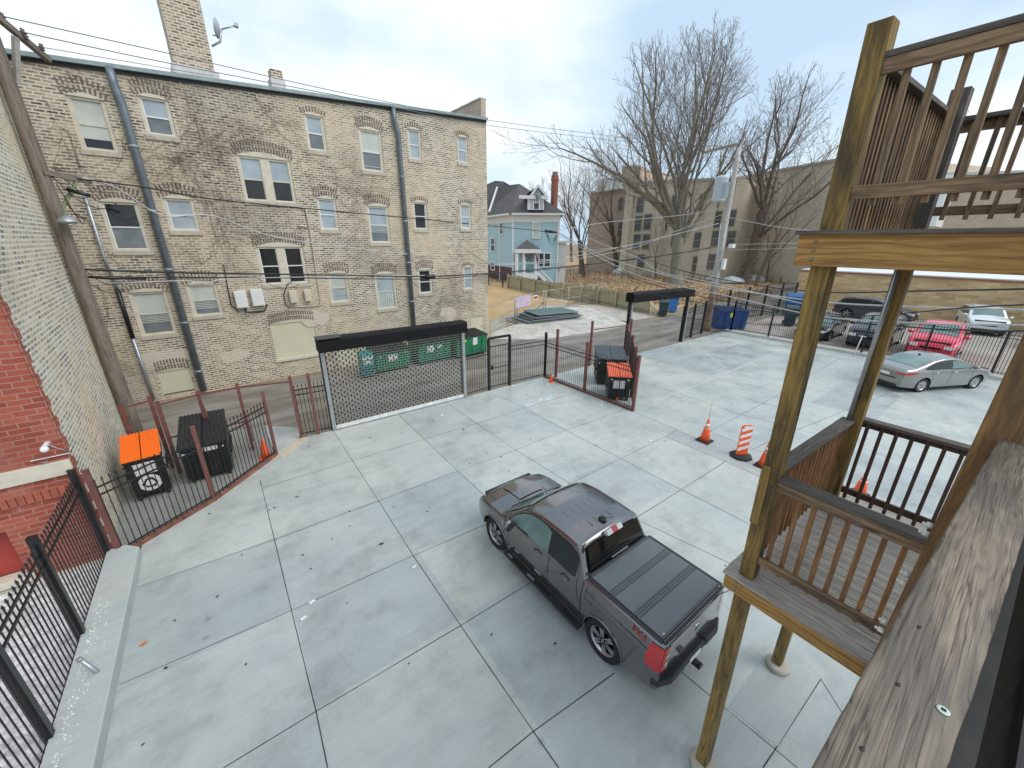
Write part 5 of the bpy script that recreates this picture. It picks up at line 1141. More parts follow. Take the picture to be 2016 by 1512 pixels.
mb = MB(); c0, c1 = at_dist(1086, 410, DH + 3), at_dist(1099, 345, DH + 3); w_ = 1.05
cb = at_dist(1093, 345, DH + 3); mb.box(cb.x - .42, cb.x + .42, cb.y - .42, cb.y + .42, ze - .5, cb.z); mb.box(cb.x - .5, cb.x + .5, cb.y - .5, cb.y + .5, cb.z - .8, cb.z - .55)
mb.uv = [None] * len(mb.f); chm = mb.build('chimney', brick('house_chimney_brick', [(.25, .07, .045), (.36, .12, .07)], (.4, .22, .16), .4, .15, .02, smear=0), bh)
mb = MB(); mb.box(cb.x - .32, cb.x + .32, cb.y - .32, cb.y + .32, cb.z, cb.z + .5); mb.build('chimney_cap', plain('cap_grey', (.2, .2, .19)), chm)
def hwin(pl, tl, br, lab=None, pane=M_dark, cross=True, par=bh):
    s0, z1 = pl.sz(*tl); s1, z0 = pl.sz(*br); 
    if s0 > s1: s0, s1 = s1, s0
    Pp = lambda s, z, o: pl.a + pl.d * s + pl.n * o + U * z; t = .17
    mb = MB(); 
    for (a, b, c, d) in ((s0, s0 + t, z0, z1), (s1 - t, s1, z0, z1), (s0 + t, s1 - t, z0, z0 + t), (s0 + t, s1 - t, z1 - t, z1)): mb.obox(Pp((a + b) / 2, (c + d) / 2, .09), pl.d * (b - a) / 2, pl.n * .07, U * (d - c) / 2)
    if cross: mb.obox(Pp((s0 + s1) / 2, (z0 + z1) / 2, .08), pl.d * ((s1 - s0) / 2 - t), pl.n * .05, U * .06)
    w = mb.build('window', M_trim, par); mb = MB(); mb.obox(Pp((s0 + s1) / 2, (z0 + z1) / 2, .04), pl.d * ((s1 - s0) / 2 - t), pl.n * .03, U * ((z1 - z0) / 2 - t)); mb.build('pane', pane, w); return w
hwin(HF, (1048, 437), (1063, 470), pane=plain('house_blind', (.55, .58, .52), .4))
hwin(HS, (983, 438), (992, 462)); hwin(HS, (966, 428), (974, 444)); hwin(HS, (967, 468), (975.5, 496)); hwin(HS, (967, 513.5), (975.5, 533))
for (a, b) in ((1060.5, 1071), (1071, 1084)): hwin(HF, (a, 497), (b, 526), cross=True)
# porch
def pp(u, v, o): 
    s, z = HF.sz(u, v); return s, z
s0, z0 = HF.sz(1019, 494); s1, _ = HF.sz(1060, 494); zr = HF.sz(1035, 490)[1]; zk = HF.sz(1033, 472)[1]; zf = HF.sz(1030, 536)[1]
po = MB(); o_ = 3.0; sm_ = (s0 + s1) / 2
E = [PF(s0 - .3, zr, o_), PF(s1 + .3, zr, o_), PF(s1 + .3, zr, 0), PF(s0 - .3, zr, 0), PF(sm_ - .2, zk, 1.0)]
po.add(E, [(0, 1, 4), (1, 2, 4), (3, 0, 4), (0, 3, 2, 1)]); porch = po.build('porch_roof', M_roofs, bh)
po = MB(); po.beam(PF(s0 - .3, zr - .3, o_), PF(s1 + .3, zr - .3, o_), .2, .6); po.beam(PF(s0 - .3, zr - .3, o_), PF(s0 - .3, zr - .3, 0), .2, .6); po.beam(PF(s1 + .3, zr - .3, o_), PF(s1 + .3, zr - .3, 0), .2, .6)
for s_ in (s0, s0 + 1.2, s1 - .4): po.beam(PF(s_, 0, o_ - .2), PF(s_, zr - .5, o_ - .2), .38, .38)
po.build('porch_trim', M_trim, bh)
po = MB(); po.beam(PF((s0 + s1) / 2, zf / 2, o_ / 2), PF((s0 + s1) / 2, zf, o_ / 2), o_, s1 - s0, 0, up=HF.d); po.v = [Vector(v) for v in po.v]; po.build('porch_base', M_trim, bh)
po = MB()
for k in range(9): 
    c = PF(s1 + .3 + k * .45, zf - .25 - k * .42, 1.6); po.obox(c, HF.d * .3, HF.n * 1.0, U * .1)
for o2 in (.5, 2.7): po.beam(PF(s1, zf + 1.0, o2), PF(s1 + 4.2, zf - 3.0, o2), .15, .2); po.beam(PF(s1, zf + .1, o2), PF(s1 + 4.2, zf - 3.9, o2), .1, .5)
po.build('porch_stairs', M_trim, bh)
po = MB(); po.beam(PF(s0 + 1.5, (zf + zr) / 2 - .2, .3), PF(s0 + 3.4, (zf + zr) / 2 - .2, .3), .2, (zr - zf) * .8); po.build('front_door', plain('teal_door', (.2, .36, .36), .6), bh)
po = MB(); po.tube([PF(s0 + 1.3, zr - .8, o_), PF(s0 + 2.2, zr - 1.5, o_ + .05), PF(s1 - 1.4, zr - .9, o_), PF(s1 - .5, zr - .5, o_), PF(s1, zr - 2.2, o_)], .13, 6); po.build('garland', plain('garland', (.2, .05, .05), .8), bh)
mb = MB(); a, b = HF.sz(1100, 488)[0], HF.sz(1115, 488)[0]; zt = HF.sz(1108, 478)[1]; mb.box(0, 0, 0, 0, 0, 0) if False else None
mb.beam(PF(Lf + .2, zt / 2, -2), PF(b, zt / 2, -2), 4, zt); mb.beam(PF(Lf - .2, zt + .15, -1.8), PF(b + .8, zt + .15, -1.8), 4.6, .35); mb.build('side_bay', plain('bay_white', (.6, .6, .58), .7), bh)
hwin(VPlane(PF(Lf + .2, 0, .01), PF(b, 0, .01)), (1102, 491), (1112, 514)) if False else None
mb = MB(); mb.beam(PF(Lf + .6, HF.sz(1106, 503)[1], .02), PF(b - .8, HF.sz(1106, 503)[1], .02), .06, 2.3); mb.build('bay_window', M_dark, bh)
# brick foundation strip and iron fence seen left of the board fence
mb = MB(); mb.beam(PS(0, 1.2, .05), PS(Ls_, 1.2, .05), .1, 2.4); mb.uv = [None] * len(mb.f); mb.build('foundation', plain('maroon_brick', (.12, .05, .05), .9, 0, .2), bh)
a, b = g(962, 562), g(1001, 567); fence('iron_fence', [a.xy, b.xy], 1.9, 'dark iron fence between the brick building and the board fence', M_black, [0, 3.4, 6.8, -1], post_w=.14, pr=.02, sp=.3, group=None)
# ------------------------------------------------------------------ distant apartment blocks and the garage wall
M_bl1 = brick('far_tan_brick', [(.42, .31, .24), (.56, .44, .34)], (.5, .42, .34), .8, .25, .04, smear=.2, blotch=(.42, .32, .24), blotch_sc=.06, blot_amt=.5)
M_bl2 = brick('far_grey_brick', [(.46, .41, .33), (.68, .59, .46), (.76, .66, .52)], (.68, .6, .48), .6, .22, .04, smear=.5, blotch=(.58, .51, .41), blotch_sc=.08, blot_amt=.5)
def block(name, label, uvs, D0, D1, vt0, vt1, vb, depth, m, wins=(), arg_par=None):
    u0, u1 = uvs; a = at_dist(u0, vt0, D0); b = at_dist(u1, vt1, D1); pl = VPlane(a, b)
    if pl.n.dot(Vector((a.x, a.y, 0))) > 0: pl.n = -pl.n
    t = thing(name, label, 'building', (a.x, a.y, 0)) if arg_par is None else arg_par
    mb = MB(); n = pl.n * -depth; A0, B0 = Vector((a.x, a.y, 0)), Vector((b.x, b.y, 0)); 
    for (p, q, zp, zq) in ((A0, B0, a.z, b.z), (B0, B0 + n, b.z, b.z), (A0 + n, A0, a.z, a.z), (B0 + n, A0 + n, b.z, a.z)): mb.quad(p, q, q + U * zq, p + U * zp)
    mb.quad(A0 + U * a.z, B0 + U * b.z, B0 + n + U * b.z, A0 + n + U * a.z); w_ = mb.build('wall', m, t)
    mb = MB(); mb.beam(A0 + U * (a.z + .1), B0 + U * (b.z + .1), .5, .35); mb.build('coping', plain('pale_coping', (.5, .5, .47)), t)
    for (u, v, w, h) in wins:
        s, z = pl.sz(u, v); sc = math.hypot((A0 + pl.d * s).x, (A0 + pl.d * s).y) / 763 / .78; ww, hh_ = w * sc, h * sc
        mb = MB(); mb.obox(A0 + pl.d * s + U * z + pl.n * .02, pl.d * ww / 2, pl.n * .12, U * hh_ / 2); fr = mb.build('window', plain('far_window_frame', (.42, .37, .3), .7), t)
        mb = MB()
        for k in (0, 1): mb.obox(A0 + pl.d * s + U * (z + (k - .5) * hh_ * .46) + pl.n * .15, pl.d * ww * .42, pl.n * .03, U * hh_ * .21)
        mb.build('pane', plain('far_pane', (.12, .12, .115), .3, 0, .4, .3), fr)
    return t, pl
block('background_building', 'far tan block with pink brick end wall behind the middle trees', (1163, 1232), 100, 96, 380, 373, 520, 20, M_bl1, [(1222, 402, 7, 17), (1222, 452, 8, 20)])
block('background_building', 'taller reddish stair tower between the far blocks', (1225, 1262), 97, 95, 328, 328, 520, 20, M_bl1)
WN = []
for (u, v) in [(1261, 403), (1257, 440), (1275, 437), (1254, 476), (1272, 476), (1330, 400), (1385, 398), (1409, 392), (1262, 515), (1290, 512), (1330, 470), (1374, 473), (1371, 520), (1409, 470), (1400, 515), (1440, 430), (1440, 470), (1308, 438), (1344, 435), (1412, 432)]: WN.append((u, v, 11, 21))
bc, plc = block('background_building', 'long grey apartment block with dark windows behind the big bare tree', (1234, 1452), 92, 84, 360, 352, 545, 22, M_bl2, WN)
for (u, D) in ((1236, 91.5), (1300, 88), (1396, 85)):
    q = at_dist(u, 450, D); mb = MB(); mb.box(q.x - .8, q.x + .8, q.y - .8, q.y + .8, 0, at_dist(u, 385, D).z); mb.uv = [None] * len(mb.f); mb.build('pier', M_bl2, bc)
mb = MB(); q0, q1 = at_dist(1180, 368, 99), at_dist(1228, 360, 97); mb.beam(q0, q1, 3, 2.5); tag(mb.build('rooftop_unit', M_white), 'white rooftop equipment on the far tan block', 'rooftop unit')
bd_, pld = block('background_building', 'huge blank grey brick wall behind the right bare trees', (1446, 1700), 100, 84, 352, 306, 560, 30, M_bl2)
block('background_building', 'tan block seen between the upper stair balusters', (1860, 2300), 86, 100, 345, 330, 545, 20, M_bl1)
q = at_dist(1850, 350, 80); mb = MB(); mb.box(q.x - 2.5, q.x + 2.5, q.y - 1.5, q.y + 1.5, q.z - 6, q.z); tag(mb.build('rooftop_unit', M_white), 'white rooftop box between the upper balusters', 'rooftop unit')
# yellow brick garage wall
M_yel = brick('yellow_block', [(.42, .27, .12), (.62, .44, .22), (.76, .56, .3)], (.64, .49, .29), .9, .28, .03, smear=.2, blotch=(.46, .28, .16), blotch_sc=.4, blot_amt=.45)
ga = thing('garage', 'low garage with yellow brown block wall and white roof behind the parked cars', 'garage', (52.5, 4, 0))
mb = MB(); Y0, Y1, X = 17.0, -6.0, 53.3; H0 = 3.75
P_ = lambda y, z, x=X: Vector((x, y, z))
mb.quad(P_(Y0, 0), P_(Y1, 0), P_(Y1, H0), P_(Y0, H0)); mb.quad(P_(Y0, 0, X + 18), P_(Y0, 0), P_(Y0, H0), P_(Y0, H0, X + 18)); mb.build('wall', M_yel, ga)
mb = MB(); mb.box(X - .1, X + .3, Y1, Y0 + .1, H0, H0 + .14); mb.build('coping', plain('red_coping', (.3, .13, .08)), ga)
mb = MB(); mb.box(X + .3, X + 14, Y1, Y0, H0 + .0, H0 + .22); mb.box(X + 14, X + 18, Y1, Y0, H0 - .3, H0 + 1.1); mb.build('roof', plain('white_membrane', (.72, .74, .74), .6, 0, .04), ga)
mb = MB(); mb.quad(P_(Y1 - .2, 0, X - .6), P_(Y1 + 1.2, 0, X - .6), P_(Y1 + 1.2, 3.4, X - .6), P_(Y1 - .2, 3.4, X - .6))
for y in (-2.0,): mb.box(X - 2.4, X - .0, y - 1.2, y, 0, 3.5)
mb.build('pier', plain('grey_pier', (.3, .28, .23), .9), ga)
# distant parked cars' roofs, white wraps under the trees, low wall
mb = MB(); q = g(1500, 556); rr = random.Random(5)
for k, (u, v, w_) in enumerate(((1388, 548, 2.6), (1405, 553, 1.6), (1440, 557, 2.2), (1480, 553, 2.6))):
    q = g(u, v); mb.lathe(q, [(w_, 0), (w_ * .9, .5), (w_ * .55, .9 + .3 * (k == 0)), (.2, 1.2)], 9, (rr.uniform(-.1, .1), rr.uniform(-.1, .1), 1))
tag(mb.build('tarp_heap', plain('pale_tarp', (.5, .55, .57), .6, 0, .2, 1)), 'pale tarpaulins heaped under the right bare trees', 'tarpaulin')
mb = MB(); q = g(1216, 541); mb.lathe(q, [(1.0, 0), (1.1, .6), (.7, 1.2), (.001, 1.4)], 8); tag(mb.build('covered_object', plain('pale_green_cover', (.6, .68, .64), .6)), 'small pale cover lying on the dead grass', 'cover')
# ------------------------------------------------------------------ bare trees
M_bark = patchy('bark', [(.13, .125, .095), (.21, .2, .155), (.27, .26, .2)], 1.5, .3, fsc=6, stretch=(1, 1, .3))
M_bark2 = patchy('brown_bark', [(.1, .075, .055), (.19, .15, .12)], 1.5, .3, fsc=6)
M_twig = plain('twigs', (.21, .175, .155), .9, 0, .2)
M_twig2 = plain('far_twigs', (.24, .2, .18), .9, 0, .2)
def tree(label, base, fork, env, r, seed, limbs=7, levels=4, bark=M_bark, twig=M_twig, stems=1, dens=1.0, up=.35, tmin=.03, group='bare trees behind the fences', ivy=False):
    """env = (u, v, ru, rv): the crown's silhouette in the survey photograph at the tree's real distance"""
    rt = random.Random(seed); base = Vector(base); D = math.hypot(base.x, base.y); t = thing('bare_tree', label, 'tree', base, group); A, B = MB(), MB()
    u, v, ru, rv = env; c = at_dist(u, v, D); Rx = (at_dist(u + ru, v, D) - c).length; Rz = abs(at_dist(u, v - rv, D).z - c.z)
    def inside(p, k=1.0):
        q = p - c; an = math.atan2(q.y, q.x); k *= .86 + .14 * math.sin(an * 3 + seed) * math.sin(an * 5 + q.z * .35 + seed * 2) + .09 * math.sin(q.z * .9 + an * 7); return (q.x * q.x + q.y * q.y) / (Rx * k) ** 2 + (q.z / (Rz * k)) ** 2 < 1
    def br(p, d, L, r, lv):
        n = max(2, min(9, int(L / (.9 if lv < 3 else .6)))); seg = L / n; pts = [Vector(p)]; rad = [r]; q = Vector(p); dd = Vector(d); dirs = [dd]
        for i in range(n):
            wg = .13 if lv else .08
            dd = (dd + Vector((rt.gauss(0, wg), rt.gauss(0, wg), rt.gauss(0, wg * .6) + up * (.12 if lv < 2 else .22)))).normalized(); q = q + dd * seg
            if lv > 0 and not inside(q, 1.0 + .06 * rt.random()) and i > 0 and q.z > c.z - Rz * .3: break
            pts.append(Vector(q)); rad.append(max(tmin * .3, r * (1 - (.78 if lv else .3) * (i + 1) / n))); dirs.append(Vector(dd))
        if len(pts) < 2: return
        (A if lv < 2 else B).tube(pts, rad, 8 if lv == 0 else (6 if lv == 1 else (4 if lv == 2 else 3)), 0, False, lv < 3)
        if lv >= levels: return
        m = len(pts) - 1; a0 = rt.random() * 6.3
        for i in range(1, m + 1):
            tt = i / m
            if lv == 1 and tt < .2: continue
            if i < m and rt.random() > (.62, .75, .62, .6)[min(lv, 3)] * dens: continue
            for k in range(2 if i == m else 1):
                a0 += 2.4 + rt.uniform(-.5, .5); side = Matrix.Rotation(a0, 3, dirs[i]) @ dirs[i].orthogonal().normalized(); sp = rt.uniform(.45, .85) if i < m else rt.uniform(.2, .5)
                nd = (dirs[i] * math.cos(sp) + side * math.sin(sp)).normalized(); nd.z += .1; nd.normalize()
                br(pts[i], nd, L * rt.uniform(.38, .62) * (1.15 - .45 * tt), max(tmin * (1, 1, .9, .65, .45, .34)[lv + 1], rad[i] * rt.uniform(.42, .6)), lv + 1)
    for s_ in range(stems):
        off = Vector((rt.uniform(-1, 1), rt.uniform(-1, 1), 0)) * r * 1.1 if stems > 1 else Vector((0, 0, 0)); b = base + off
        f = b + (c - b).normalized() * 0 + Vector(((c.x - b.x) * fork / max(c.z, 1) * .8, (c.y - b.y) * fork / max(c.z, 1) * .8, fork)); pts = [b + (f - b) * (k / 5) + Vector((rt.gauss(0, .06), rt.gauss(0, .06), 0)) * r * 2 * (k > 0) for k in range(6)]
        A.tube([b - U * .1] + pts, [r * 1.25, r * 1.12, r, r * .95, r * .9, r * .88, r * .86], 10, 0, False)
        for k in range(limbs):
            ph = 2 * PI * (k + .6 * rt.random()) / limbs; lat = .2 + .76 * ((k * .618) % 1.0); tgt = c + Vector((math.cos(ph) * Rx * lat, math.sin(ph) * Rx * lat, Rz * math.sqrt(max(0, 1 - lat ** 2)) * rt.uniform(.75, .98)))
            st = pts[-1] if k < limbs * .6 else pts[rt.choice((3, 4))]; dv = tgt - st; L = dv.length; d0 = Vector((dv.x * 1.7, dv.y * 1.7, dv.z)).normalized(); br(st, d0, L, r * rt.uniform(.26, .42), 1)
    if ivy:
        I = MB()
        for k in range(900):
            h = rt.uniform(.5, fork + 5); a = rt.random() * 6.3; q = base + Vector(((c.x - base.x) * h / c.z, (c.y - base.y) * h / c.z, h)) + Vector((math.cos(a), math.sin(a), 0)) * r * rt.uniform(.8, 1.5); w_ = rt.uniform(.1, .25)
            I.add([q, q + Vector((rt.uniform(-w_, w_), rt.uniform(-w_, w_), w_)), q + Vector((rt.uniform(-w_, w_), rt.uniform(-w_, w_), -w_))], [(0, 1, 2)])
        I.build('ivy', plain('dark_ivy', (.035, .045, .025), .8, 0, .4), t)
    A.build('trunk', bark, t); B.build('crown', twig, t)
    return t
def tb(u, v): return g(u, v)
tree('largest bare tree with massive forked trunk rising behind the rolled gate', tb(1333, 561), 8.5, (1335, 235, 178, 172), .95, 11, 8, 5, stems=2, up=.22, tmin=.05)
tree('tall bare tree with ivy-clad dark trunk right of the big tree', tb(1465, 556), 12, (1550, 262, 125, 125), .85, 23, 9, 5, M_bark2, up=.1, tmin=.05, ivy=True)
tree('slender bare tree leaning over the blank grey wall', tb(1488, 560), 7, (1560, 420, 62, 75), .35, 31, 5, 3, M_bark2, tmin=.03)
tree('bare tree left of the big tree, in front of the pink brick wall', tb(1215, 538), 8, (1190, 385, 95, 105), .5, 41, 7, 4, M_bark2, tmin=.04)
tree('bare leaning tree beside the blue house', tb(1145, 540), 7, (1130, 378, 70, 92), .5, 52, 7, 4, M_bark2, tmin=.04)
tree('small bare tree just right of the pink brick wall', tb(1232, 540), 8, (1245, 420, 40, 70), .35, 61, 4, 3, M_bark2, tmin=.04)
tree('low bare shrubby tree with a sawn branch by the blue house lawn', tb(1150, 545), 2.5, (1148, 508, 26, 26), .35, 67, 4, 3, M_bark2, tmin=.03)
tree('multi-stemmed thin sapling in front of the long grey block', tb(1290, 548), 3, (1290, 470, 26, 60), .16, 71, 4, 3, M_bark2, stems=2, tmin=.03)
tree('bare sapling beside the pale tarpaulins', tb(1508, 556), 3, (1520, 480, 30, 60), .18, 73, 4, 3, M_bark2, tmin=.03)
tree('bare shrub growing beside the porch of the blue house', g(1100, 556), 1.2, (1098, 520, 22, 28), .12, 79, 6, 3, M_bark2, tmin=.022)
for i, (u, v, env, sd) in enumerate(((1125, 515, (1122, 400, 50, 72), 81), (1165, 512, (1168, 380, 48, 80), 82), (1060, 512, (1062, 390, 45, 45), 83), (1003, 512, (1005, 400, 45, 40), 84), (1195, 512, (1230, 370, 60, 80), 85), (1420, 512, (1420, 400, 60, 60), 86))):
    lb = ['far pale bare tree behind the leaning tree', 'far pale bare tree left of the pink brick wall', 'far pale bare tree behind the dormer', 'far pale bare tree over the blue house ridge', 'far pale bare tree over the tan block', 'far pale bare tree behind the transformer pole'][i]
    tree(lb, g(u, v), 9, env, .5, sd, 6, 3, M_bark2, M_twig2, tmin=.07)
mb = MB(); rr = random.Random(6)
for i in range(260):     # reddish scrub along the field edge
    u = rr.uniform(1110, 1560); v = 536 + rr.uniform(0, 16) + (u > 1300) * 8; q = g(u, v); H = rr.uniform(.5, 2.4)
    for k in range(3): mb.tube([q, q + Vector((rr.uniform(-.5, .5) * H, rr.uniform(-.5, .5) * H, H))], [.03, .008], 3, 0, False)
tag(mb.build('dry_scrub', plain('red_brown_scrub', (.26, .14, .09), .9, 0, .3)), 'dry reddish brown scrub along the far field edge', 'scrub', kind='stuff')
mb = MB()
for i in range(3200):    # rough dead grass tufts and leaf litter near the fence
    u = rr.uniform(1120, 1520); v = rr.uniform(548, 600); q = g(u, v)
    if q.x < 36.5 and q.y > 25: continue
    if q.y < 22.5 or q.x > 85: continue
    H = rr.uniform(.15, .5); a = rr.uniform(0, 6.3); c, s_ = math.cos(a) * .12, math.sin(a) * .12
    mb.add([q - Vector((c, s_, 0)), q + Vector((c, s_, 0)), q + Vector((rr.uniform(-.2, .2), rr.uniform(-.2, .2), H))], [(0, 1, 2)], rr.choice((0, 0, 1)))
tag(mb.build('dead_grass_tufts', [plain('straw', (.4, .3, .16), .9), plain('leaf_litter', (.3, .15, .09), .9)]), 'rough straw coloured tufts covering the field behind the board fence', 'grass', kind='stuff')
# ------------------------------------------------------------------ timber stair tower at the right
M_post = wood('treated_post', (.37, .235, .06), (.17, .11, .03), (.035, .03, .02), .85, True, gs=.8, lo=.44, hi=.62)
M_postb = wood('brown_post', (.33, .18, .06), (.17, .09, .035), (.06, .045, .03), .7, True, gs=.8, lo=.44, hi=.62)
M_beam = wood('golden_beam', (.5, .29, .085), (.3, .15, .04), (.22, .12, .04), .35, False, gs=.7, rw=.35, rs=5)
M_rail = wood('weathered_rail', (.38, .25, .135), (.13, .085, .05), (.04, .033, .027), .75, True, hi=.62)
M_rgry = wood('grey_rail', (.17, .145, .12), (.08, .066, .055), (.04, .035, .03), .4, False)
M_bal = wood('stained_baluster', (.4, .2, .07), (.17, .085, .035), (.05, .03, .02), .6, False)
M_dbal = wood('dark_baluster', (.13, .07, .05), (.06, .034, .028), (.025, .018, .015), .5, False)
M_bal2 = wood('upper_baluster', (.46, .28, .13), (.14, .085, .045), (.02, .014, .01), .75, False, lo=.4, hi=.56)
M_deck = wood('grey_decking', (.46, .42, .37), (.24, .215, .19), (.1, .09, .08), .35, False, gs=.8)
M_cap = wood('weathered_cap', (.37, .3, .22), (.14, .11, .085), (.085, .08, .077), .6, False, gs=1.6, lo=.42, hi=.62, asp=95, di=.2, rs=9, rd=18, rw=.16, crack=.8)
M_bolt = plain('bolt_steel', (.3, .26, .22), .5, .6, .2); M_pale_bolt = plain('pale_bolt', (.75, .75, .7), .4)
def leanpt(p): return p
tw = thing('timber_stair', 'treated timber stair tower of two stacked landings on posts', 'stair', (5.0, .5, 0))
X0, X1, Y1_ = 3.86, 6.55, 1.17
ZL, ZU = 3.28, 6.72
tw['_shear'] = 1
pw = .07
def post(x, y, z0, z1, name='post', m=M_post): mb = MB(); mb.box(x - pw, x + pw, y - pw, y + pw, z0, z1); return mb.build(name, m, tw, bevel=.006)
p1 = post(3.98, 1.0, .09, 8.03); p2 = post(6.24, .95, .09, ZU - .3); post(6.24, .95, ZU - .3, 8.05, m=M_rgry); mb = MB(); mb.box(3.7, 3.843, -.2, -.005, 0, 9.5); p3 = mb.build('post', M_postb, tw, bevel=.01)
post(6.5, -.9, 0, 8.0)
mb = MB(); mb.box(3.9, 3.925, 1.0, 1.078, 3.95, 4.62); mb.build('scab_board', M_post, tw)
for (x, y) in ((3.97, .98), (6.24, .93)):
    mb = MB(); mb.lathe((x, y, 0), [(.17, 0), (.17, .09), (.15, .1), (.001, .1)], 24); mb.build('footing', plain('pier_concrete', (.42, .4, .33), .85, 0, .15), tw)
def landing(z, yend, up):
    # fascia beams
    mb = MB(); hb = .19 if not up else .235
    mb.box(X0 - .02, X0 + .02, yend, Y1_, z - .03 - hb, z - .03); b1 = mb.build('fascia_beam', M_beam, tw, bevel=.003)
    mb = MB(); mb.box(X0 + .022, X1, Y1_ - .04, Y1_ - .002, z - .03 - hb, z - .03); mb.build('fascia_beam', M_post, tw)
    mb = MB(); mb.box(X1 - .04, X1, yend, Y1_ - .042, z - .03 - hb, z - .03); mb.build('fascia_beam', M_post, tw)
    mb = MB()
    for k in range(4): y = .85 - k * .45; mb.box(X0 + .03, X1 - .05, y - .02, y + .02, z - .03 - hb + .01, z - .035)
    mb.build('joist', M_rail, tw)
    mb = MB()
    for k in range(3): mb.lathe((X0 - .021, Y1_ - .12 - (.02 if up else .0) * k * 0, z - .03 - hb * (.22 + .28 * k)), [(.014, 0), (.013, .005), (.006, .009), (.001, .01)], 10, (-1, 0, 0))
    mb.build('bolt', M_bolt, b1)
    mb = MB(); w = .138; x = X0 - .05; k = 0
    while x < X1 + .02:
        jit = random.uniform(-.006, .006)
        mb.box(x, x + w - .006, yend, Y1_ + .02 + jit, z - .03, z); x += w; k += 1
    mb.build('deck_boards', [M_rgry if up else M_deck], tw, bevel=.003)
# floor boards run along y in the lower landing; the outermost board is dark
landing(ZL, -2.2, False); landing(ZU + .0, -3.5, True)
def rail(a, b, zb, zt, cap_in, name, capm, m2, bm, side, nb, w_in, ext_low=.09, cap=True, bot=True):
    """balustrade from a to b; side = unit vector towards the outside where the rails are nailed"""
    a = Vector((a[0], a[1], 0)); b = Vector((b[0], b[1], 0)); d = (b - a).normalized(); s = Vector((side[0], side[1], 0)); L = (b - a).length
    if cap: mb = MB(); mb.beam(a + U * (zt - .019) + s * .0, b + U * (zt - .019) + s * .0, .14, .038); mb.build('handrail_cap', capm, tw, bevel=.004)
    mb = MB(); mb.beam(a + U * (zt - .085) + s * .045, b + U * (zt - .085) + s * .045, .038, .089); mb.build('top_rail', m2, tw, bevel=.003)
    if bot: mb = MB(); mb.beam(a + U * zb + s * .045, b + U * zb + s * .045, .038, .089); mb.build('bottom_rail', m2, tw, bevel=.003)
    for k in range(nb):
        q = a + d * (L * (k + w_in) / (nb)); mb = MB(); mb.beam(q + U * (zb - ext_low) + s * .006, q + U * (zt - .042) + s * .006, .036, .036, 0, up=d); mb.build('baluster', bm, tw)
zt, zb = 4.5, 3.50
# lower landing: camera side (faces -x), lot side (faces +y), far side (faces +x)
rail((3.99, .93), (3.99, -.9), zb + .05, zt + .02, 0, 'a', M_rgry, M_rail, M_bal, (-1, 0), 15, .5)
rail((4.05, 1.02), (6.17, 1.0), zb, zt + .03, 0, 'b', M_rgry, M_rail, M_bal, (0, 1), 17, .5)
rail((6.36, .9), (6.36, -.9), zb - .06, zt + .02, 0, 'c', M_rgry, M_dbal, M_dbal, (1, 0), 13, .45, .1)
zt2, zb2 = 7.84, 6.98
rail((3.99, .93), (3.99, -3.2), zb2, zt2, 0, 'd', M_rgry, M_rail, M_rail, (-1, 0), 30, .9)
rail((4.05, 1.02), (6.17, 1.0), zb2 - .06, zt2 + .0, 0, 'e', M_rgry, M_dbal, M_bal2, (0, 1), 24, .5, .19)
rail((6.36, .9), (6.36, -3.2), zb2 - .02, zt2 - .02, 0, 'f', M_rgry, M_rail, M_rail, (1, 0), 24, .5)
mb = MB(); q0 = (6.12, .99); mb.cyl((q0[0], q0[1] + .03, 4.3), (q0[0], q0[1] + .03, 6.5), .022, n=10); tag(mb.build('conduit', M_galv), 'grey conduit strapped to the far timber post', 'conduit')
for z in (4.68, 4.22, 3.72):
    for dx, dz in ((-.05, .0), (.03, .03)): mb = MB(); mb.cyl((3.775 + dx, -.004, z + dz), (3.775 + dx, .03, z + dz), .022, n=6); mb.cyl((3.775 + dx, .03, z + dz), (3.775 + dx, .05, z + dz), .012, n=8); mb.build('bolt', M_pale_bolt, p3)
# ------------------------------------------------------------------ the near railing beneath the camera
nr = thing('near_railing', 'thick weathered grey timber rail cap in the near right corner', 'railing', (2, -.1, 4.4))
h_ = 1.12; zc = HH - h_
def capp(x, y, z=0): return Vector((x * h_, y * h_, zc + z))
edge_l = [(-.6, .055), (.777, .007), (1.177, -.003), (1.743, -.028), (2.661, -.06), (3.29, -.090)]
edge_r = [(-.6, -.085), (.9, -.150), (1.112, -.163), (1.392, -.178), (1.776, -.195), (2.4, -.222), (3.36, -.262)]
def interp(E, x):
    for i in range(len(E) - 1):
        if E[i][0] <= x <= E[i + 1][0]: t = (x - E[i][0]) / (E[i + 1][0] - E[i][0]); return E[i][1] + (E[i + 1][1] - E[i][1]) * t
    return E[-1][1]
mb = MB(); n = 60; rows = []
for i in range(n + 1):
    x = -.6 + (3.3 + .6) * i / n; l, r_ = interp(edge_l, x), interp(edge_r, x); wb = random.uniform(-.0012, .0012)
    prof_ = [(l + wb + .002, -.034), (l + wb, -.006), (l + wb - .006, 0), ((l + r_) / 2, .0015), (r_ + wb + .006, 0), (r_ + wb, -.006), (r_ + wb + .002, -.034)]
    rows.append([capp(x, p_, q_) for p_, q_ in prof_])
o = len(mb.v)
for i in range(n):
    for j in range(6):
        k = len(mb.v); mb.v += [rows[i][j], rows[i + 1][j], rows[i + 1][j + 1], rows[i][j + 1]]
        def uvp(a, b): P_ = rows[a][b]; return (P_.x, P_.y + (P_.z - zc) * (1 if b < 3 else -1))
        mb.face((k, k + 1, k + 2, k + 3), 0, [uvp(i, j), uvp(i + 1, j), uvp(i + 1, j + 1), uvp(i, j + 1)], True)
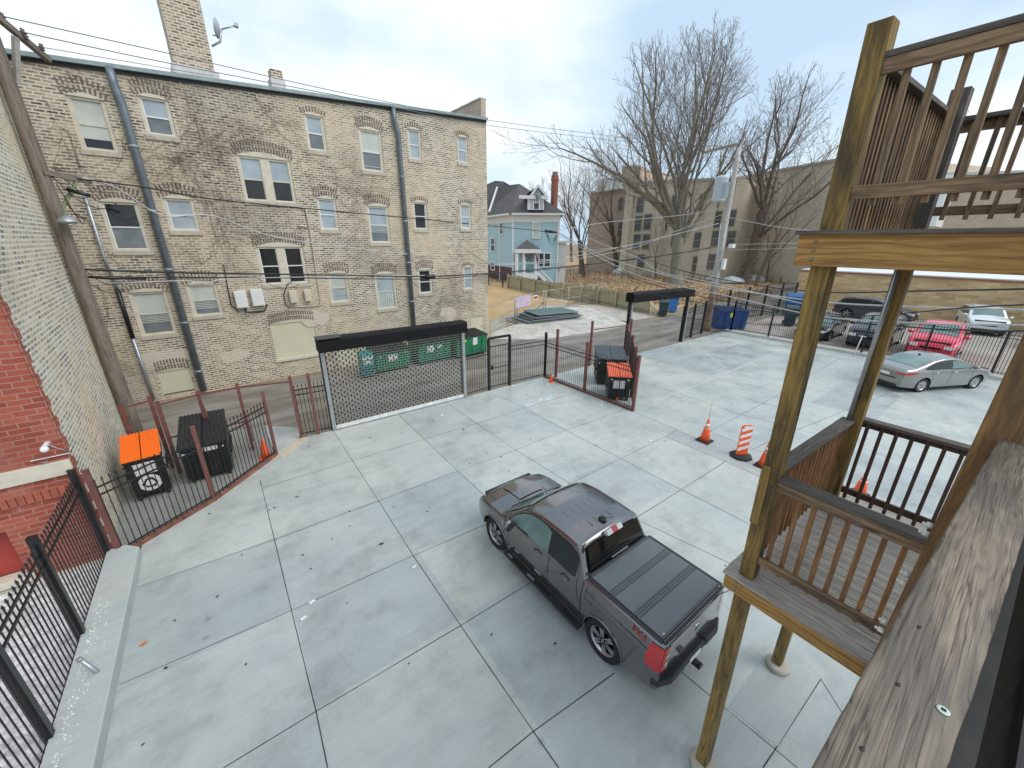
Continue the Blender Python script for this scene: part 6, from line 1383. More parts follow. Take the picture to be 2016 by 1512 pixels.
mb.add(rows[-1], [tuple(range(7))]); mb.add([rows[0][0], rows[0][6], rows[-1][6], rows[-1][0]], [(0, 1, 2, 3)])
cap = mb.build('rail_cap', M_cap, nr, merge=True)
mb = MB()
for (u, v) in ((1810, 1235), (1768, 1348), (1697, 1474)):
    q = g(u, v, zc + .002); mb.lathe(q, [(.001, .0), (.005, .0), (.005, .001), (.001, .0015)], 10); mb.beam(q + Vector((-.006, .002, .001)), q + Vector((.007, -.002, .002)), .003, .002)
mb.build('nail', M_black, cap)
q = g(1857, 1399, zc + .002); mb = MB(); mb.lathe(q, [(.013, 0), (.013, .002), (.01, .003), (.001, .003)], 16); mb.box(q.x - .0045, q.x + .0045, q.y - .0045, q.y + .0045, q.z + .003, q.z + .004, 1); mb.build('screw_head', [plain('pale_green_screw', (.5, .62, .52), .4), M_black], cap)
M_blk2 = plain('black_board_unlit_floor', (.016, .015, .014), .6, 0, .4, 8)  # black boards; on the landing floor the black is shade put into colour
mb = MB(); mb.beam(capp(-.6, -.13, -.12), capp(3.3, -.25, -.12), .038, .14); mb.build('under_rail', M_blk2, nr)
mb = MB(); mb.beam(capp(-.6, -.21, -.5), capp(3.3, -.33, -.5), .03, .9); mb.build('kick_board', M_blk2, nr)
for k in range(26): 
    x = -.4 + k * .14; y = interp(edge_r, x) - .0; mb = MB(); 
    mb.beam(capp(x, (interp(edge_l, x) + y) / 2, -.95), capp(x, (interp(edge_l, x) + y) / 2, -.035), .036, .036); mb.build('baluster', M_rail, nr)
mb = MB(); mb.box(-1.0, 3.7, -1.9, -.32, 4.34, 4.38); mb.box(-1.0, 3.7, -.31, -.2, 4.2, 4.37); tag(mb.build('landing_floor', M_blk2), 'landing floor boards coloured dark as unlit behind the near rail cap', 'landing')
# ------------------------------------------------------------------ vehicles
def paint(name, col, metal=.6, rough=.32):
    m = plain(name, col, rough, metal, .05, 1.5, coat=1.0); return m
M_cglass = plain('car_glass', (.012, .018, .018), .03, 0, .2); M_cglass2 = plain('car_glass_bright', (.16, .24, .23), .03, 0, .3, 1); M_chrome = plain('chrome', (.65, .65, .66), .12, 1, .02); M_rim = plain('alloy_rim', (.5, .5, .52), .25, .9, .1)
M_red = M_red; M_tail = plain('tail_lamp_red', (.5, .008, .012), .12, 0, .1, coat=1.0); M_lampw = plain('lamp_clear', (.6, .62, .62), .1, 0, .1, coat=1); M_trimk = plain('black_trim', (.02, .02, .021), .5, 0, .2)
def lin(K, x):
    if x <= K[0][0]: return K[0][1]
    for i in range(len(K) - 1):
        if x <= K[i + 1][0]:
            t = (x - K[i][0]) / max(1e-6, K[i + 1][0] - K[i][0]); return K[i][1] + (K[i + 1][1] - K[i][1]) * t
    return K[-1][1]
class Car:
    def __init__(s, name, label, cat, p, loc, rz, group=None, scale=(1, 1, 1)):
        s.p = p; s.t = thing(name, label, cat, loc, group, local=True, rz=rz); s.t.location = loc; s.t.scale = scale
    def top(s, x): return lin(s.p['top'], x)
    def belt(s, x): return min(s.p['belt'], s.top(x))
    def hw(s, x, z):
        p = s.p; W = p['W'] / 2; xr, xf = p['top'][0][0], p['top'][-1][0]
        a = max(0, (xr + p['er'][0] - x) / p['er'][0]); b = max(0, (x - xf + p['ef'][0]) / p['ef'][0])
        plan = 1 - p['er'][1] * a ** 2 - p['ef'][1] * b ** 2.2
        zb = s.belt(x); z0 = p['sill']; zt = s.top(x)
        if z <= zb + 1e-6:
            t = min(1, max(0, (z - z0) / max(.05, p['belt'] - z0))); f = 1 - .04 * (1 - t) ** 2 - .035 * max(0, (t - .7) / .3) ** 2
        else: f = .965 - .012 - p['tumble'] * (z - zb) / max(.1, p['roof'] - p['belt'])
        w = W * plan * f; r = p.get('rr', .07); d = zt - z
        if 0 <= d < r: w -= r - math.sqrt(max(0, r * r - (r - d) ** 2))
        elif d < 0: w -= r
        return w
    def bot(s, x):
        p = s.p; b = p['sill'] + max(0, (p['top'][0][0] + .5 - x)) * .12 + max(0, x - p['top'][-1][0] + .5) * .1
        for xw in p['axles']:
            d = abs(x - xw)
            if d < p['arch']: b = max(b, p['R'] + math.sqrt(p['arch'] ** 2 - d * d) * p.get('archy', 1.0))
        return b
    def stations(s):
        p = s.p; X = set(round(k[0], 4) for k in p['top']); a, b = p['top'][0][0], p['top'][-1][0]; n = int((b - a) / .09)
        X |= set(round(a + (b - a) * i / n, 4) for i in range(n + 1))
        for xw in p['axles']:
            for k in range(13): X.add(round(xw - math.cos(PI * k / 12) * p['arch'], 4))
            X.add(round(xw - p['arch'] - .004, 4)); X.add(round(xw + p['arch'] + .004, 4))
        return sorted(x for x in X if a <= x <= b)
    def crown(s, x): return lin(s.p['crown'], x)
    def T(s, x, y):
        zt = s.top(x); w = s.hw(x, zt + 1e-4 if False else zt); return zt + s.crown(x) * (1 - min(1, abs(y) / max(.05, w)) ** 2)
    def body(s, mat):
        X = s.stations(); TS = [0, .06, .16, .3, .45, .6, .72, .82, .89, .94, .97, .988, 1.0]; mb = MB()
        for sg in (1, -1):
            P = []
            for x in X:
                b, zt = s.bot(x), s.top(x); b = min(b, zt - .05); P.append([(x, sg * s.hw(x, b + (zt - b) * t), b + (zt - b) * t) for t in TS])
            mb.grid(P, 0, True, flip=(sg < 0))
        P = []
        for x in X:
            w = s.hw(x, s.top(x)); P.append([(x, w * k / 7, s.T(x, w * k / 7)) for k in range(7, -8, -1)])
        mb.grid(P, 0, True)
        for x, fl in ((X[0], False), (X[-1], True)):
            zt, b = s.top(x), s.bot(x); loop = [(x, s.hw(x, b + (zt - b) * t), b + (zt - b) * t) for t in TS] + [(x, s.hw(x, zt) * k / 7, s.T(x, s.hw(x, zt) * k / 7)) for k in range(6, -7, -1)] + [(x, -s.hw(x, b + (zt - b) * t), b + (zt - b) * t) for t in reversed(TS)]
            mb.add(loop, [tuple(range(len(loop))) if not fl else tuple(reversed(range(len(loop))))])
        o = mb.build('body', mat, s.t, merge=True); s.bodyo = o
        ub = MB(); ub.box(X[0] + .12, X[-1] - .12, -s.p['W'] / 2 + .26, s.p['W'] / 2 - .26, s.p['sill'] - .04, s.p['belt'] - .12)
        for i in range(2):
            for sg in (-1, 1):
                pass
        ub.box(s.p['axles'][0] + s.p['arch'] + .03, s.p['axles'][1] - s.p['arch'] - .03, -s.p['W'] / 2 + .06, s.p['W'] / 2 - .06, s.p['sill'] - .02, s.p['sill'] + .08); ub.box(X[0] + .5, X[-1] - .5, -s.p['W'] / 2 + .32, s.p['W'] / 2 - .32, .2, s.p['sill'])
        ub.build('underbody', M_trimk, s.t)
        return o
    def side_patch(s, cols, mat, name, off=.005, par=None, sides=(1, -1), nz=6):
        """cols: (x, zlow, zhigh) outline columns"""
        out = []
        for sg in sides:
            P = []
            for i in range(len(cols) - 1):
                for k in range(3):
                    t = k / 3; x, a, b = [cols[i][j] + (cols[i + 1][j] - cols[i][j]) * t for j in range(3)]; P.append([(x, sg * (s.hw(x, a + (b - a) * m / nz) + off), a + (b - a) * m / nz) for m in range(nz + 1)])
            x, a, b = cols[-1]; P.append([(x, sg * (s.hw(x, a + (b - a) * m / nz) + off), a + (b - a) * m / nz) for m in range(nz + 1)])
            mb = MB(); mb.grid(P, 0, True, flip=sg < 0); out.append(mb.build(name, mat, par or s.t))
        return out
    def top_patch(s, x0, x1, fy0, fy1, mat, name, off=.008, par=None, nx=10, ny=10, m0=.06, inset=.0):
        P = []
        sl = (s.top(x1) - s.top(x0)) / (x1 - x0); n = Vector((-sl, 0, 1)).normalized() * off
        for i in range(nx + 1):
            x = x0 + (x1 - x0) * i / nx; w = s.hw(x, s.top(x)) - m0; row = []
            for j in range(ny + 1):
                y = w * (fy1 + (fy0 - fy1) * j / ny); row.append(Vector((x, y, s.T(x, y))) + n)
            P.append(row)
        mb = MB(); mb.grid(P, 0, True); return mb.build(name, mat, par or s.t)
    def wheels(s, spokes=6, double=True, wide=.24):
        p = s.p; R = p['R']; Y = p['W'] / 2 - .035
        for xw in p['axles']:
            for sg in (1, -1):
                c = Vector((xw, sg * (Y - wide), R)); ax = (0, sg, 0)
                mb = MB(); rr = R * .66
                mb.lathe(c, [(rr, .02), (R * .93, 0), (R, .03), (R, wide - .03), (R * .95, wide), (rr, wide - .012), (rr * .97, wide - .05), (rr * .97, .05)], 36, ax); wh = mb.build('wheel', M_tyre, s.t)
                mb = MB(); o = c + Vector((0, sg * (wide - .012), 0))
                mb.lathe(o, [(rr, 0), (rr * .95, -.006), (rr * .9, -.05), (rr * .9, -.1)], 36, ax, 0, True, False); mb.lathe(o, [(.001, -.02), (R * .14, -.02), (R * .16, -.035), (R * .16, -.07)], 20, ax, 0); mb.lathe(o, [(.001, -.1), (rr * .92, -.1)], 24, ax, 1)
                for k in range(spokes):
                    a = 2 * PI * k / spokes + .3
                    for da in ((-.13, .13) if double else (0,)):
                        u = Vector((math.cos(a + da), 0, math.sin(a + da))); v = Vector((-math.sin(a + da), 0, math.cos(a + da)))
                        mb.obox(o + u * rr * .54 - Vector((0, sg * .028, 0)), u * rr * .42, v * (.022 if double else .035) * R / .38, (0, .013, 0))
                mb.build('rim', [M_rim, M_black], wh)
        for xw in p['axles']:
            for sg in (1, -1):
                mb = MB(); a0 = 0; rr = p['arch']; P = []
                for k in range(15):
                    a = PI * k / 14; row = []
                    for w_ in (0, -.3): x = xw + math.cos(a) * rr; z = R + math.sin(a) * rr * p.get('archy', 1.0); row.append((x, sg * (s.hw(x, z) + w_ * 1.0 - .002), z))
                    P.append(row)
                mb.grid(P, 0, True, flip=sg > 0); mb.build('wheel_well', M_trimk, s.t)
    def line(s, pts, name='panel_gap', w=.008, sides=(1, -1), mat=None):
        for sg in sides:
            mb = MB()
            for i in range(len(pts) - 1):
                (x0, z0), (x1, z1) = pts[i], pts[i + 1]; n = max(1, int(math.hypot(x1 - x0, z1 - z0) / .08))
                for k in range(n):
                    xa, za = x0 + (x1 - x0) * k / n, z0 + (z1 - z0) * k / n; xb, zb_ = x0 + (x1 - x0) * (k + 1) / n, z0 + (z1 - z0) * (k + 1) / n
                    mb.beam((xa, sg * (s.hw(xa, za) + .0005), za), (xb, sg * (s.hw(xb, zb_) + .0005), zb_), .004, w, 0, up=(0, sg, 0) if False else (1, 0, 0) if abs(zb_ - za) > abs(xb - xa) else (0, 0, 1))
            mb.build(name, mat or M_trimk, s.bodyo)
    def mirror(s, x, z, mat, k=1.0):
        for sg in (1, -1):
            w = s.hw(x, z); mb = MB(); c = Vector((x, sg * (w + .14 * k), z + .05))
            mb.lathe(c + Vector((-.07, 0, 0)), [(.001, 0), (.1 * k, .0), (.115 * k, .03), (.1 * k, .1), (.05 * k, .15), (.001, .16)], 12, (1, 0, 0)); mb.v = [Vector((v.x, v.y, c.z + (v.z - c.z) * .8)) for v in mb.v]; mb.beam((x, sg * (w - .02), z), (x, sg * (w + .08), z + .02), .07, .04); mb.build('mirror', mat, s.t)
# ---- the pickup truck
tp = dict(W=1.86, sill=.37, belt=1.14, roof=1.78, R=.385, arch=.46, archy=.96, axles=(-1.5, 1.72), er=(.25, .05), ef=(.75, .14), tumble=.135, rr=.075,
          top=[(-2.66, 1.30), (-2.62, 1.335), (-2.2, 1.335), (-1.02, 1.335), (-.93, 1.33), (-.9, 1.35), (-.72, 1.72), (-.66, 1.755), (-.3, 1.775), (.3, 1.765), (.62, 1.71), (.75, 1.66), (1.1, 1.36), (1.38, 1.14), (1.46, 1.12), (1.9, 1.10), (2.25, 1.04), (2.42, .96), (2.52, .82), (2.57, .66)],
          crown=[(-2.66, .0), (-1.0, .0), (-.9, .01), (-.7, .05), (.4, .06), (.75, .06), (1.4, .09), (1.8, .09), (2.3, .08), (2.57, .03)])
M_tp = paint('truck_paint', (.195, .187, .192), .9, .2)
tk = Car('pickup_truck', 'dark grey crew cab pickup truck with black folding bed cover', 'pickup truck', tp, (4.86, 4.17, 0), PI / 2)
tk.body(M_tp); tk.wheels(6, True, .25)
# bed cover
mb = MB(); zc_ = 1.345
for (a, b) in ((-2.58, -2.054), (-2.046, -1.514), (-1.506, -1.0)): mb.box(a, b, -.79, .79, zc_, zc_ + .03)
bc_ = mb.build('bed_cover', plain('bed_cover_black', (.145, .157, .165), .36, 0, .06, 6), tk.t, bevel=.008)
mb = MB()
for x in (-2.05, -1.51):
    for dx in (-.05, .05): mb.box(x + dx - .018, x + dx + .018, -.77, .77, zc_ + .031, zc_ + .04)
for x in (-2.56, -1.02): mb.box(x - .02, x + .02, -.78, .78, zc_ + .031, zc_ + .042)
mb.build('hinge_seal', plain('hinge_grey', (.075, .082, .088), .4), bc_)
mb = MB()
for sg in (-1, 1): mb.box(-2.6, -.98, sg * .83 - .035, sg * .83 + .035, 1.338, 1.358)
mb.box(-2.655, -2.6, -.82, .82, 1.335, 1.36); mb.box(-.99, -.93, -.8, .8, 1.33, 1.36); mb.build('bed_rail_trim', M_trimk, tk.t, bevel=.01)
mb = MB(); mb.lathe((-2.53, .72, zc_ + .031), [(.02, 0), (.02, .006), (.001, .008)], 12); mb.build('lock_cap', M_white, bc_)
# glass
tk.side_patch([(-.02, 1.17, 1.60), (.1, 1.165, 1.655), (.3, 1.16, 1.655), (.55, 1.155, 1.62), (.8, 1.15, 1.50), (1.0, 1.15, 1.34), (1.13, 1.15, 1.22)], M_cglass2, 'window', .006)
tk.side_patch([(-.68, 1.2, 1.50), (-.62, 1.185, 1.60), (-.5, 1.18, 1.645), (-.3, 1.175, 1.655), (-.1, 1.17, 1.655)], M_cglass, 'window', .006)
tk.side_patch([(-.74, 1.185, 1.55), (-.66, 1.165, 1.62), (-.5, 1.155, 1.675), (-.1, 1.15, 1.685), (.3, 1.145, 1.68), (.58, 1.14, 1.64), (.85, 1.135, 1.50), (1.22, 1.135, 1.17)], M_trimk, 'window_surround', .002)
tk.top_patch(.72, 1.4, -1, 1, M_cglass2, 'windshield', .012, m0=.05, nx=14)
# rear window (nearly upright) and the lamp above it
mb = MB(); P = []
for i in range(9):
    t = i / 8; x = -.915 + .175 * t; z = 1.37 + .36 * t; w_ = .74 - .07 * t; P.append([(x - .03, w_ * k / 8, z + .035 * (1 - (k / 8) ** 2) * t) for k in range(8, -9, -1)])
mb.grid(P, 0, True, flip=False); rw_ = mb.build('rear_window', plain('tinted_glass', (.006, .006, .007), .06, 0, .1), tk.t)
mb = MB(); mb.box(-.975, -.955, -.22, .22, 1.42, 1.43); mb.build('window_slider', M_galv, rw_)
for (a, b, m_) in ((-.2, -.07, M_lampw), (-.07, .07, M_tail), (.07, .2, M_lampw)): mb = MB(); mb.obox((-.735, (a + b) / 2, 1.79), (.03, 0, .035), (0, (b - a) / 2, 0), (-.035, 0, .03)); mb.v = [Vector((v.x - .02, v.y, v.z - .005)) for v in mb.v]; mb.build('high_brake_lamp', m_, tk.t)
mb = MB()
for y in (-.42, -.25, .25, .42, -.09, .09): mb.beam((-.5 + .1 * (abs(y) > .3), y, tk.T(-.4, y) + .001), (.1, y, tk.T(.1, y) + .001), .014, .008)
mb.build('roof_rib', M_tp, tk.t)
mb = MB(); mb.lathe((-.5, 0, tk.T(-.5, 0)), [(.07, 0), (.06, .03), (.03, .05), (.001, .055)], 12); mb.v = [Vector((-.5 + (v.x + .5) * 1.3, v.y, v.z)) for v in mb.v]; mb.tube([(-.5, 0, 1.87), (-.72, 0, 2.02)], .006, 5); mb.build('antenna', M_black, tk.t)
# panel gaps, handles, mirrors, steps
tk.line([(-.92, 1.32), (-.92, .5)], w=.022); tk.line([(-.06, 1.66), (-.08, 1.0), (-.06, .45)]); tk.line([(1.14, 1.14), (1.18, .9), (1.14, .45)]); tk.line([(-.76, 1.5), (-.78, 1.12), (-.84, .86), (-.96, .75)])
tk.line([(-2.5, 1.1), (-1.0, 1.12)], 'crease', .006); tk.line([(1.2, 1.1), (2.35, 1.0)], w=.01)
tk.line([(-1.2, 1.17), (-1.02, 1.17), (-1.02, .98), (-1.2, .98), (-1.2, 1.17)], 'fuel_flap', .006, sides=(1,))
for sg in (1, -1):
    for x in (.12, -.62):
        mb = MB(); z = 1.03; w_ = tk.hw(x, z); mb.tube([(x, sg * (w_ - .01), z), (x + .03, sg * (w_ + .035), z), (x + .17, sg * (w_ + .035), z), (x + .2, sg * (w_ - .01), z)], .014, 6); mb.build('door_handle', M_tp, tk.t)
    mb = MB(); mb.box(-1.0, 1.2, sg * .96 - .07, sg * .96 + .07, .29, .34)
    for k in range(3): mb.box(-.95 + .75 * k, -.55 + .75 * k, sg * .97 - .045, sg * .97 + .045, .341, .348, 1)
    mb.build('running_board', [M_trimk, M_galv if False else M_black], tk.t, bevel=.02)
    mb = MB(); mb.obox((.33, sg * .985, .351), (.1, 0, 0), (0, .02, 0), (0, 0, .004)); mb.obox((1.02, sg * .985, .351), (.07, 0, 0), (0, .02, 0), (0, 0, .004)); mb.build('step_plate', M_alu, tk.t)
    mb = MB(); x = 1.28; z = 1.0; mb.add([(x - .08, sg * (tk.hw(x - .08, z) + .006), z + .07), (x + .1, sg * (tk.hw(x + .1, z) + .006), z + .04), (x + .08, sg * (tk.hw(x + .08, z - .1) + .006), z - .07), (x - .06, sg * (tk.hw(x - .06, z - .1) + .006), z - .07)], [(0, 1, 2, 3) if sg < 0 else (3, 2, 1, 0)])
    ve = mb.build('side_vent', M_chrome, tk.t); mb = MB()
    for k in range(3): mb.beam((x - .05, sg * (tk.hw(x, z) + .012), z + .035 - k * .04), (x + .06, sg * (tk.hw(x + .06, z) + .012), z + .025 - k * .04), .004, .016)
    mb.build('vent_bar', M_black, ve)
    # flares round the arches
    for xw in tp['axles']:
        mb = MB(); mb.tube([(xw + math.cos(PI * k / 16) * .475, sg * (tk.hw(xw + math.cos(PI * k / 16) * .475, .385 + math.sin(PI * k / 16) * .45) + .004), .385 + math.sin(PI * k / 16) * .455) for k in range(17)], .02, 6); mb.build('arch_lip', M_tp, tk.t)
    # tail lamp wraps the corner
    mb = MB(); P = []
    for i in range(7):
        z = .84 + .42 * i / 6; fw = .13 + .05 * math.sin(PI * (i + 1.2) / 7.5); row = []
        for (x, yy) in ((-2.66 + fw + .08, None), (-2.6, None), (-2.665, 'c'), (-2.675, .72)):
            if yy is None: row.append((x, sg * (tk.hw(max(x, -2.6), z) + .012), z))
            elif yy == 'c': row.append((x, sg * (tk.hw(-2.6, z) - .02), z))
            else: row.append((x, sg * yy, z))
        P.append(row)
    mb.grid(P, 0, True, flip=(sg < 0)); tl = mb.build('tail_light', M_tail, tk.t)
    for z in (.93, 1.08): mb = MB(); mb.box(-2.684, -2.676, sg * .77 - .025, sg * .77 + .025, z, z + .06); mb.build('reversing_lens', M_lampw, tl)
    # FX4 lettering
    tx = text_mb('FX4', .17, .003); y = sg * (tk.hw(-2.1, 1.2) + .006); tx.xform(frame_mat((-2.2, y, 1.2), (-sg, 0, .0), (0, 0, 1))); 
    dk = plain('decal_red', (.45, .03, .02), .5); tx.build('decal', dk, tk.t)
tk.mirror(1.0, 1.16, M_tp, 1.25)
mb = MB(); mb.box(-2.672, -2.662, -.72, .72, .78, 1.30); tg = mb.build('tailgate', M_tp, tk.t, bevel=.02)
mb = MB(); mb.lathe((-2.674, 0, 1.1), [(.001, -.012), (.085, -.010), (.1, 0), (.1, .01)], 24, (1, 0, 0)); mb.v = [Vector((v.x, v.y * 1.0, 1.1 + (v.z - 1.1) * .42)) for v in mb.v]; ov = mb.build('oval_emblem', M_chrome, tg)
mb = MB(); mb.lathe((-2.688, 0, 1.1), [(.001, -.002), (.075, -.001), (.075, .004)], 24, (1, 0, 0)); mb.v = [Vector((v.x, v.y, 1.1 + (v.z - 1.1) * .38)) for v in mb.v]; mb.build('emblem_field', plain('emblem_blue', (.01, .03, .12), .3), ov)
mb = MB(); mb.box(-2.68, -2.664, -.16, .16, 1.0, 1.2) if False else None
mb.box(-2.76, -2.62, -.66, .66, .5, .63); mb.prism([(-2.78, -.3), (-2.78, -.66), (-2.68, -.87), (-2.55, -.93), (-2.55, -.3)], .52, .66); mb.prism([(-2.78, .3), (-2.78, .66), (-2.68, .87), (-2.55, .93), (-2.55, .3)], .52, .66); mb.build('rear_bumper', M_trimk, tk.t, bevel=.03)
mb = MB(); mb.box(-2.86, -2.7, -.04, .04, .4, .48); mb.cyl((-2.88, -.05, .44), (-2.88, .05, .44), .03, n=8); mb.build('tow_hitch', M_black, tk.t)
mb = MB(); mb.box(-2.772, -2.762, -.15, .15, .505, .61); mb.build('licence_plate', M_white, tk.t)
mb = MB(); mb.box(2.4, 2.63, -.7, .7, .4, .66); mb.build('front_bumper', M_tp, tk.t, bevel=.05)
mb = MB(); mb.box(2.5, 2.59, -.5, .5, .64, .78); mb.build('grille', M_black, tk.t, bevel=.02)
for sg in (1, -1): mb = MB(); mb.obox((2.38, sg * .72, .83), (.1, -sg * .05, 0), (.01, sg * .1, 0), (0, 0, .07)); mb.build('headlight', M_lampw, tk.t, bevel=.02)
tk.top_patch(1.52, 2.2, -.42, .42, M_tp, 'hood_bulge', .02, m0=.0)
mb = MB()
for sg in (1, -1): mb.tube([(1.46, sg * .38, tk.T(1.46, .38) + .012), (2.3, sg * .44, tk.T(2.3, .44) + .004)], .012, 5)
mb.build('hood_crease', M_tp, tk.t)
mb = MB(); 
for sg in (.1, -.55): mb.tube([(1.42, sg + .55, tk.T(1.42, .5) + .02), (1.2, sg, tk.T(1.2, sg) + .03)], .01, 5)
mb.build('wiper', M_black, tk.t)
# the bed is short: draw everything behind the cab forward, wheels kept round
for o_ in [c for c in tk.t.children_recursive if c.type == 'MESH']:
    rnd = o_.name.split('.')[0] in ('wheel', 'rim')
    for v_ in o_.data.vertices:
        if rnd:
            if v_.co.x < -.9: v_.co.x += .08
        elif v_.co.x < -.9: v_.co.x = -.9 + (v_.co.x + .9) * .868
# ---- other cars
def generic(label, loc, rz, col, kind='hatch', scale=(1, 1, 1), metal=.4, group='cars parked in the neighbouring lot', glass=None, catg='car'):
    if kind == 'hatch': P = dict(W=1.7, sill=.22, belt=.95, roof=1.45, R=.3, arch=.36, axles=(-1.25, 1.3), er=(.5, .12), ef=(.7, .2), tumble=.16, rr=.08,
          top=[(-1.98, .8), (-1.95, 1.0), (-1.85, 1.1), (-1.6, 1.33), (-1.2, 1.41), (-.3, 1.43), (.2, 1.36), (1.05, .98), (1.6, .87), (1.9, .72), (1.99, .55)], crown=[(-1.98, .02), (-1, .04), (.2, .05), (1, .07), (1.9, .04)]); name = 'hatchback_car'
    elif kind == 'suv': P = dict(W=1.84, sill=.28, belt=1.08, roof=1.68, R=.35, arch=.41, axles=(-1.35, 1.35), er=(.4, .1), ef=(.7, .16), tumble=.15, rr=.09,
          top=[(-2.28, .95), (-2.24, 1.1), (-2.1, 1.25), (-1.85, 1.56), (-1.5, 1.64), (-.3, 1.66), (.35, 1.58), (1.15, 1.12), (1.8, 1.02), (2.15, .85), (2.25, .65)], crown=[(-2.3, .02), (-1, .04), (.2, .05), (1.1, .08), (2.2, .04)]); name = 'suv'
    else: P = dict(W=1.73, sill=.22, belt=.96, roof=1.45, R=.31, arch=.365, axles=(-1.24, 1.34), er=(.6, .12), ef=(.75, .2), tumble=.17, rr=.08,
          top=[(-2.19, .72), (-2.16, .93), (-2.05, 1.0), (-1.7, 1.05), (-1.35, 1.15), (-.85, 1.33), (-.4, 1.405), (.0, 1.41), (.35, 1.35), (1.15, .97), (1.7, .87), (2.05, .73), (2.18, .55)], crown=[(-2.19, .03), (-1.7, .04), (-1.3, .05), (0, .05), (1.1, .07), (2.1, .04)]); name = 'sedan_car'
    c = Car(name, label, catg, P, loc, rz, group, scale); m = paint('paint_%d_%d' % (int(col[0] * 999), int(col[2] * 999)), col, metal, .3); c.body(m); c.wheels(5 if kind != 'sedan' else 9, kind == 'sedan', .2)
    gm_ = glass or M_cglass
    if kind == 'sedan':
        c.side_patch([(-1.2, 1.0, 1.09), (-.95, .985, 1.2), (-.6, .98, 1.285), (-.1, .975, 1.32)], gm_, 'window', .006); c.side_patch([(-.06, .975, 1.32), (.15, .975, 1.31), (.4, .975, 1.24), (.95, .975, 1.0)], M_cglass2, 'window', .006)
        c.side_patch([(-1.32, .99, 1.06), (-.95, .97, 1.225), (-.6, .965, 1.315), (-.1, .96, 1.345), (.2, .96, 1.335), (.42, .96, 1.25), (1.02, .965, .99)], M_trimk, 'window_surround', .002)
        c.top_patch(.38, 1.12, -1, 1, M_cglass2, 'windshield', .01, nx=12); c.top_patch(-1.62, -.88, -1, 1, M_cglass2, 'rear_window', .01, nx=12, m0=.04)
        xt, zt_ = -2.2, .86; c.line([(-.08, 1.3), (-.06, .9), (-.1, .3)]); c.line([(.95, .96), (1.0, .6), (.92, .3)]); c.line([(-.98, .96), (-.96, .75), (-.86, .5)])
        c.line([(-2.0, .93), (-1, .93), (1.6, .8)], 'crease', .005, mat=m)
        for sg in (1, -1):
            for x in (.02, -.85): mb = MB(); w_ = c.hw(x, .85); mb.tube([(x, sg * w_, .86), (x + .02, sg * (w_ + .03), .86), (x + .16, sg * (w_ + .03), .86), (x + .18, sg * w_, .86)], .012, 5); mb.build('door_handle', M_chrome, c.t)
        mb = MB(); mb.lathe((-.75, 0, c.T(-.75, 0)), [(.05, 0), (.03, .05), (.001, .07)], 8); mb.build('antenna', M_black, c.t)
        mb = MB(); mb.add([(-2.205, -.5, .62), (-2.205, .5, .62), (-2.17, .45, .5), (-2.17, -.45, .5)], [(0, 1, 2, 3)]); mb.add([(-2.215, -.26, .66), (-2.215, .26, .66), (-2.215, .26, .78), (-2.215, -.26, .78)], [(3, 2, 1, 0)], 1); mb.build('licence_plate', [M_trimk, M_white], c.t)
        mb = MB(); mb.box(-2.2, -2.14, -.6, .6, .24, .36); mb.build('lower_bumper', M_trimk, c.t)
    elif kind == 'suv':
        c.side_patch([(-1.9, 1.18, 1.3), (-1.7, 1.13, 1.48), (-1.2, 1.11, 1.55), (-.1, 1.1, 1.56)], gm_, 'window', .006); c.side_patch([(-.04, 1.1, 1.56), (.3, 1.1, 1.5), (.9, 1.1, 1.18)], gm_, 'window', .006)
        c.top_patch(.38, 1.12, -1, 1, M_cglass2, 'windshield', .01, nx=12); c.top_patch(-2.22, -1.88, -1, 1, gm_, 'rear_window', .01, nx=8, m0=.08); xt, zt_ = -2.28, 1.0; c.line([(-.06, 1.1), (-.06, .35)]); c.line([(.95, 1.1), (1.0, .35)])
        mb = MB()
        for sg in (1, -1): mb.tube([(-1.7, sg * .62, c.T(-1.7, .62)), (-1.4, sg * .62, c.T(-1.4, .62) + .06), (.1, sg * .62, c.T(.1, .62) + .06), (.3, sg * .62, c.T(.3, .62))], .02, 5)
        mb.build('roof_rails', M_galv, c.t)
        mb = MB(); mb.box(-2.31, -2.27, -.26, .26, .72, .86); mb.build('licence_plate', M_white, c.t)
        mb = MB(); mb.box(-2.32, -2.1, -.82, .82, .3, .55); mb.box(2.1, 2.28, -.8, .8, .28, .45); mb.build('bumper', M_trimk, c.t, bevel=.04)
    else:
        c.side_patch([(-1.55, 1.05, 1.18), (-1.3, 1.0, 1.28), (-.9, .97, 1.33), (-.15, .97, 1.34)], gm_, 'window', .006); c.side_patch([(-.1, .97, 1.34), (.2, .97, 1.27), (.85, .98, 1.02)], gm_, 'window', .006)
        c.top_patch(.22, 1.02, -1, 1, M_cglass2, 'windshield', .01, nx=12); c.top_patch(-1.84, -1.6, -1, 1, gm_, 'rear_window', .01, nx=8, m0=.08); xt, zt_ = -1.98, .9; c.line([(-.12, .97), (-.1, .3)]); c.line([(.85, .97), (.9, .3)])
    xf = P['top'][-1][0]
    for sg in (1, -1):
        if kind == 'sedan':
            c.side_patch([(-2.16, .80, .86), (-2.0, .80, .90), (-1.8, .84, .91), (-1.62, .885, .90)], M_tail, 'tail_light', .008, sides=(sg,)); mb = MB(); mb.box(-2.2, -2.185, sg * .62 - .16, sg * .62 + .16, .8, .88); mb.build('tail_light', M_tail, c.t)
        else: c.side_patch([(xt + .02, zt_ - .12, zt_ + .05), (xt + .2, zt_ - .06, zt_ + .08), (xt + .35, zt_ + .02, zt_ + .06)], M_tail, 'tail_light', .01, sides=(sg,))
        zl = c.top(xf - .22) - .1
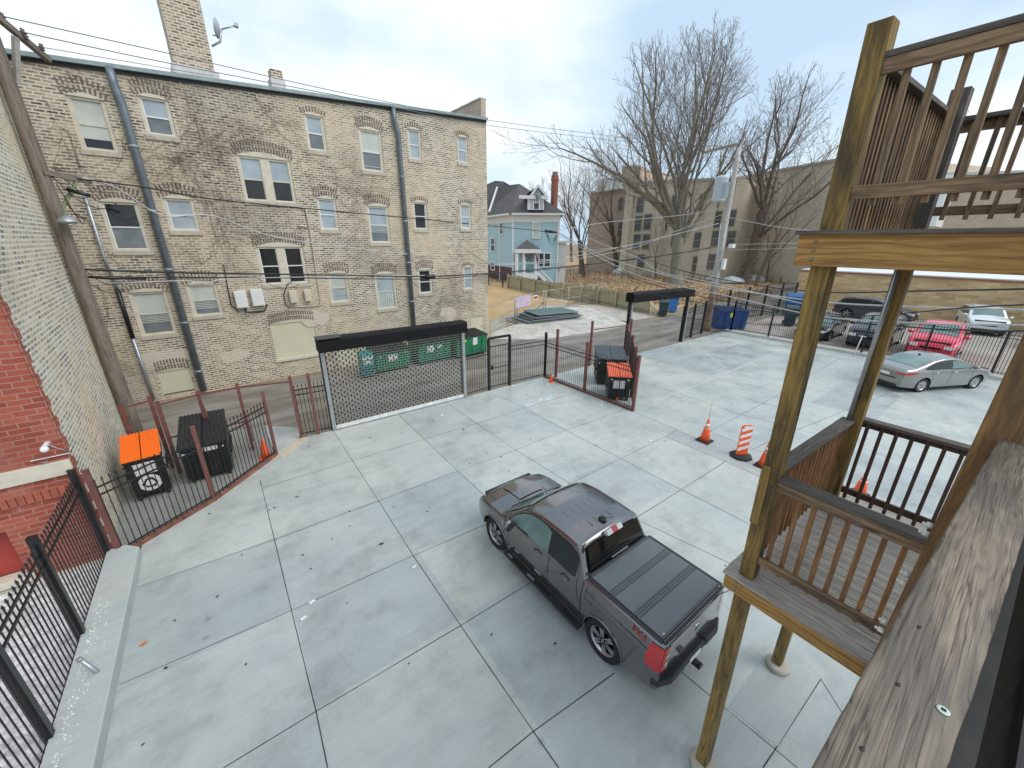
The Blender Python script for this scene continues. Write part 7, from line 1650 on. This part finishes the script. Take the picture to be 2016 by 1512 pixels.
        c.side_patch([(xf - .5, zl + .1, zl + .14), (xf - .3, zl + .02, zl + .09), (xf - .12, zl - .06, zl + .0), (xf - .04, zl - .08, zl - .05)], M_lampw, 'headlight', .012, sides=(sg,))
        mb = MB(); mb.obox((xf - .02, sg * P['W'] * .33, zl - .06), (.05, 0, 0), (-.01 * sg, .14, 0), (-.03, 0, .06)); mb.build('headlight', M_lampw, c.t, bevel=.015)
    mb = MB(); mb.box(xf - .05, xf + .015, -.5, .5, .3, .42); mb.box(xf - .1, xf + .0, -.35, .35, c.top(xf) - .04, c.top(xf) + .04); mb.build('grille', M_trimk, c.t)
    c.mirror(P['top'][-3][0] - .75 if kind != 'sedan' else .92, P['belt'] + .02, m, .9)
    return c
generic('silver grey sedan parked at an angle on the pale concrete', (27.75, 2.3, 0), math.radians(-26.8), (.27, .27, .26), 'sedan', (1.24, 1.14, 1.13), .55, group=None)
generic('bright red hatchback nosed up to the black fence', (36.3, 3.1, 0), PI + .0, (.75, .02, .07), 'hatch', (1.22, 1.34, 1.42), .1, glass=M_cglass)
generic('black car with pale windshield nosed up to the fence, left of the red one', (36.6, 6.15, 0), PI, (.03, .035, .04), 'hatch', (1.25, 1.36, 1.42), .4)
generic('black car mostly hidden behind the first timber post', (36.6, 9.35, 0), PI, (.015, .015, .017), 'sedan', (1.15, 1.3, 1.2), .4)
generic('dark grey station wagon parked along the yellow garage wall', (49.2, 8.9, 0), -PI / 2 - .12, (.05, .055, .07), 'suv', (1.28, 1.1, 1.15), .5, catg='station wagon')
generic('white suv facing out in front of the yellow garage wall', (49.7, 2.3, 0), PI + .25, (.68, .7, .72), 'suv', (1.12, 1.22, 1.2), .1, catg='suv')
generic('dark sedan cut off by the right edge beside the white suv', (46.0, -2.0, 0), PI / 2 + 1.2, (.03, .035, .05), 'sedan', (1.2, 1.2, 1.2), .5)
# thin white marker post by the right kerb
q = g(1680, 702); mb = MB(); mb.tube([q, q + Vector((.1, -.1, 1.35))], .03, 5); mb.beam(q + Vector((.1, .1, 1.3)), q + Vector((.1, -.3, 1.3)), .03, .03); tag(mb.build('marker_stake', M_white), 'thin white stake standing at the right kerb in front of the fence', 'stake')
for o in list(scene.objects):
    for k_ in ('_loc', '_shear'):
        if k_ in o: del o[k_]
